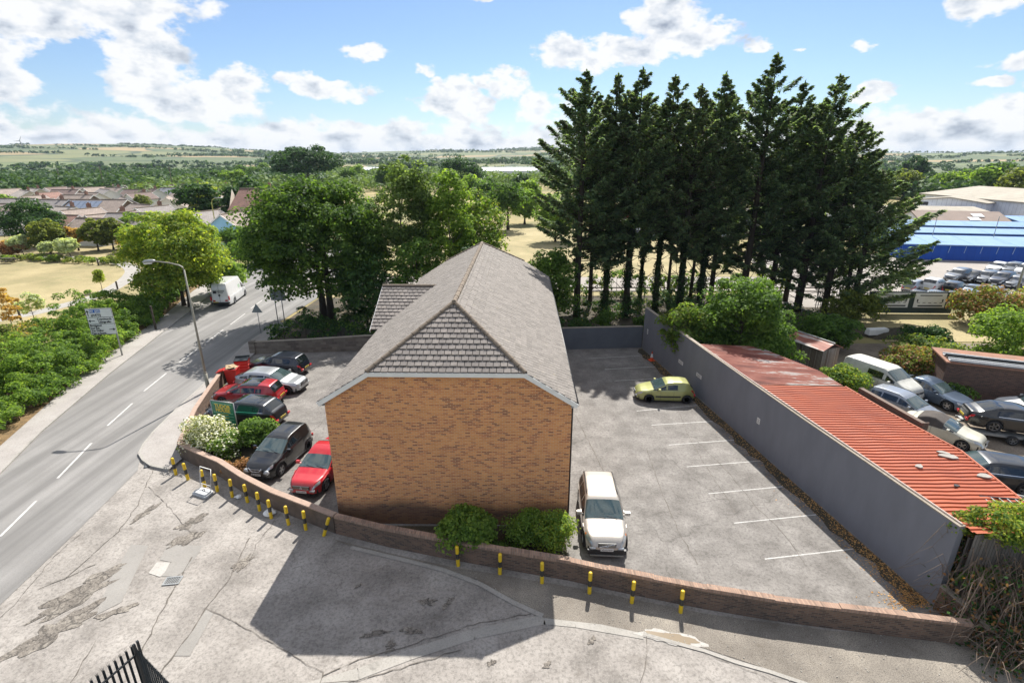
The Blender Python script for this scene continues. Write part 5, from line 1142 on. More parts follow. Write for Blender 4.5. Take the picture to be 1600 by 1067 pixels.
# things lying on the roof
def slab(px, py, w, d, rz, label, mat='kerb', h=.05):
    x, y = G(px, py, 3.15); zz_ = 3.44-.49*(x-wx(y))/(ox(y)-wx(y))+.08
    P = [(w*k*cos(a)*.5, d*k*sin(a)*.5) for a, k in [(i*pi/4+.2, 1+.18*sin(i*2.3+px)) for i in range(8)]]
    o = MB().prism(P, 0, h).build('roof_debris', M_[mat], loc=(x,y,zz_), rz=rz); tag(o, label, 'debris')
slab(1482,713,.75,.35,-.3,'larger of two pale flat pieces lying together on the red roof'); slab(1474,707,.5,.22,-.5,'small pale strip lying against the larger piece on the red roof'); slab(1538,742,.55,.33,-.1,'pale flat stone near the outer edge of the red roof'); slab(1434,735,.35,.25,.5,'small pale fragment in the middle of the red roof')
slab(1493,764,.22,.16,.2,'tiny dark fragment on the near part of the red roof','trim')
x, y = G(1585,785,3.1); t = empty('ladder', (x,y,3.08), R(-8), 'short metal ladder lying on the near end of the red roof', 'ladder'); mb = MB()
for s in (-1,1): mb.box((0,s*.19,.06),(2.2,.05,.05))
mb.build('stiles', M_['metaldark'], t); mb = MB()
for k in range(8): mb.box((-1+k*.28,0,.06),(.04,.36,.035))
mb.build('rungs', M_['galv'], t)
a = np.array(G(1343,612,3.0)); b = np.array(G(1441,668,3.0)); d = (b-a); Ln = np.linalg.norm(d); mid = (a+b)/2
t = empty('gutter_beam', (mid[0],mid[1],3.05), atan2(d[1],d[0]), 'long dark brown steel gutter beam lying along the outer edge of the red roof', 'beam')
M_['rustbrown'] = surf('brown_rusted_steel', (.085,.06,.05), (.15,.09,.06), 3, .7)
MB().box((0,0,0),(Ln,.05,.30)).box((0,.10,.15),(Ln,.24,.03)).box((0,.10,-.15),(Ln,.24,.03)).build('beam', M_['rustbrown'], t); MB().box((Ln/2+.03,.1,.02),(.05,.32,.42)).box((-Ln/2-.03,.1,0),(.05,.3,.36)).build('end_plates', M_['rustbrown'], t)
# small rusty shed
M_['rusty'] = faded(); M_['corrgrey'] = brickmat('corrugated_grey_iron', [(0,(.34,.30,.27)),(.5,(.24,.20,.17)),(1,(.15,.10,.075))], (.08,.06,.05), bw=.10, rh=6, ms=.02, dirt=(.18,.09,.05), dirtamt=.6)
t = empty('rusty_shed', (22.9,37.7,0), R(-68), 'small tin shed with a rusty red pitched roof beside the old white van', 'shed')
MB().box((0,0,1.15),(3.0,1.7,2.3)).build('walls', M_['corrgrey'], t)
mb = MB()
for s in (-1,1): mb.add([(-1.65,s*1.05,2.28),(1.65,s*1.05,2.28),(1.65,0,2.72),(-1.65,0,2.72),(-1.65,s*1.05,2.24),(1.65,s*1.05,2.24),(1.65,0,2.68),(-1.65,0,2.68)], [(0,1,2,3),(7,6,5,4),(0,1,5,4),(1,2,6,5),(0,3,7,4)])
mb.build('roof', M_['rusty'], t); MB().tube([(-1.66,0,2.74),(1.66,0,2.74)],.06,6).build('ridge', M_['galv'], t)
# brick shed with scrap on top
M_['darkbrick'] = brickmat('dark_red_brick', [(0,(.16,.085,.06)),(.5,(.12,.06,.045)),(1,(.07,.04,.032))], (.14,.11,.09), dirtamt=.5)
t = empty('brick_shed', (33.6,33.2,0), R(-22), 'dark brick outbuilding with steel sheets and pipes piled on its flat roof', 'shed')
MB().box((0,0,1.2),(7.6,3.0,2.4)).build('walls', M_['darkbrick'], t); MB().box((0,0,2.45),(7.8,3.2,.1)).build('roof', surf('rusty_flat_roof', (.34,.16,.10), (.20,.12,.09), 1.5, .9), t)
MB().box((2.0,-1.53,1.05),(1.2,.05,2.05)).build('door', surf('maroon_door', (.16,.03,.028), (.11,.025,.02), 2, .6), t)
M_['mort2'] = surf('pale_sheet', (.62,.62,.62), (.48,.49,.49), 3, .6)
for i, (y_, w_, mt, lab) in enumerate([(-1.25,.42,'mort2','pale steel channel nearest the edge of the brick outbuilding roof'),(-.75,.36,'metaldark','dark steel channel in the middle of the pile on the brick outbuilding'),(-.25,.42,'mort2','pale sheet strip farthest back on the brick outbuilding')]):
    o = MB().box((0,0,0),(6.6,w_,.05)).box((0,w_/2,.06),(6.6,.04,.12)).box((0,-w_/2,.06),(6.6,.04,.12)).build('steel_channel', M_[mt]); o.location = (33.2+y_*.35,33.3+y_*.9,2.56+.06*(i%2)); o.rotation_euler = (0,0,R(-22-i)); tag(o, lab, 'scrap metal')
t = empty('pipe_bundle', (34.8,31.9,2.6), R(70), 'bundle of white plastic pipes with elbows hanging over the outbuilding edge', 'pipes')
for k in range(5): MB().tube([(-1.3,-.3+k*.14,.05+.03*(k%2)),(.9,-.3+k*.14,.12),(1.0,-.3+k*.14,-.05-.1*(k%3))],.055,8).build('pipe', M_['white'], t, True)
t = empty('window_frame', *[(G(1398,550,.8)[0],G(1398,550,.8)[1],.35)], R(10), 'discarded white window frame leaning in the bushes', 'window frame'); mb = MB()
for s in (-1,1): mb.box((s*.5,0,.5),(.07,.06,1.0)); mb.box((0,0,.5+s*.5),(1.07,.06,.07))
mb.build('frame', M_['white'], t)
o = MB().box((0,0,0),(1.9,.55,.5)).box((0,0,.28),(1.8,.45,.06)).build('white_tank', M_['white'], loc=(G(1370,518,.5)[0],G(1370,518,.5)[1],.5), rz=.12); tag(o, 'long white oblong tank lying in the shade by the bushes', 'tank')
# mounds of rubble behind the sheds
def heap(name, cx, cy, rx, ry, h, mat, label):
    n, m_ = 22, 8; V = []; 
    for i in range(m_+1):
        f = i/m_
        for j in range(n): a = 2*pi*j/n; k = (1-f)*(1+.15*sin(3*a+cx)+.1*sin(7*a)); V.append((rx*k*cos(a), ry*k*sin(a), h*(1-(1-f)**2)*(1+.12*sin(5*a+f*9))))
    o = MB().add(V, [(i*n+j,i*n+(j+1)%n,(i+1)*n+(j+1)%n,(i+1)*n+j) for i in range(m_) for j in range(n)]).build(name, mat, smooth=True, loc=(cx,cy,0)); tag(o, label, 'mound')
x, y = G(1405,525); heap('rubble_mound', x, y, 3.0, 1.6, .7, M_['soil'], 'dark earth mound in the shade behind the yard'); x, y = G(1465,545); heap('rubble_mound', x, y, 2.4, 1.3, .9, M_['kerb'], 'small grey rubble mound behind the yard bushes')
# notice boards by the lot
a = np.array(G(1352,490)); b = np.array(G(1484,491)); d = b-a; Ln = np.linalg.norm(d); mid = (a+b)/2
t = empty('notice_fence', (mid[0],mid[1],0), atan2(d[1],d[0]), 'dark green hoarding carrying two large white notice boards', 'hoarding')
M_['hoard'] = surf('dark_green_hoarding', (.025,.045,.04), (.035,.05,.045), 1, .7)
MB().box((0,0,1.25),(Ln,.08,2.3)).build('panel', M_['hoard'], t)
for x0, w_ in ((-1.8,3.1),(1.9,3.2)):
    bd = MB().box((x0,-.07,1.5),(w_,.04,1.55)).build('notice_board', M_['white'], t); mb = MB()
    mb.box((x0,-.10,2.02),(w_*.7,.015,.09)); mb.box((x0+.1,-.10,.92),(w_*.78,.015,.14))
    for k in range(5): mb.box((x0-w_*.36+k*w_*.18,-.10,1.25),(w_*.09,.015,.05))
    for s in (-1,1): mb.box((x0+s*w_*.4,-.10,1.48),(.12,.015,.3))
    mb.build('print', M_['metaldark'], bd)
# white-topped railing along the lot
t = empty('lot_railing', (mid[0]+.5,mid[1]+2.0,0), atan2(d[1],d[0]), 'pale palisade railing along the front of the car sales lot', 'railing'); mb = MB()
for k in range(90): mb.box((-9+k*.25,0,1.0),(.07,.03,2.0))
mb.box((2.1,.03,1.7),(22.5,.05,.05)).box((2.1,.03,.4),(22.5,.05,.05)); mb.build('railing', M_['galv'], t)
t = empty('mast', (*G(1578,487),0), 0, 'slim grey floodlight mast at the right edge of the sales lot', 'mast'); MB().tube([(0,0,0),(.0,0,8.5)],[.13,.08],8).build('pole', M_['galv'], t, True); MB().box((0,0,8.7),(.9,.3,.5)).build('floodlight', M_['white'], t)
# ------------------------------------------------------------------ foliage
def quads(name, P, Nn, U, a, b, mat, parent=None, loc=None):
    """diamond leaves: centres P, normals Nn, long axes U, half sizes a (along) and b (across)"""
    Nn = Nn/np.linalg.norm(Nn, axis=1)[:,None]; U = U-(U*Nn).sum(1)[:,None]*Nn; U /= np.linalg.norm(U, axis=1)[:,None]+1e-9; W_ = np.cross(Nn, U); k = len(P)
    a = np.broadcast_to(a, (k,))[:,None]; b = np.broadcast_to(b, (k,))[:,None]; bend = Nn*a*.22
    V = np.stack([P-U*a-bend, P+W_*b, P+U*a-bend, P-W_*b], 1).reshape(-1, 3)
    me = bpy.data.meshes.new(name); me.vertices.add(4*k); me.loops.add(4*k); me.polygons.add(k)
    me.vertices.foreach_set('co', V.astype(np.float32).ravel()); me.loops.foreach_set('vertex_index', np.arange(4*k, dtype=np.int32))
    me.polygons.foreach_set('loop_start', np.arange(0, 4*k, 4, dtype=np.int32)); me.polygons.foreach_set('loop_total', np.full(k, 4, np.int32))
    me.update(calc_edges=True); me.materials.append(mat); return link(name, me, parent, loc)
def rdir(n, r):
    v = r.normal(size=(n,3)); return v/np.linalg.norm(v, axis=1)[:,None]
def clump_leaves(C, Rr, n, r, shell=.55, up=.25):
    """n leaves on and in each ellipsoid clump"""
    m = len(C); D = rdir(m*n, r); D[:,2] = np.where(D[:,2] < -.35, -D[:,2], D[:,2])
    rad = shell+(1.08-shell)*r.random(m*n)**.6; Cr = np.repeat(C, n, 0); R3 = np.repeat(Rr, n, 0)
    P = Cr+D*R3*rad[:,None]; Nn = D/R3*R3.mean()+rdir(m*n, r)*.75; Nn[:,2] += up; return P, Nn, rdir(m*n, r)
def crownclumps(r, n, cx, cy, cz, rx, ry, rz, cs, flat=.75, hollow=.35, low=-.55):
    D = rdir(n*3, r); D = D[D[:,2] > low][:n]; n = len(D); q = hollow+(1-hollow)*r.random(n)**.45
    s = cs*r.uniform(.65,1.35,n); C = np.array((cx,cy,cz))+D*np.array((rx,ry,rz))*(q*(1-.35*cs/max(rx,rz)))[:,None]
    return C, np.stack([s, s, s*flat], 1)
LM = dict(
  dark=leafmat('deep_green_leaf', [(.012,.032,.012),(.025,.06,.018),(.05,.10,.022)], .25),
  mid=leafmat('mid_green_leaf', [(.025,.055,.015),(.055,.105,.02),(.10,.165,.032)], .35),
  sycamore=leafmat('broad_green_leaf', [(.018,.040,.012),(.045,.088,.018),(.11,.175,.03)], .36),
  yellow=leafmat('yellow_green_leaf', [(.07,.10,.02),(.15,.19,.03),(.26,.29,.045)], .4),
  light=leafmat('light_green_leaf', [(.045,.085,.018),(.09,.15,.028),(.17,.24,.045)], .4),
  conif=leafmat('conifer_spray', [(.040,.062,.042),(.074,.118,.066),(.155,.21,.105)], .42),
  conif2=leafmat('conifer_spray_brown', [(.05,.042,.028),(.065,.065,.034),(.08,.10,.042)], .2),
  olive=leafmat('olive_leaf', [(.04,.055,.014),(.085,.11,.024),(.17,.19,.04)], .35),
  silver=leafmat('silver_willow_leaf', [(.16,.19,.10),(.27,.31,.17),(.42,.45,.29)], .3),
  aspen=leafmat('aspen_leaf', [(.03,.055,.02),(.07,.11,.032),(.14,.19,.065)], .4), ivy=leafmat('ivy_leaf', [(.006,.014,.006),(.014,.03,.010),(.03,.055,.014)], .1),
  flower=leafmat('white_flower', [(.30,.30,.20),(.50,.49,.37),(.62,.60,.50)], .2),
  gold=leafmat('autumn_gold_leaf', [(.16,.11,.03),(.30,.20,.05),(.42,.27,.08)], .3),
  brown=leafmat('dead_bracken', [(.09,.045,.02),(.17,.085,.035),(.27,.15,.06)], .2),
  far=leafmat('distant_leaf', [(.02,.045,.018),(.04,.075,.028),(.075,.115,.04)], .2),
  twig=leafmat('bare_twig', [(.05,.04,.03),(.10,.08,.06),(.20,.165,.13)], .0))
def trunk_mesh(h, r0, limbs, r, lean=(0,0), parent=None, mat='bark', top=.15, low=.35, spread=1, base=0):
    mb = MB(); pts = [(lean[0]*f*h+.12*sin(f*5+r0*9)*f, lean[1]*f*h+.1*cos(f*4)*f, base+f*h) for f in np.linspace(0,1,8)]
    mb.tube(pts, [r0*(1-f*(1-top))*(1.35 if f == 0 else 1) for f in np.linspace(0,1,8)], 9)
    for (x, y, z) in limbs:
        f = min(.92, max(low, (z-base)/h-.22*r.random()-.08)); s = np.array((lean[0]*f*h+.12*sin(f*5+r0*9)*f, lean[1]*f*h, base+f*h)); e = np.array((x,y,z)); m1 = s+(e-s)*.4+np.array((0,0,-.05*np.linalg.norm(e-s)))+r.normal(0,.08,3); m2 = s+(e-s)*.75+r.normal(0,.12,3)
        q = r0*(1-f*(1-top))*.42; mb.tube([s,m1,m2,e], [q,q*.7,q*.42,q*.15], 5, cap=False)
    o = mb.build('trunk', M_[mat], parent, True); return o
def broad(name, x, y, h, rx, ry, zlow, leaf, label, cat='tree', nc=120, nl=110, ls=.16, cs=1.3, seed=1, trunks=1, tr=.3, group=None, z=0, bark='bark', lean=(0,0), hollow=.4, flat=.72, low=-.6, leaf2=None, f2=.0):
    r = np.random.default_rng(seed); t = empty(name, (x,y,z), 0, label, cat, group); cz = (h+zlow)/2; rz_ = (h-zlow)/2
    C, Rr = crownclumps(r, nc, lean[0]*cz, lean[1]*cz, cz, rx, ry, rz_, cs, flat, hollow, low)
    C += r.normal(0, cs*.2, C.shape)
    P, Nn, U = clump_leaves(C, Rr, nl, r); s = ls*r.uniform(.6,1.3,len(P)); keep = P[:,2] > .12
    P, Nn, U, s = P[keep], Nn[keep], U[keep], s[keep]
    if leaf2: 
        k = r.random(len(P)) < f2; quads('blossom' if leaf2 == 'flower' else 'second_growth', P[k]+np.array((0,0,.03)), Nn[k], U[k], s[k], s[k]*.7, LM[leaf2], t); P, Nn, U, s = P[~k], Nn[~k], U[~k], s[~k]
    quads('crown' if cat == 'tree' else 'foliage', P, Nn, U, s, s*.62, LM[leaf], t)
    if tr:
        idx = r.permutation(len(C))[:min(26,len(C))]
        for k in range(trunks):
            off = (0,0) if trunks == 1 else (.5*cos(k*2.4),.5*sin(k*2.4)); q = trunk_mesh(h*.86, tr, [tuple(C[i]-np.array((*off,0))) for i in idx[k::trunks]], r, lean, t, bark); q.location = (*off,0)
    return t
def conifer_mesh(seed, h, R_, z0, leaf='conif', mix_=0):
    """narrow ragged Leyland-like conifer: foliage sprays on upswept branches"""
    r = np.random.default_rng(seed); nb = int(8.6*h); P=[];Nn=[];U=[];A=[]; limbs = []
    tops = [(0,0,h)]+[(r.normal(0,.55), r.normal(0,.55), h*r.uniform(.86,.97)) for _ in range(2)]
    for i in range(nb):
        f = (i+r.random())/nb; z = z0+(h-z0)*f**.95; hv = 1-f
        L_ = R_*(min(1, hv*1.75)**.95)*r.uniform(.5,1.3)*(1 if f > .12 else .55+.45*f/.12)+.18
        L_ = min(L_*(1.35 if r.random() < .1 else 1), R_*1.13)
        a = r.uniform(0, 2*pi); up = .12+.55*f+r.uniform(-.1,.12); d = np.array((cos(a), sin(a), up)); d /= np.linalg.norm(d)
        tp = tops[0] if f > .9 or r.random() < .5 else tops[1+i%2]; s0 = np.array((tp[0]*f**2, tp[1]*f**2, min(z, tp[2]-.2)))
        limbs.append((s0, s0+d*L_*.8, L_))
        m = int(24+L_*52); q = r.random(m)**.6; q = .34+.72*q; w = .05+.21*L_**.7*np.sin(np.clip(q,0,1)*pi*.8+.5)*.62
        side = np.array((-sin(a), cos(a), 0)); off = r.normal(0, 1, (m,3))*w[:,None]*np.array((.9,.9,.36))
        curve = np.stack([0*q,0*q,(q**2)*L_*.16],1); pp = s0+d*(q*L_)[:,None]+off+curve; k = 3
        P.append(pp); o = off/(np.linalg.norm(off,axis=1)[:,None]+1e-6)
        U.append(d*1.1+o*.8+np.array((0,0,.35))+r.normal(0,.3,(m,3))); Nn.append(np.array((0,0,1.1))+o*.55+r.normal(0,.42,(m,3))); A.append(r.uniform(.13,.28,m)*(1 if f < .85 else .8))
    for tp in tops:
        m = 42; q = r.random(m); pp = np.array((tp[0],tp[1],0))+np.stack([r.normal(0,.16,m)*(1-q)*1.4, r.normal(0,.16,m)*(1-q)*1.4, tp[2]-1.7+q*1.9],1); P.append(pp); U.append(np.stack([r.normal(0,.3,m),r.normal(0,.3,m),np.ones(m)],1)); Nn.append(r.normal(0,1,(m,3))); A.append(r.uniform(.12,.22,m))
    return np.concatenate(P), np.concatenate(Nn), np.concatenate(U), np.concatenate(A), limbs
def conifer(x, y, h, R_, z0, seed, label, ivy=False, dead=0, tr=.26, twin=False, bark='bark', squash=1):
    r = np.random.default_rng(seed+99); t = empty('conifer', (x,y,0), r.uniform(0,6), label, 'tree', 'tall conifers behind the back wall')
    P, Nn, U, A, limbs = conifer_mesh(seed, h, R_, z0)
    P = P*np.array((1,squash,1))
    br = r.random(len(P)) < .13+dead
    keep = ~((P[:,2] < h*.6) & (np.hypot(P[:,0],P[:,1]) < R_*.3))
    a, b = keep & ~br, keep & br
    c = quads('crown', P[a], Nn[a], U[a], A[a], A[a]*.42, LM['conif'], t); quads('inner_sprays', P[b], Nn[b], U[b], A[b], A[b]*.36, LM['conif2'], c)
    mb = MB(); mb.tube([(0,0,0),(.05,0,h*.25),(0,.05,h*.55),(0,0,h*.97)], [tr*1.25,tr,tr*.7,.03], 9)
    if twin: mb.tube([(.1,.1,0),(.75,.3,h*.2),(.9,.4,h*.6),(.8,.3,h*.85)], [tr*.8,tr*.7,tr*.45,.03], 8)
    for s0, e, L_ in limbs[::2]:
        if s0[2] < h*.75: mb.tube([s0, (s0+e)/2+np.array((0,0,-.08)), e], [.05,.035,.015], 4, cap=False)
    for k in range(24):          # dead lower branches
        z = r.uniform(1.2, z0+2.5); an = r.uniform(0,6.28); l = r.uniform(.5,R_*.7); s0 = np.array((0,0,z)); e = s0+l*np.array((cos(an),sin(an),r.uniform(.1,1.2))); mb.tube([s0,(s0+e)/2+r.normal(0,.1,3),e],[.045,.028,.012],4,cap=False)
    q = mb.build('trunk', M_[bark], t, True)
    if ivy:
        m = 2600; z = r.uniform(0, ivy, m); an = r.uniform(0,6.28,m); rr = tr*1.0+abs(r.normal(0,.16,m))*(1+.8*np.sin(z*1.7+seed)+.5*np.sin(z*4.1))*np.clip(1.25-z/ivy,.2,1); PP = np.stack([rr*np.cos(an), rr*np.sin(an), z],1); NN = np.stack([np.cos(an),np.sin(an),r.uniform(-.2,.6,m)],1)+r.normal(0,.4,(m,3)); quads('ivy', PP, NN, rdir(m,r), .10, .08, LM['ivy'], t)
    return t
# the row of tall conifers (photo pixel of the trunk foot, pixel height of the tip)
def zat(px, py, y): # height seen at pixel on the plane through y
    v = (py-533.5)/CF; t = y/(_c-v*_s); return CH+(-_s-v*_c)*t
CO = [ # px, depth, tip px, radius, foliage foot, ivy
 (908,52.2,112,3.2,4.2,0,.30,True,'leftmost of the tall conifers, dense and broad with a double tip'),
 (955,53.5,118,2.3,7.5,9,.24,False,'narrow conifer right beside the leftmost one, with a reddish bare trunk'),
 (990,52.6,110,2.5,8.2,10,.27,False,'conifer with an ivy-clad trunk behind the corner of the grey walls'),
 (1038,54.0,120,2.2,8.5,11,.24,False,'slender conifer fourth from the left, with daylight either side of its trunk'),
 (1078,53.0,135,2.3,7.5,9,.24,True,'short-topped conifer between two taller ones in the middle of the row'),
 (1112,54.5,116,2.5,6.8,10,.26,False,'conifer with a dense pointed top left of the tallest one'),
 (1182,55.0,86,3.4,3.6,0,.32,False,'tallest conifer of the row, with a sharp open spire'),
 (1228,56.0,130,2.8,3.2,0,.26,False,'conifer just right of the tallest, with a narrow dark tip'),
 (1277,54.5,119,3.5,2.2,0,.33,False,'conifer with a ragged spire on the right of the row'),
 (1322,54.0,190,3.5,1.2,0,.28,True,'sloping-shouldered conifer second from the right end of the row'),
 (1368,52.5,268,3.9,.8,0,.28,True,'shortest and broadest conifer at the right end, foliage reaching the ground'),
 (1130,58.5,150,3.0,5.5,0,.24,False,'conifer standing further back, seen between the middle trunks'),
 (1012,57.5,165,1.7,11.0,12,.17,False,'thin conifer further back between the corner of the grey walls and the slender fourth one'),(1058,58.0,170,1.6,10.5,0,.15,False,'thin bare-trunked conifer further back, right of the slender fourth one'),(1096,57.0,160,1.7,10.5,0,.16,False,'thin bare-trunked conifer further back, left of the dense pointed one'),(930,57.0,150,2.2,7.5,0,.2,False,'conifer further back filling the gap between the two leftmost'),(1255,58.5,165,3.0,4.5,0,.24,False,'conifer further back between the narrow dark tip and the ragged spire')]
for i, (px, yy, ty, R_, z0, ivy, tr, tw, lab) in enumerate(CO):
    dp = (yy*_c+CH*_s); x = (px-800)/CF*(yy*_c+4*_s); h = zat(px, ty, yy)
    conifer(x, yy, h, R_*1.3, z0-2.2*(z0>5), 300+i, lab, ivy, .22 if i in (1,3,4) else 0.05, tr, tw, 'barkred' if i == 1 else 'bark')
# broadleaved trees round the house
broad('sycamore', -18.7, 51.0, 13.7, 6.9, 6.0, 1.6, 'sycamore', 'big dark green spreading tree beside the road, left of the brick building', nc=330, nl=190, ls=.165, cs=1.25, seed=11, trunks=2, tr=.38, hollow=.5, low=-.8)
broad('poplar', -11.0, 52.5, 16.2, 2.7, 2.6, 3.0, 'aspen', 'tall grey-green tree with a pale leaning trunk just behind the roof wing', nc=125, nl=110, ls=.14, cs=.85, seed=12, tr=.16, bark='barkpale', hollow=.2, lean=(.02,0), low=-.95)
broad('poplar', -8.5, 52.0, 15.9, 1.6, 1.7, 3.0, 'aspen', 'narrow upright dark-topped tree between the two tall pale ones', nc=85, nl=105, ls=.13, cs=.75, seed=13, tr=.14, bark='barkpale', hollow=.2, low=-.95)
broad('poplar', -5.9, 51.0, 14.6, 2.2, 2.2, 2.5, 'light', 'bright green upright tree left of the ridge of the house roof', nc=110, nl=110, ls=.14, cs=.82, seed=14, tr=.14, bark='barkpale', hollow=.2, low=-.95)
broad('ash_tree', -3.9, 54.5, 12.3, 3.2, 3.0, 2.0, 'light', 'loose yellow-green tree directly behind the far end of the ridge', nc=120, nl=100, ls=.15, cs=1.05, seed=15, tr=.16, hollow=.35, low=-.9, leaf2='olive', f2=.25)
broad('young_tree', -8.5, 47.0, 9.0, 2.8, 2.0, .6, 'mid', 'young leafy tree close behind the roof wing', nc=80, nl=90, ls=.15, cs=.95, seed=16, tr=.1, hollow=.3, low=-.95)
broad('young_tree', -3.5, 48.5, 7.8, 3.0, 2.0, .5, 'dark', 'low dark tree hugging the back of the house roof', nc=70, nl=90, ls=.15, cs=1.0, seed=17, tr=.1, hollow=.3, low=-.95)
broad('young_tree', -13.3, 47.5, 7.2, 2.8, 2.2, .4, 'dark', 'dark undergrowth tree left of the roof wing', nc=80, nl=90, ls=.15, cs=1.0, seed=18, tr=.1, hollow=.3, low=-.95)
broad('young_tree', 3.9, 50.0, 7.4, 2.5, 2.0, .4, 'mid', 'leafy young tree between the ridge end and the leftmost conifer', nc=80, nl=90, ls=.15, cs=.95, seed=19, tr=.1, hollow=.3, low=-.95)
broad('park_tree', -.9, 122, 10.3, 4.6, 4.4, 2.6, 'mid', 'round tree standing alone on the dry grass behind the house', nc=80, nl=70, ls=.3, cs=1.5, seed=20, tr=.32, low=-.7)
broad('park_tree', 8.5, 104, 9.0, 4.0, 4, 1.0, 'light', 'light green tree left of the conifers, behind the dry grass', nc=70, nl=70, ls=.28, cs=1.4, seed=21, tr=.2, low=-.9)
# the field side of the road
broad('ash_tree', -35.9, 56.0, 10.2, 4.9, 4.4, 1.0, 'yellow', 'large yellow-green ash tree by the far side of the road', nc=190, nl=150, ls=.15, cs=1.1, seed=22, trunks=2, tr=.2, hollow=.45, low=-.85, leaf2='light', f2=.3)
broad('ash_tree', -34.6, 62.5, 4.0, 2.4, 2.4, .4, 'light', 'lower green tree between the yellow ash and the white van', nc=80, nl=90, ls=.18, cs=1.0, seed=23, tr=.12, low=-.9)
for i, (px, base, top, hw, lab) in enumerate([(38,400,369,12,'silvery willow leaning in the wind, leftmost by the bench'),(83,404,377,11,'small silvery willow in the middle of the three'),(113,406,372,15,'silvery willow with streaming foliage at the right end of the bed')]):
    x, y = G(px, base); h = zat(px, top, y); k = y*1.05/CF; broad('willow', x, y, h, hw*k*.7, hw*k*.7, 1.0, 'silver', lab, nc=34, nl=90, ls=.26, cs=.62, seed=30+i, tr=.07, low=-.95, lean=(-.18,0), group='windblown willows in the field')
def at_px(px, base, top):
    x, y = G(px, base); h = zat(px, top, y); return (px-800)/CF*(y*_c+(CH-h/2)*_s), y, h, (y*_c+(CH-h/2)*_s)/CF
for i, (px, base, top, hw, zl, lf, lab, nc) in enumerate([
 (48,386,314,48,.8,'dark','big dark round tree on the left in front of the houses',110),(72,396,343,30,.5,'olive','olive-topped tree in front of the big dark tree on the left',70),
 (118,392,352,17,.9,'gold','thin tree with pinkish gold leaves between two green ones',34),(148,392,343,24,.6,'olive','first of two olive green trees beyond the willows',60),(172,390,343,27,.6,'olive','second of two olive green trees beyond the willows',70),
 (214,392,348,28,.5,'mid','green tree behind the left edge of the yellow ash',60),(15,400,378,26,.3,'brown','reddish bush at the left edge below the dark tree',30),(235,402,380,30,.2,'olive','low scrub below the green tree by the ash',30)]):
    x, y, h, k = at_px(px, base, top); broad('field_tree', x, y, h, hw*k*.86, hw*k*.8, zl, lf, lab, nc=nc, nl=75, ls=.22, cs=max(.5,hw*k*.24), seed=40+i, tr=.14, low=-.9)
M_['cedar'] = 0
broad('cedar', -73.6, 128, 10.4, 5.6, 5.0, 2.0, 'dark', 'dark layered cedar among the houses left of the pale blue house', nc=75, nl=90, ls=.33, cs=1.7, seed=60, tr=.35, low=-.9, flat=.38)
broad('pine', -97, 262, 20.5, 17, 14, 5.0, 'dark', 'large spreading pine rising above the skyline', nc=120, nl=75, ls=.6, cs=3.2, seed=61, tr=.6, low=-.5, flat=.5)
broad('cypress', -64.3, 125, 9.4, 2.0, 2, .5, 'dark', 'dark column of cypress between the cedar and the brown-roofed house', nc=50, nl=90, ls=.3, cs=1.4, seed=62, tr=.2, low=-.98)
broad('skyline_tree', -24.5, 262, 15.0, 10.5, 9, 1.0, 'dark', 'dense dark tree with two humps breaking the skyline above the house', nc=90, nl=75, ls=.5, cs=2.6, seed=63, tr=.4, low=-.9)
broad('garden_tree', -46.0, 88, 4.6, 2.6, 2.4, .4, 'mid', 'clipped green tree below the pale blue house', nc=60, nl=80, ls=.22, cs=1.1, seed=64, tr=.12, low=-.95)
broad('garden_tree', -38.5, 80, 3.4, 4.5, 3.0, .3, 'light', 'light green roadside trees behind the white van', nc=70, nl=80, ls=.22, cs=1.2, seed=65, tr=.12, low=-.95)
# hedge along the far footpath
def scrub(name, pts, label, cat, leaf, seed, n, hfun, wfun, ls, cs, nl=85, leaf2=None, f2=0):
    r = np.random.default_rng(seed); t = empty(name, (pts[0][0],pts[0][1],0), 0, label, cat); o = np.array(pts[0]); Q = np.array(pts)-o
    seg = np.linalg.norm(np.diff(Q,axis=0),axis=1); cum = np.concatenate([[0],np.cumsum(seg)]); s = r.uniform(0,cum[-1],n)
    X = np.interp(s,cum,Q[:,0]); Y = np.interp(s,cum,Q[:,1]); k = np.clip(np.searchsorted(cum,s)-1,0,len(seg)-1); d = np.diff(Q,axis=0)[k]/seg[k][:,None]; nrm = np.stack([-d[:,1],d[:,0]],1)
    wv = r.random(n); off = wv*wfun(s/cum[-1]); top = hfun(s/cum[-1], wv)*r.uniform(.55,1.0,n); q = r.random(n)**.6
    C = np.stack([X+nrm[:,0]*off, Y+nrm[:,1]*off, np.maximum(.35, top*q)],1); sz = cs*r.uniform(.6,1.3,n); P, Nn, U = clump_leaves(C, np.stack([sz,sz,sz*.8],1), nl, r); a = ls*r.uniform(.6,1.3,len(P)); kp = P[:,2] > .06; P,Nn,U,a = P[kp],Nn[kp],U[kp],a[kp]
    if leaf2: b = r.random(len(P)) < f2*(.4+1.2*(np.sin(P[:,0]*.9+P[:,1]*.7) > .2)); quads('second_growth', P[b], Nn[b], U[b], a[b], a[b]*.62, LM[leaf2], t); P,Nn,U,a = P[~b],Nn[~b],U[~b],a[~b]
    quads('foliage', P, Nn, U, a, a*.62, LM[leaf], t)
    mb = MB()
    for i in range(0, n, 6): mb.tube([(X[i]+nrm[i,0]*off[i]*.8, Y[i]+nrm[i,1]*off[i]*.8, 0), tuple(C[i])], [.04,.015], 4, cap=False)
    mb.build('stems', M_['bark'], t); return t
HP = [(-29.6,20),(-29.9,26.2),(-30.6,31),(-31.6,36.3),(-33.0,41),(-34.6,47),(-36.0,53)]
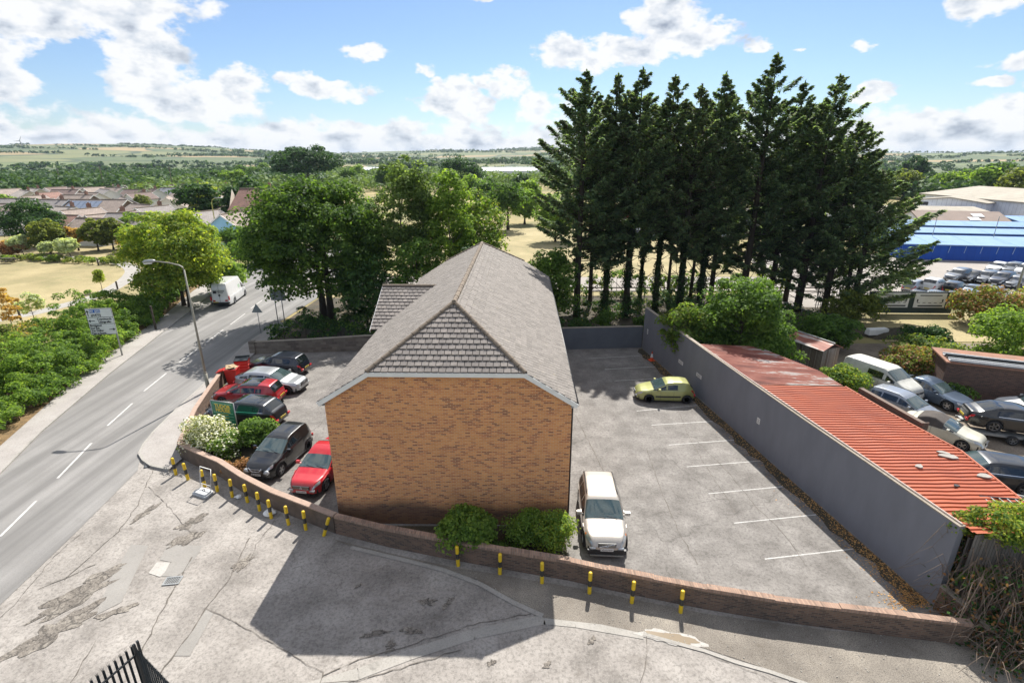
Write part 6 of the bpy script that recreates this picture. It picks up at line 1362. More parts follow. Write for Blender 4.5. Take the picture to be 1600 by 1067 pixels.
scrub('hedge', HP, 'long bushy green hedge running beside the far footpath', 'hedge', 'light', 70, 1050, lambda s,w: 1.2+(2.3+1.3*s)*np.sin(np.clip(w*1.2,0,1)*pi*.5)*(.75+.25*np.sin(s*17)), lambda s: 6.2+0*s, .085, .48, 130, 'mid', .4)
scrub('bramble_patch', [(-36.8,22),(-38.5,33),(-41,43),(-43,50)], 'pale scrubby brambles behind the hedge at the edge of the field', 'brambles', 'olive', 71, 170, lambda s,w: 1.3-.8*w, lambda s: 4.5+0*s, .12, .6, 70, 'gold', .25)
scrub('hedge', [(-35.5,50),(-37,55),(-39.5,64),(-43,75)], 'dark green hedge section under the yellow ash tree', 'hedge', 'mid', 72, 150, lambda s,w: 1.6+1.2*w, lambda s: 3.8+0*s, .14, .7, 90)
scrub('flower_bed', [(-82,83),(-74,82),(-66,80.5),(-60.5,79.5)], 'long bed of tall dry weeds round the willows', 'flower bed', 'olive', 73, 90, lambda s,w: .9-.2*w, lambda s: 3.0+0*s, .16, .5, 60, 'light', .4)
for i, (px, py, h, lf, rr, lab) in enumerate([(22,520,4.4,'gold',1.1,'small tree with golden leaves at the left edge'),(55,505,3.2,'silver',1.3,'pale blue-green shrub beside the path'),(160,455,2.6,'yellow',.4,'thin yellow sapling tied beside the path'),(12,560,3.0,'olive',1.6,'scraggy bush at the left edge behind the hedge')]):
    x, y = G(px, py); broad('sapling', x, y, h, rr*.8, rr*.8, .8, lf, lab, nc=22, nl=60, ls=.12, cs=.4, seed=80+i, tr=.04, low=-.9)
scrub('dry_weeds', [(-64,88),(-56,92),(-50,84),(-47,76)], 'tall dry weeds along the far side of the path', 'weeds', 'gold', 74, 70, lambda s,w: .7+0*w, lambda s: 4.5+0*s, .16, .5, 50, 'olive', .5)
scrub('dry_weeds', [(-120,96),(-100,100),(-80,101),(-64,97)], 'straw-coloured weeds below the field trees', 'weeds', 'gold', 75, 110, lambda s,w: .8+0*w, lambda s: 4.5+0*s, .2, .6, 50, 'olive', .3)
# planting near the building
broad('shrub', -16.75, 25.75, 1.95, 1.35, 1.1, .3, 'olive', 'round shrub covered in white blossom beside the green name board', 'shrub', nc=46, nl=150, ls=.065, cs=.5, seed=90, tr=.04, low=-.9, leaf2='flower', f2=.5)
broad('shrub', -15.35, 24.9, 1.45, .9, .8, .2, 'light', 'dark-leaved shrub with a few white flowers between the blossom shrub and the glossy one', 'shrub', nc=24, nl=130, ls=.065, cs=.42, seed=91, tr=.04, low=-.9, leaf2='flower', f2=.18)
broad('shrub', -14.2, 26.1, 1.75, .95, .9, .2, 'light', 'rounded glossy bright green shrub in the brick planter', 'shrub', nc=42, nl=150, ls=.075, cs=.45, seed=92, tr=.04, low=-.9, leaf2='mid', f2=.35)
broad('shrub', -14.3, 23.6, .8, .9, .4, .05, 'brown', 'dead orange-brown plant against the planter wall', 'shrub', nc=14, nl=80, ls=.06, cs=.28, seed=93, tr=.0, low=-.9)
broad('bush', -1.95, 18.05, 1.9, 1.25, .85, .1, 'light', 'feathery green bush spilling over the brick wall below the building', 'bush', nc=44, nl=110, ls=.085, cs=.42, seed=94, tr=.03, low=-.9)
broad('bush', .75, 18.2, 1.55, .9, .75, .1, 'light', 'grassy dark green half of the double bush by the corner of the building', 'bush', nc=30, nl=140, ls=.06, cs=.4, seed=95, tr=.03, low=-.9)
broad('bush', 1.75, 17.85, 2.0, .85, .75, .1, 'yellow', 'yellow-green leafy bush beside the champagne estate car', 'bush', nc=40, nl=140, ls=.055, cs=.38, seed=96, tr=.03, low=-.9, leaf2='light', f2=.55)
broad('bush', -.4, 17.9, .55, .8, .3, .05, 'mid', 'low green weeds between the two bushes by the wall', 'bush', nc=16, nl=80, ls=.05, cs=.25, seed=97, tr=0, low=-.9)
sheet('planting_bed', [(-5.5,18.4),(-2.6,17.75),(2.3,16.7),(2.3,19.5),(-7.0,19.5)], .004, M_['soil']); sheet('planter_soil', [(-18,25.4),(-15,23.7),(-13.5,22.7),(-12.7,25.9),(-14.6,28.2),(-18.9,28.6)], .3, M_['soil'])
# shrubs around the yard
broad('elder_tree', 16.9, 36.8, 7.7, 3.2, 2.6, .8, 'mid', 'big loose green tree behind the tall grey wall, left of the rusty shed', nc=130, nl=110, ls=.12, cs=.9, seed=100, tr=.15, low=-.9)
broad('buddleia', 13.3, 38.0, 4.9, 2.2, 1.9, 1.4, 'light', 'pale yellow-green shrub leaning over the top of the grey wall', 'shrub', nc=60, nl=110, ls=.11, cs=.65, seed=101, tr=.08, low=-.9, leaf2='olive', f2=.3)
broad('elder_tree', 19.2, 36.6, 4.4, 1.9, 1.9, .3, 'mid', 'dark green bush between the faded roof and the rusty shed', nc=80, nl=100, ls=.12, cs=.8, seed=102, tr=.1, low=-.95)
broad('elder_tree', 18.3, 41.0, 4.2, 4.0, 2.2, .3, 'dark', 'shaded undergrowth behind the big green tree by the wall', nc=80, nl=90, ls=.13, cs=.9, seed=103, tr=.1, low=-.95)
broad('bush', 26.3, 42.2, 3.0, 2.6, 2.0, .2, 'mid', 'green bush behind the rusty shed', 'bush', nc=60, nl=90, ls=.13, cs=.8, seed=104, tr=.05, low=-.95)
broad('bush', 23.0, 33.3, 1.9, 1.5, 1.8, .1, 'yellow', 'yellow-green brambles between the red roof and the silver estate car', 'bush', nc=50, nl=90, ls=.09, cs=.5, seed=105, tr=.03, low=-.95, leaf2='mid', f2=.5)
broad('bush', 29.6, 36.6, 2.1, 2.2, 2.0, .1, 'olive', 'scrubby brambles with orange tints behind the grey-blue saloon', 'bush', nc=60, nl=90, ls=.11, cs=.6, seed=106, tr=.03, low=-.95, leaf2='brown', f2=.3)
broad('bush', 32.6, 38.6, 2.1, 3.0, 2.0, .1, 'mid', 'rambling green brambles behind the brick outbuilding', 'bush', nc=70, nl=90, ls=.11, cs=.65, seed=107, tr=.03, low=-.95, leaf2='olive', f2=.5)
broad('bush', 38.6, 38.5, 4.6, 3.4, 3.0, .2, 'light', 'large round light green willow bush at the right edge', 'bush', nc=110, nl=100, ls=.12, cs=.85, seed=108, tr=.06, low=-.95)
broad('bush', 29.6, 32.3, 1.0, 1.4, 1.0, .05, 'mid', 'small dark creeper at the foot of the brick outbuilding', 'bush', nc=26, nl=70, ls=.09, cs=.4, seed=109, tr=.0, low=-.95)
broad('bush', 46.5, 50.0, 3.4, 3.6, 2.2, .2, 'olive', 'brown-green scrub right of the green hoarding', 'bush', nc=70, nl=80, ls=.15, cs=.9, seed=110, tr=.05, low=-.95, leaf2='brown', f2=.4)
broad('bush', 53.5, 50.5, 3.0, 4.2, 2.0, .2, 'yellow', 'yellowish scrub along the front of the sales lot', 'bush', nc=70, nl=80, ls=.16, cs=.9, seed=111, tr=.05, low=-.95, leaf2='brown', f2=.4)
broad('bush', 33.5, 50.0, 3.2, 2.6, 2.0, .2, 'olive', 'pale leafy shrub left of the green hoarding', 'bush', nc=50, nl=80, ls=.14, cs=.8, seed=112, tr=.05, low=-.95)
broad('bush', 35.5, 43.0, 1.8, 2.0, 1.4, .2, 'dark', 'dark ivy-like bush on the earth mound', 'bush', nc=40, nl=80, ls=.12, cs=.6, seed=113, tr=.0, low=-.95)
for i, (x, y) in enumerate([(6.2,46.5),(8.8,47.2),(3.8,46.2),(12.5,46.8)]):
    broad('undergrowth', x, y, 1.5+.5*(i%2), 1.1, .9, .1, 'mid' if i%2 else 'dark', 'low green undergrowth behind the dark grey back wall, '+['near its middle','right of its middle','near the brick building','at its right end'][i], 'bush', nc=20, nl=80, ls=.11, cs=.45, seed=120+i, tr=0, low=-.95)
scrub('undergrowth', [(-21.3,43.6),(-17,44),(-12,44.3),(-6,45),(2,46)], 'dark ivy and undergrowth along the top of the left back wall', 'bush', 'dark', 76, 130, lambda s,w: 1.5+1.0*w, lambda s: 3.5+0*s, .12, .65, 80, 'mid', .3)
scrub('undergrowth', [(3.5,46),(8,46.6),(12.5,47),(18,47.5),(24,48),(31,49)], 'patchy dark undergrowth and saplings round the feet of the conifers', 'bush', 'dark', 78, 150, lambda s,w: 1.3+1.0*w, lambda s: 9.5+0*s, .13, .6, 70, 'olive', .25)
scrub('undergrowth', [(2,57.5),(12,58),(22,58.5),(32,59)], 'tall loose undergrowth behind the conifer trunks', 'bush', 'mid', 79, 120, lambda s,w: 3.4+.6*np.sin(s*23), lambda s: 2.5+0*s, .16, .7, 60, 'olive', .35)
# ivy and brambles at the near end of the red shed
scrub('ivy', [(15.9,15.45),(17.2,15.75),(18.6,16.1),(20.5,16.4)], 'yellow-green ivy growing over the near edge of the red roof', 'ivy', 'yellow', 77, 90, lambda s,w: 3.35+.25*w+.2*s, lambda s: .7+0*s, .055, .28, 90, 'mid', .45)
def tangle(name, pts, n, label, hmax, seed, w):
    r = np.random.default_rng(seed); t = empty(name, (*pts[0],0), 0, label, 'brambles'); o = np.array(pts[0]); Q = np.array(pts)-o; mb = MB()
    for i in range(n):
        s = r.random()*(len(Q)-1); k = int(s); p = Q[k]+(Q[k+1]-Q[k])*(s-k)+r.normal(0,w,2); h = r.uniform(.3,hmax); a = r.uniform(0,6.28); L_ = r.uniform(.6,2.0); d = np.array((cos(a),sin(a)))
        pp = [(p[0],p[1],0),(p[0]+d[0]*L_*.2,p[1]+d[1]*L_*.2,h*.7),(p[0]+d[0]*L_*.55,p[1]+d[1]*L_*.55,h),(p[0]+d[0]*L_,p[1]+d[1]*L_,h*r.uniform(.2,.8))]; mb.tube(pp, [.016,.013,.010,.005], 4, cap=False)
    mb.build('stems', M_['twigm'], t); m = n*14; s = r.random(m)*(len(Q)-1); k = s.astype(int); P2 = Q[k]+(Q[k+1]-Q[k])*(s-k)[:,None]+r.normal(0,w*1.2,(m,2)); P = np.column_stack([P2, r.uniform(.05,hmax,m)*r.random(m)]); c = r.random(m)
    for nm, lf, a, b in (('dead_leaves','brown',0,.30),('leaves','dark',.30,.8),('twigs','twig',.8,1)):
        q = (c >= a)&(c < b); quads(nm, P[q], rdir(q.sum(),r)+np.array((0,0,.4)), rdir(q.sum(),r), .07 if nm != 'twigs' else .14, .05 if nm != 'twigs' else .006, LM[lf], t)
    return t
M_['twigm'] = surf('dry_stems', (.24,.185,.14), (.10,.07,.05), 6, .9)
tangle('bramble_tangle', [(15.9,14.2),(17.0,14.3),(18.5,14.6),(20.5,14.9)], 420, 'tangle of dry brown bramble stems below the end of the red shed', 2.7, 5, .38)
tangle('bramble_tangle', [(15.9,13.2),(17.2,13.0),(19.0,13.2)], 240, 'low brown bramble stems and dead leaves in the bottom right corner', 1.3, 6, .45)
tangle('bramble_tangle', [(15.85,15.3),(16.4,15.3),(17.4,15.4)], 130, 'grey dead creeper stems hanging from the top corner of the grey wall', 3.5, 7, .12)
t = empty('plank_wall', (16.0,15.12,0), R(8), 'weathered grey boarding closing the near end of the red shed', 'boarding'); MB().box((2.0,0,1.5),(4.1,.06,3.0)).build('boards', M_['planks'], t); MB().box((2.0,-.05,2.15),(4.1,.05,.08)).build('rail', M_['rustbrown'], t)
run('stub_wall', [(15.35,14.95),(15.7,14.2),(16.05,13.45)], .8, .22, M_['wallbrick'], M_['mortar'], 'short mossy stub of brick wall beyond the end of the grey wall', hh=[1.0,.8,.5], cth=.04)
broad('creeper', 18.3, 15.35, 3.85, 2.7, .75, 2.7, 'yellow', 'thick yellow-green creeper spilling over the near end of the red roof', 'ivy', nc=90, nl=120, ls=.055, cs=.36, seed=130, tr=.0, low=-.95, leaf2='mid', f2=.4)
broad('creeper', 16.5, 14.75, 1.9, .7, .4, .9, 'mid', 'small dark green ivy patch beside the boarding at the wall end', 'ivy', nc=24, nl=80, ls=.055, cs=.28, seed=131, tr=.0, low=-.95)
# wooden post-and-rail by the side road, behind the conifers
t = empty('post_and_rail_fence', (2,61.2,0), 0, 'low dark post-and-rail fence behind the conifer trunks', 'fence')
for k in range(16): MB().box((k*2.3,0,.55),(.12,.12,1.1)).build('post', M_['bark'], t)
MB().box((17.5,0,.95),(35,.05,.12)).box((17.5,0,.5),(35,.05,.12)).build('rails', M_['bark'], t)
# bench and marker posts in the field
x, y = G(15,411); t = empty('picnic_bench', (x,y,0), .2, 'small wooden picnic bench on the dry grass at the left edge', 'bench'); MB().box((0,0,.75),(1.9,.8,.06)).build('table_top', M_['bark'], t)
for s in (-1,1): MB().box((0,s*.75,.45),(1.9,.28,.05)).build('seat', M_['bark'], t); MB().box((s*.6,0,.37),(.08,1.5,.08)).box((s*.6,.2,.37),(.08,.08,.75),0,0,rx=.3).build('leg', M_['bark'], t)
for i, (px, py, h, lab) in enumerate([(154,415,1.1,'short dark post beside the path near the flower bed'),(184,452,1.0,'dark marker post by the path bend'),(228,458,2.6,'old timber post rising out of the hedge'),(33,500,1.1,'stubby post by the path at the left edge'),(244,516,2.4,'thin leaning timber post at the foot of the hedge')]):
    x, y = G(px, py); o = MB().box((0,0,h/2),(.14,.14,h)).build('wooden_post', M_['bark'], loc=(x,y,0)); tag(o, lab, 'post')
# ------------------------------------------------------------------ houses of the estate
WC = dict(white=surf('white_housewall', (.80,.79,.76), (.72,.71,.68), .5, .85), cream=surf('cream_housewall', (.66,.61,.51), (.58,.53,.44), .5, .85), brown=brickmat('brown_housebrick', [(0,(.19,.12,.085)),(1,(.11,.07,.055))], (.2,.17,.14), dirtamt=.2),
  red=brickmat('red_housebrick', [(0,(.30,.13,.085)),(1,(.19,.085,.06))], (.3,.25,.2), dirtamt=.2), blue=surf('pale_blue_housewall', (.36,.60,.76), (.31,.54,.70), .5, .8), grey=surf('grey_housewall', (.40,.40,.40), (.33,.33,.33), .5, .85))
def rmat(n, a, b): return brickmat(n, [(0,a),(1,b)], tuple(k*.5 for k in a), bw=.6, rh=.34, ms=.03, dirtamt=.3)
RC = dict(tan=rmat('tan_roof', (.36,.29,.245), (.28,.225,.195)), brown=rmat('brown_roof', (.23,.165,.145), (.17,.125,.11)), grey=rmat('grey_roof', (.32,.29,.275), (.25,.225,.215)), red=rmat('red_brown_roof', (.31,.175,.135), (.24,.135,.11)), pale=rmat('pale_roof', (.46,.40,.35), (.38,.33,.29)), slate=rmat('slate_roof', (.27,.28,.32), (.21,.22,.25)))
def house_(px, py, Lh, Wh, deg, wall, rf, st, label, chim=1, hip=0, zr=None, panels=False, name='house'):
    ze = 2.6 if st == 1 else 5.0; zr = zr or ze+Wh*.29; dz_ = 2.4 if st == 2 and name == 'house' and Lh < 9.9 else 0; x, y = G(px, py, (ze+zr)/2-dz_); t = empty(name, (x,y,-dz_), R(deg), label, 'house', 'houses of the estate'); a, b = Lh/2, Wh/2
    mb = MB(); mb.add([(-a,-b,-.3),(a,-b,-.3),(a,b,-.3),(-a,b,-.3),(-a,-b,ze),(a,-b,ze),(a,b,ze),(-a,b,ze),(-a,0,zr-.08),(a,0,zr-.08)], [(0,1,5,4),(1,2,6,9,5),(2,3,7,6),(3,0,4,8,7)]); mb.build('wall', WC[wall], t)
    o = .35; k = (zr-ze)/b; z0 = ze-o*k; h = hip*b
    V = [(-a-o,-b-o,z0),(a+o,-b-o,z0),(a+o-h,0,zr),(-a-o+h,0,zr),(-a-o,b+o,z0),(a+o,b+o,z0)]; V += [(p[0],p[1],p[2]-.12) for p in V]
    F = [(0,1,2,3),(5,4,3,2),(0,6,7,1),(1,7,8,2),(5,11,10,4),(0,3,9,6),(3,4,10,9),(2,8,11,5),(7,6,9,8),(10,11,8,9)]
    if hip: F += [(1,5,2),(4,0,3)]
    r_ = MB().add(V, F).build('roof', RC[rf], t); ridgeline((-a-o+h,0,zr+.02),(a+o-h,0,zr+.02),.13,r_,seg=3)
    for i in range(chim): MB().box(((-1)**i*a*.55,.4,zr+.35),(.75,.55,1.4)).box(((-1)**i*a*.55,.4,zr+1.15),(.25,.25,.3)).build('chimney', WC['red'], r_)
    ns = max(2, int(Lh/3))
    for s in (-1,1):
        for q in range(ns):
            for z in ([1.35] if st == 1 else [1.4,3.8]):
                xx = -a+(q+.5)*Lh/ns
                if q == ns//2 and z < 1.5 and s < 0: MB().box((xx,s*(b+.02),1.0),(.95,.05,2.0)).build('door', M_['white'], t); continue
                w = MB().box((xx,s*(b+.01),z),(1.5,.06,1.15)).build('window', M_['white'], t); MB().box((xx-.35,s*(b+.03),z),(.58,.05,.95)).box((xx+.35,s*(b+.03),z),(.58,.05,.95)).build('pane', M_['window'], w)
        if st == 2 or Wh > 7:
            w = MB().box((s*(a+.01),0,1.4 if st == 1 else 3.8),(.06,1.3,1.1)).build('window', M_['white'], t); MB().box((s*(a+.03),0,1.4 if st == 1 else 3.8),(.05,1.1,.9)).build('pane', M_['window'], w)
    for s in (-1,1):
        mb = MB()
        for q in (-1,1): Ls = sqrt((b+o)**2+(zr-z0)**2); mb.box((s*(a+o+.02),q*(b+o)/2,(z0+zr)/2-.06),(.05,Ls,.2), rx=-q*math.atan2(zr-z0, b+o))
        if not hip: mb.build('bargeboard', M_['white'], r_)
    if panels:
        sp = surf('solar_cell', (.10,.14,.22), (.16,.20,.28), 2, .15, coat=.8); ang = math.atan2(zr-z0, b+o)
        for q in range(6): MB().box((-a*.62+q*1.45,-(b+o)*.5,(z0+zr)/2+.09),(1.35,sqrt((b+o)**2+(zr-z0)**2)*.72,.05), rx=ang).build('solar_panel', sp, r_)
    return t
HS = [(66,290,14,9,-30,'white','tan',2,'two-storey cream house with a white gable at the left back of the estate'),(40,303,14,9,-35,'cream','pale',1,'pale-roofed bungalow in front of the dark trees at the far left'),(74,306,10,8,80,'white','red',1,'house with a white gable and steep red-brown roof on the left'),
 (103,301,12,8,2,'red','brown',1,'dark brown roofed bungalow right of the white gabled house'),(126,297,11,8,5,'red','tan',1,'tan-roofed brick bungalow left of the row of white gables'),(136,290,9,8,78,'white','tan',1,'first of three small white-gabled roofs in the back row'),(161,290,9,8,78,'white','brown',1,'second of three small white-gabled roofs in the back row'),(182,290,9,8,78,'white','brown',1,'third of three small white-gabled roofs in the back row'),
 (165,301,13,9,-38,'white','grey',1,'grey-brown roof with a white gable at its right end, mid estate'),(122,311,18,9,-4,'brown','tan',1,'long tan-roofed bungalow above the house with solar panels'),(195,315,11,9,-48,'brown','tan',1,'dark brown gabled house right of the one with solar panels'),
 (84,320,16,10,-12,'grey','grey',1,'wide grey-roofed bungalow behind the big dark tree'),(26,318,18,10,4,'white','grey',1,'long grey-tan roof at the left edge of the estate'),(104,329,9,7,-20,'white','pale',1,'small pale-roofed house between the dark tree and the solar panels'),(101,343,9,7,-10,'cream','red',1,'small brown-roofed bungalow just right of the big dark tree'),
 (176,341,13,8,70,'cream','tan',1,'tan gabled bungalow nearest the olive field trees'),(204,342,11,9,0,'grey','grey',1,'grey roof with rooflights behind the olive field trees'),(6,338,10,8,10,'white','grey',1,'pale-walled house cut by the left edge of the picture'),
 (213,301,12,8,-12,'white','brown',2,'white semi-detached house with a brown roof, left one of two'),(237,300,11,8,-32,'white','brown',2,'white house with a brown roof and a white gable, right one of two'),(270,298,12,8,-6,'white','slate',2,'white house with a blue-grey slate roof'),(290,299,11,8,-30,'white','brown',2,'white house with a brown roof left of the cedar'),
 (262,315,12,10,-62,'white','tan',1,'white bungalow with two gables and a tan roof above the yellow ash'),(300,290,12,8,0,'white','tan',1,'tan roof in the back row above the cedar'),(325,289,12,8,4,'cream','tan',1,'tan roof in the back row right of the cedar tip'),(345,294,10,8,5,'white','brown',2,'dark red-brown roof right of the cedar'),(346,309,6,7,80,'cream','tan',1,'tan house side between the cedar and the cypress'),
 (232,289,10,7,0,'white','tan',1,'tiny tan roof in the back row above the white semis'),(255,291,10,7,10,'white','red',1,'tiny red-brown roof in the back row with a chimney'),(215,290,10,7,-5,'cream','grey',1,'tiny grey roof at the back by the bright green tree'),(104,291,9,7,0,'cream','pale',1,'tiny pale roof left of the three white gables'),(52,311,9,7,80,'cream','tan',1,'low tan roof in front of the pale-roofed bungalow')]
for i, h in enumerate(HS): house_(h[0],h[1],min(9.8,h[2]*.76),h[3]*.88,*h[4:], chim=i%2)
EX = [(12,300,9,8,75,'white','tan','small white-gabled house at the left edge above the long grey-tan roof'),(55,299,9,8,-30,'cream','pale','cream house between the two-storey gable and the pale bungalow'),(88,297,9,8,80,'white','brown','white gable in front of the cream two-storey house'),(112,291,9,8,-10,'cream','tan','small tan roof between the pale roof and the white gables'),
 (148,297,9,8,72,'white','tan','white gable between the white-gabled row and the grey-brown roof'),(178,297,9,7,-15,'white','tan','white-walled house just below the row of small gables'),(198,293,9,7,76,'white','grey','white gable left of the white semi-detached houses'),(225,294,9,7,0,'cream','tan','tan roof directly behind the white semi-detached houses'),(246,296,9,7,75,'white','tan','white gable between the semis and the slate roof'),(280,292,9,7,-10,'white','tan','white house behind the blue-grey slate roof'),
 (140,306,9,8,-15,'white','tan','white-walled bungalow above the solar panels'),(58,318,10,8,78,'white','grey','white gable left of the wide grey roof'),(10,325,10,8,-12,'white','tan','tan bungalow at the left edge above the pale-walled one'),(128,334,9,8,74,'white','tan','white gable in front of the solar panel house'),(222,326,9,8,-28,'white','tan','white bungalow below the dark brown gabled house'),(240,330,9,8,72,'cream','grey','cream gable half hidden by the top of the yellow ash'),
 (152,350,9,8,-10,'white','tan','low tan roof just above the olive trees'),(218,306,9,7,70,'white','brown','white gable in front of the two white semis'),(285,306,9,8,-30,'white','tan','white house in front of the brown-roofed one by the cedar'),(310,300,9,8,75,'white','tan','white gable behind the top of the cedar'),(355,303,8,8,-20,'cream','tan','cream house behind the dark cypress'),(345,330,9,8,-20,'white','tan','white bungalow between the cedar and the pale blue house'),(320,338,9,8,75,'cream','grey','cream gable just above the yellow ash on its right side')]
for i, (px, py, Lh, Wh, dg, wl, rf, lb) in enumerate(EX): house_(px, py, Lh*.9, Wh*.88, dg, wl, rf, 1, lb, chim=i%2)
house_(150,320,17,9,-3,'brown','tan',1,'brown brick house with a row of solar panels on its roof', panels=True, chim=0)
house_(402,309,10,10,14,'cream','red',2,'large house with a steep reddish-brown hipped roof left of the spreading tree', zr=9.0, hip=.4)
house_(388,345,14,10.5,80,'blue','tan',1,'pale blue house with a tan roof and a gable facing the camera', zr=6.2)
bh = [o for o in col.objects if o.get('label','').startswith('pale blue house')][0]; t = empty('garage', (bh.location.x-1.5, bh.location.y-12, 0), R(-6), 'low pale blue garage block with a flat pale roof below the blue house', 'garage'); MB().box((0,0,1.3),(9,5,2.6)).build('wall', WC['blue'], t); MB().box((0,0,2.66),(9.4,5.4,.12)).build('roof', M_['white'], t)
bright = broad('garden_tree', -98, 172, 8.0, 4.5, 4, 1, 'yellow', 'bright yellow-green tree in the back row of the houses', nc=40, nl=60, ls=.5, cs=1.6, seed=200, tr=.1, low=-.9)
# ------------------------------------------------------------------ industrial buildings on the right
M_['blueclad'] = brickmat('blue_cladding', [(0,(.015,.085,.42)),(1,(.012,.07,.36))], (.01,.05,.28), bw=1.0, rh=20, ms=.02, dirtamt=.1)
M_['bluelight'] = brickmat('pale_blue_sheeting', [(0,(.22,.34,.52)),(1,(.17,.29,.48))], (.14,.25,.5), bw=6, rh=20, ms=.1, dirtamt=.2)
M_['whiteclad'] = brickmat('white_cladding', [(0,(.80,.82,.88)),(1,(.74,.76,.83))], (.42,.44,.5), bw=1.0, rh=20, ms=.03, dirtamt=.2)
M_['tanroof'] = brickmat('tan_sheet_roof', [(0,(.40,.36,.295)),(1,(.33,.30,.245))], (.33,.3,.25), bw=1.0, rh=30, ms=.05, dirtamt=.3); M_['brownroof'] = surf('brown_felt_roof', (.25,.195,.165), (.20,.155,.13), .5, .9)
ang = R(-10); t = empty('blue_canopy_building', (64.0,85.0,0), ang, 'long bright blue industrial sheds with pale blue roofs beside the sales lot', 'industrial building')
for i, (y0, y1, z0, z1) in enumerate([(0,6.3,2.5,3.2),(7.2,10.5,3.5,4.0),(12,15.5,4.2,4.7)]):
    MB().box((29,y0+.15,z0/2),(60,.3,z0-.1)).box((-.9,(y0+y1)/2+.3,z0/2),(.2,y1-y0-.5,z0-.2)).build('blue_wall', M_['blueclad'], t); MB().add([(-1.2,y0-.2,z0),(59.5,y0-.2,z0),(59.5,y1,z1),(-1.2,y1,z1),(-1.2,y0-.2,z0-.14),(59.5,y0-.2,z0-.14),(59.5,y1,z1-.14),(-1.2,y1,z1-.14)], [(0,1,2,3),(7,6,5,4),(0,4,5,1),(3,2,6,7),(0,3,7,4),(1,5,6,2)]).build('roof', M_['bluelight'], t)
mb = MB()
for k in range(14): mb.box((1.2+k*2.25,-.05,1.75),(.06,.06,1.1), ry=.12)
mb.build('light_brackets', plain('pale_blue_bracket', (.35,.5,.75), .5), t)
for x in (5.5,14.5,): MB().tube([(x,5,3.2),(x,5,6.5),(x+.8,5,6.6)],.06,6).build('lamp_stand', M_['galv'], t)
def shed_(name, x, y, deg, Lx, Wy, ze, zr, wall, rf, label, axis='x', base=0):
    t = empty(name, (x,y,base), R(deg), label, 'industrial building'); a, b = Lx/2, Wy/2
    if axis == 'x': V = [(-a,-b,ze),(a,-b,ze),(a,0,zr),(-a,0,zr),(-a,b,ze),(a,b,ze)]; G_ = [[(a,-b,0),(a,b,0),(a,b,ze),(a,0,zr-.05),(a,-b,ze)],[(-a,b,0),(-a,-b,0),(-a,-b,ze),(-a,0,zr-.05),(-a,b,ze)]]
    else: V = [(-a,-b,ze),(-a,b,ze),(0,b,zr),(0,-b,zr),(a,-b,ze),(a,b,ze)]; G_ = [[(-a,-b,0),(a,-b,0),(a,-b,ze),(0,-b,zr-.05),(-a,-b,ze)],[(a,b,0),(-a,b,0),(-a,b,ze),(0,b,zr-.05),(a,b,ze)]]
    mb = MB()
    for g in G_: mb.add(g, [tuple(range(5))])
    if axis == 'x': mb.add([(-a,-b,0),(a,-b,0),(a,-b,ze),(-a,-b,ze)], [(0,1,2,3)]); mb.add([(-a,b,0),(a,b,0),(a,b,ze),(-a,b,ze)], [(3,2,1,0)])
    else: mb.add([(-a,-b,0),(-a,b,0),(-a,b,ze),(-a,-b,ze)], [(3,2,1,0)]); mb.add([(a,-b,0),(a,b,0),(a,b,ze),(a,-b,ze)], [(0,1,2,3)])
    mb.build('wall', M_[wall], t); k = .4 ; V2 = [(p[0]+(k if p[0] > 0 else -k if p[0] < 0 else 0), p[1]+(k if p[1] > 0 else -k if p[1] < 0 else 0), p[2]+.06) for p in V]; V2 += [(p[0],p[1],p[2]-.25) for p in V2]
    MB().add(V2, [(0,1,2,3),(3,2,5,4),(6,9,8,7),(9,10,11,8),(0,6,7,1),(4,5,11,10),(0,3,9,6),(3,4,10,9),(1,7,8,2),(2,8,11,5)]).build('roof', M_[rf], t); return t
a = np.array(G(1441,346,4)); b = np.array(G(1580,350,4)); d = b-a; Ln = np.linalg.norm(d); dg = math.degrees(atan2(d[1],d[0])); n_ = np.array((-d[1],d[0]))/Ln; m_ = (a+b)/2+n_*6
t = shed_('brown_roofed_unit', m_[0], m_[1], dg, Ln, 12, 4, 5.6, 'whiteclad', 'brownroof', 'low white unit with a brown roof and two rooflights behind the blue sheds')
for k in (0,1): MB().box((Ln*.12+k*1.2,-4.6+k*2.0-.2,4.62+k*.50+.0),(1.8,1.6,.06), rx=math.atan2(1.6,6)).build('rooflight', M_['white'], t)
a = np.array(G(1430,312,5.4)); b = np.array(G(1542,318,5.4)); d = b-a; Ln = np.linalg.norm(d); dg = math.degrees(atan2(d[1],d[0])); n_ = np.array((-d[1],d[0]))/Ln; m_ = (a+b)/2+n_*17
t = shed_('white_warehouse', m_[0], m_[1], dg, Ln, 34, 5.4, 6.4, 'whiteclad', 'tanroof', 'white warehouse with a shallow gable, a red-topped loading door and a dark blue door', 'y')
MB().box((Ln*.10,-17.05,1.8),(4.4,.1,3.6)).build('loading_door', M_['trim'], t); MB().box((Ln*.10,-17.12,3.75),(4.6,.2,.7)).build('door_canopy', M_['red'], t); MB().box((Ln*.36,-17.05,2.2),(1.3,.1,4.2)).build('side_door', M_['bluesign'], t); MB().box((-Ln*.37,-17.05,4.6),(2.2,.2,.8)).build('vent', M_['trim'], t)
a = np.array(G(1440,302.5,6)); b = np.array(G(1640,320,6)); d = b-a; Ln = np.linalg.norm(d); dg = math.degrees(atan2(d[1],d[0])); n_ = np.array((-d[1],d[0]))/Ln; m_ = (a+b)/2+n_*16
t = shed_('large_warehouse', m_[0], m_[1], dg, Ln, 32, 6, 8.0, 'whiteclad', 'tanroof', 'largest white warehouse with a long tan sheet roof at the right edge')
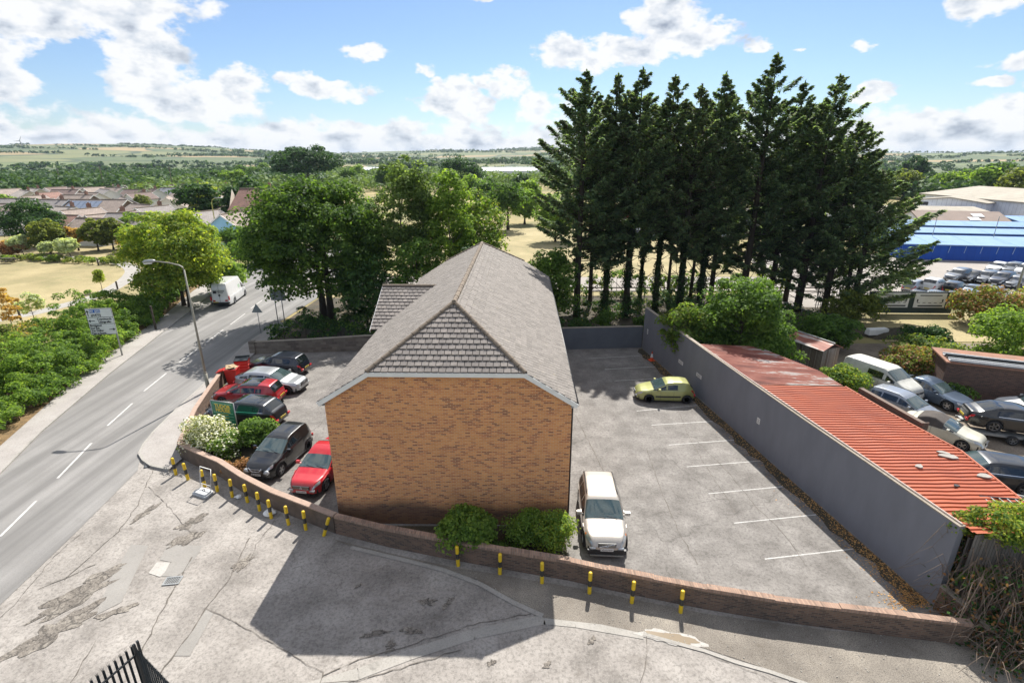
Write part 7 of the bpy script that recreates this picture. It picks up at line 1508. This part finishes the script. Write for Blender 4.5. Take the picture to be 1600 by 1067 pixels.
MB().box((Ln*.1,-16.06,.9),(Ln*.5,.1,1.8)).build('brick_plinth', M_['darkbrick'], t)
t = shed_('blue_fronted_unit', 104, 104, -10, 16, 10, 4.2, 4.8, 'blueclad', 'bluelight', 'small bright blue unit with a white stripe at the right edge')
MB().box((0,-5.06,2.0),(10,.1,1.2)).build('white_stripe', M_['white'], t)
t = shed_('showroom', 42, 118, -2, 36, 14, 4.6, 5.2, 'whiteclad', 'tanroof', 'pale showroom with a red fascia glimpsed between the conifer trunks'); MB().box((0,-7.1,4.2),(36.4,.2,.8)).build('fascia', M_['red'], t); MB().box((0,-7.06,1.9),(30,.1,2.6)).build('glazing', M_['window'], t)
t = shed_('showroom', 92, 128, -8, 30, 14, 4.0, 4.8, 'whiteclad', 'tanroof', 'pale unit half hidden by the right-hand conifers')
x, y = G(797,275,2); t = shed_('distant_warehouse', x, y, 4, 44, 30, 6, 8.5, 'whiteclad', 'whiteclad', 'pale distant warehouse above the lone park tree'); x, y = G(783,280,2); t = shed_('distant_warehouse', x, y, 4, 34, 22, 3, 4.0, 'whiteclad', 'whiteclad', 'lower grey unit in front of the pale distant warehouse')
x, y = G(580,270,2); t = shed_('distant_warehouse', x, y, 2, 30, 30, 5, 7, 'whiteclad', 'whiteclad', 'pale distant warehouse left of the tall grey-green tree')
# wind turbine on the skyline
yy = 1500; x = (41-800)/CF*yy*(_c+_s*0-.0); t = empty('wind_turbine', (x,yy,float(hill(np.array([x]),np.array([yy]))[0])-2), .3, 'slender wind turbine on the skyline at the far left', 'wind turbine')
hb = CH+yy*math.tan(R(1.62))-t.location.z; MB().tube([(0,0,0),(-3.4,0,hb)],[1.6,1.0],8).build('tower', M_['galv'], t, True)
for k in range(3): a_ = 1.1+k*2*pi/3; MB().tube([(-3.4,-2,hb),(-3.4+13*cos(a_),-2,hb+13*sin(a_))],[.9,.25],4).build('blade', M_['galv'], t)
MB().box((-3.4,-.5,hb),(2,5,2)).build('nacelle', M_['galv'], t)
for i, (px, py, h, lab) in enumerate([(96,285,11,'thin telephone pole left of the back row of houses'),(163,288,12,'telephone pole at the edge of the wood, middle one'),(270,288,12,'slightly leaning telephone pole above the slate-roofed house')]):
    x, y = G(px, py+6, 3); o = MB().tube([(0,0,0),(.1*i,0,h)],[.22,.16],6).box((.1*i,0,h-.8),(1.6,.15,.15)).build('telephone_pole', M_['barkpale'], loc=(x,y,0)); tag(o, lab, 'pole')
# ------------------------------------------------------------------ individual trees in the middle distance, shared crowns
def crown_proto(seed, leaf, tall=1.0, ls=.5, nc=46, nl=42):
    r = np.random.default_rng(seed); C, Rr = crownclumps(r, nc, 0, 0, 5.2*tall, 4.2, 4.2, 4.4*tall, 1.7, .75, .4, -.8); P, Nn, U = clump_leaves(C, Rr, nl, r); s = ls*r.uniform(.6,1.3,len(P)); k = P[:,2] > .3
    t = empty('tree', (0,0,0), 0, 'x', 'tree'); quads('crown', P[k], Nn[k], U[k], s[k], s[k]*.7, LM[leaf], t); trunk_mesh(7*tall, .3, [tuple(c) for c in C[:8]], r, parent=t); return t
PR = {'mid':crown_proto(1,'mid'),'light':crown_proto(2,'light'),'dark':crown_proto(3,'dark'),'far':crown_proto(4,'far'),'yellow':crown_proto(5,'yellow'),'olive':crown_proto(6,'olive'),'spire':crown_proto(7,'dark',1.3)}
ADJ = dict(mid='mid-green', light='light green', dark='dark green', far='bluish green', yellow='yellow-green', olive='brownish olive', spire='tall dark')
FT = []; rr = random.Random(5)
# (px, py of crown centre, height, kind, where)
for px, py, h, kd, w in [(1352,276,9,'light','by the tip of the last conifer'),(1372,282,9,'light','left of the brown tree'),(1392,280,9.5,'yellow','left of the brown tree, nearer the warehouses'),(1417,283,11,'olive','with brownish leaves above the white warehouse'),(1424,268,13,'spire','rising behind the brownish tree'),(1434,270,12,'spire','right of the brownish tree'),(1452,280,9,'dark','in the gap behind the warehouse ridge'),(1470,284,9,'light','above the left end of the tan roof'),(1492,284,10,'light','above the ridge of the tan roof'),(1515,280,11,'mid','behind the middle of the tan roof'),(1540,281,12,'light','behind the tan roof, left of the tallest'),(1562,273,14,'mid','tallest of the trees behind the warehouses'),(1585,282,12,'far','greyish, behind the right end of the tan roof'),(1598,288,12,'olive','at the right edge behind the warehouses'),(1340,270,11,'dark','half hidden by the last conifer'),
  (388,296,10,'dark','left of the large brown-roofed house'),(398,270,10,'mid','behind the large brown-roofed house'),(412,262,11,'light','just left of the spreading pine'),(372,280,10,'light','in the back row right of the cedar'),(355,278,9,'light','above the dark red-brown roof'),(335,276,9,'mid','at the edge of the wood behind the houses'),(378,268,11,'mid','at the edge of the wood by the pine'),(8,286,9,'dark','big and dark at the left edge behind the houses'),(26,293,5,'dark','at the left edge beside the pale bungalow'),(6,318,6,'light','bright, at the left edge by the grey roof'),
  (560,268,11,'light','right of the spreading pine'),(545,276,10,'mid','below the spreading pine'),(600,275,11,'mid','left of the tall grey-green tree'),(640,262,11,'far','behind the tall grey-green tree'),(700,278,10,'mid','left of the two-humped dark tree'),(735,292,10,'light','below the two-humped dark tree'),(755,300,9,'mid','left of the lone park tree'),(815,290,10,'far','right of the distant warehouse'),(828,300,9,'light','between the park tree and the leftmost conifer'),(820,318,8,'light','low and leafy left of the leftmost conifer'),(768,288,8,'mid','in front of the distant warehouse'),
  (206,348,5,'light','small, above the olive field trees'),(66,336,4,'light','small, beside the small pale-roofed house'),(113,336,3.5,'light','tiny, beside the pale-roofed house'),(222,315,5,'olive','in a garden right of the dark gabled house'),(300,316,4,'yellow','in a garden left of the cedar')]:
    FT.append((px, py, h, kd, w))
for i, (px, py, h, kd, w) in enumerate(FT):
    x, y = G(px, py, h*.62); o = copy_tree(PR[kd]); k = h/9.8; o.location = (x,y,0); o.scale = (k*rr.uniform(.95,1.25),k*rr.uniform(.95,1.2),k); o.rotation_euler = (0,0,rr.uniform(0,6)); o['label'] = f'{ADJ[kd]} tree {w}'; o['group'] = 'trees of the middle distance'
for p in PR.values():
    for q in list(p.children_recursive): bpy.data.objects.remove(q)
    bpy.data.objects.remove(p)
# ------------------------------------------------------------------ woods and hedgerows far off: one mass each
def mass(name, X, Y, size, n, ls, leaf, label, zoff=.5, seed=1, cat='woodland'):
    r = np.random.default_rng(seed); sz = size*r.uniform(.6,1.4,len(X)); Z = hill(X,Y)+sz*zoff
    P, Nn, U = clump_leaves(np.stack([X,Y,Z],1), np.stack([sz,sz,sz*.85],1), n, r, .7); s = np.repeat(ls*sz/size, n)*r.uniform(.7,1.3,len(P)); o = quads(name, P, Nn, U, s, s*.8, LM[leaf]); tag(o, label, cat, kind='stuff')
def belt(r, az0, az1, d0, d1, n):
    a = np.radians(r.uniform(az0, az1, n)); d = np.sqrt(r.uniform(d0*d0, d1*d1, n)); return d*np.sin(a), d*np.cos(a)
LM['wood1'] = leafmat('wood_leaf', [(.016,.04,.016),(.032,.066,.022),(.06,.10,.03)], .2); LM['wood2'] = leafmat('light_wood_leaf', [(.04,.075,.025),(.075,.12,.035),(.12,.17,.05)], .2)
r = np.random.default_rng(9)
X, Y = belt(r,-47,-19,285,560,1700); mass('woodland', X, Y, 4.4, 50, .75, 'wood1', 'dense dark green wood behind the houses of the estate', .42, 2)
X, Y = belt(r,-35,-17,235,330,170); mass('woodland', X, Y, 3.9, 60, .65, 'wood2', 'lighter green trees along the near edge of the wood', .55, 3)
X, Y = belt(r,-19,6,260,620,800); mass('woodland', X, Y, 4.2, 45, .75, 'wood2', 'mixed green trees stretching to the far hills behind the building', .45, 4)
X, Y = belt(r,30,47,255,420,520); mass('woodland', X, Y, 4.2, 55, .75, 'wood1', 'green wood behind the warehouses on the right', .5, 5)
X, Y = belt(r,6,32,190,520,600); mass('woodland', X, Y, 4.6, 45, .8, 'wood1', 'trees seen through and beyond the conifers', .5, 6)
XX=[];YY=[]; 
for _ in range(190):
    a = R(r.uniform(-50,50)); d = r.uniform(650,3800)**1.0; x0, y0 = d*sin(a), d*cos(a); th = r.choice([.15,1.75])+r.normal(0,.25) if r.random() < .35 else r.normal(0,.12); ln = r.uniform(80,420); k = int(ln/ r.uniform(3.2,7))
    q = r.uniform(-.5,.5,k)*ln; XX.append(x0+q*np.cos(th)+r.normal(0,1.2,k)); YY.append(y0+q*np.sin(th)+r.normal(0,1.2,k))
mass('hedgerows', np.concatenate(XX), np.concatenate(YY), 3.4, 12, 1.7, 'wood1', 'lines of hedgerow trees crossing the far fields', .5, 7, 'hedgerows')
XX=[];YY=[]
for _ in range(46):
    a = R(r.uniform(-50,50)); d = r.uniform(800,4200); x0, y0 = d*sin(a), d*cos(a); k = int(r.uniform(15,70)); XX.append(x0+r.normal(0,d*.035,k)); YY.append(y0+r.normal(0,d*.012,k))
mass('copses', np.concatenate(XX), np.concatenate(YY), 6.5, 18, 2.4, 'far', 'scattered copses on the far hills', .5, 8, 'copses')
# ------------------------------------------------------------------ haze
m = bpy.data.materials.new('haze'); m.use_nodes = True; nt = m.node_tree; nt.nodes.clear(); o_ = nt.nodes.new('ShaderNodeOutputMaterial'); v = nt.nodes.new('ShaderNodeVolumePrincipled')
v.inputs['Color'].default_value = (.70,.82,1,1); v.inputs['Density'].default_value = .00008; nt.links.new(v.outputs[0], o_.inputs['Volume'])
if HAZE:
    hb_ = MB(); hb_.box((0,0,54.5),(18400,18400,111)); me = hb_.build('haze', m); tag(me, kind='stuff')
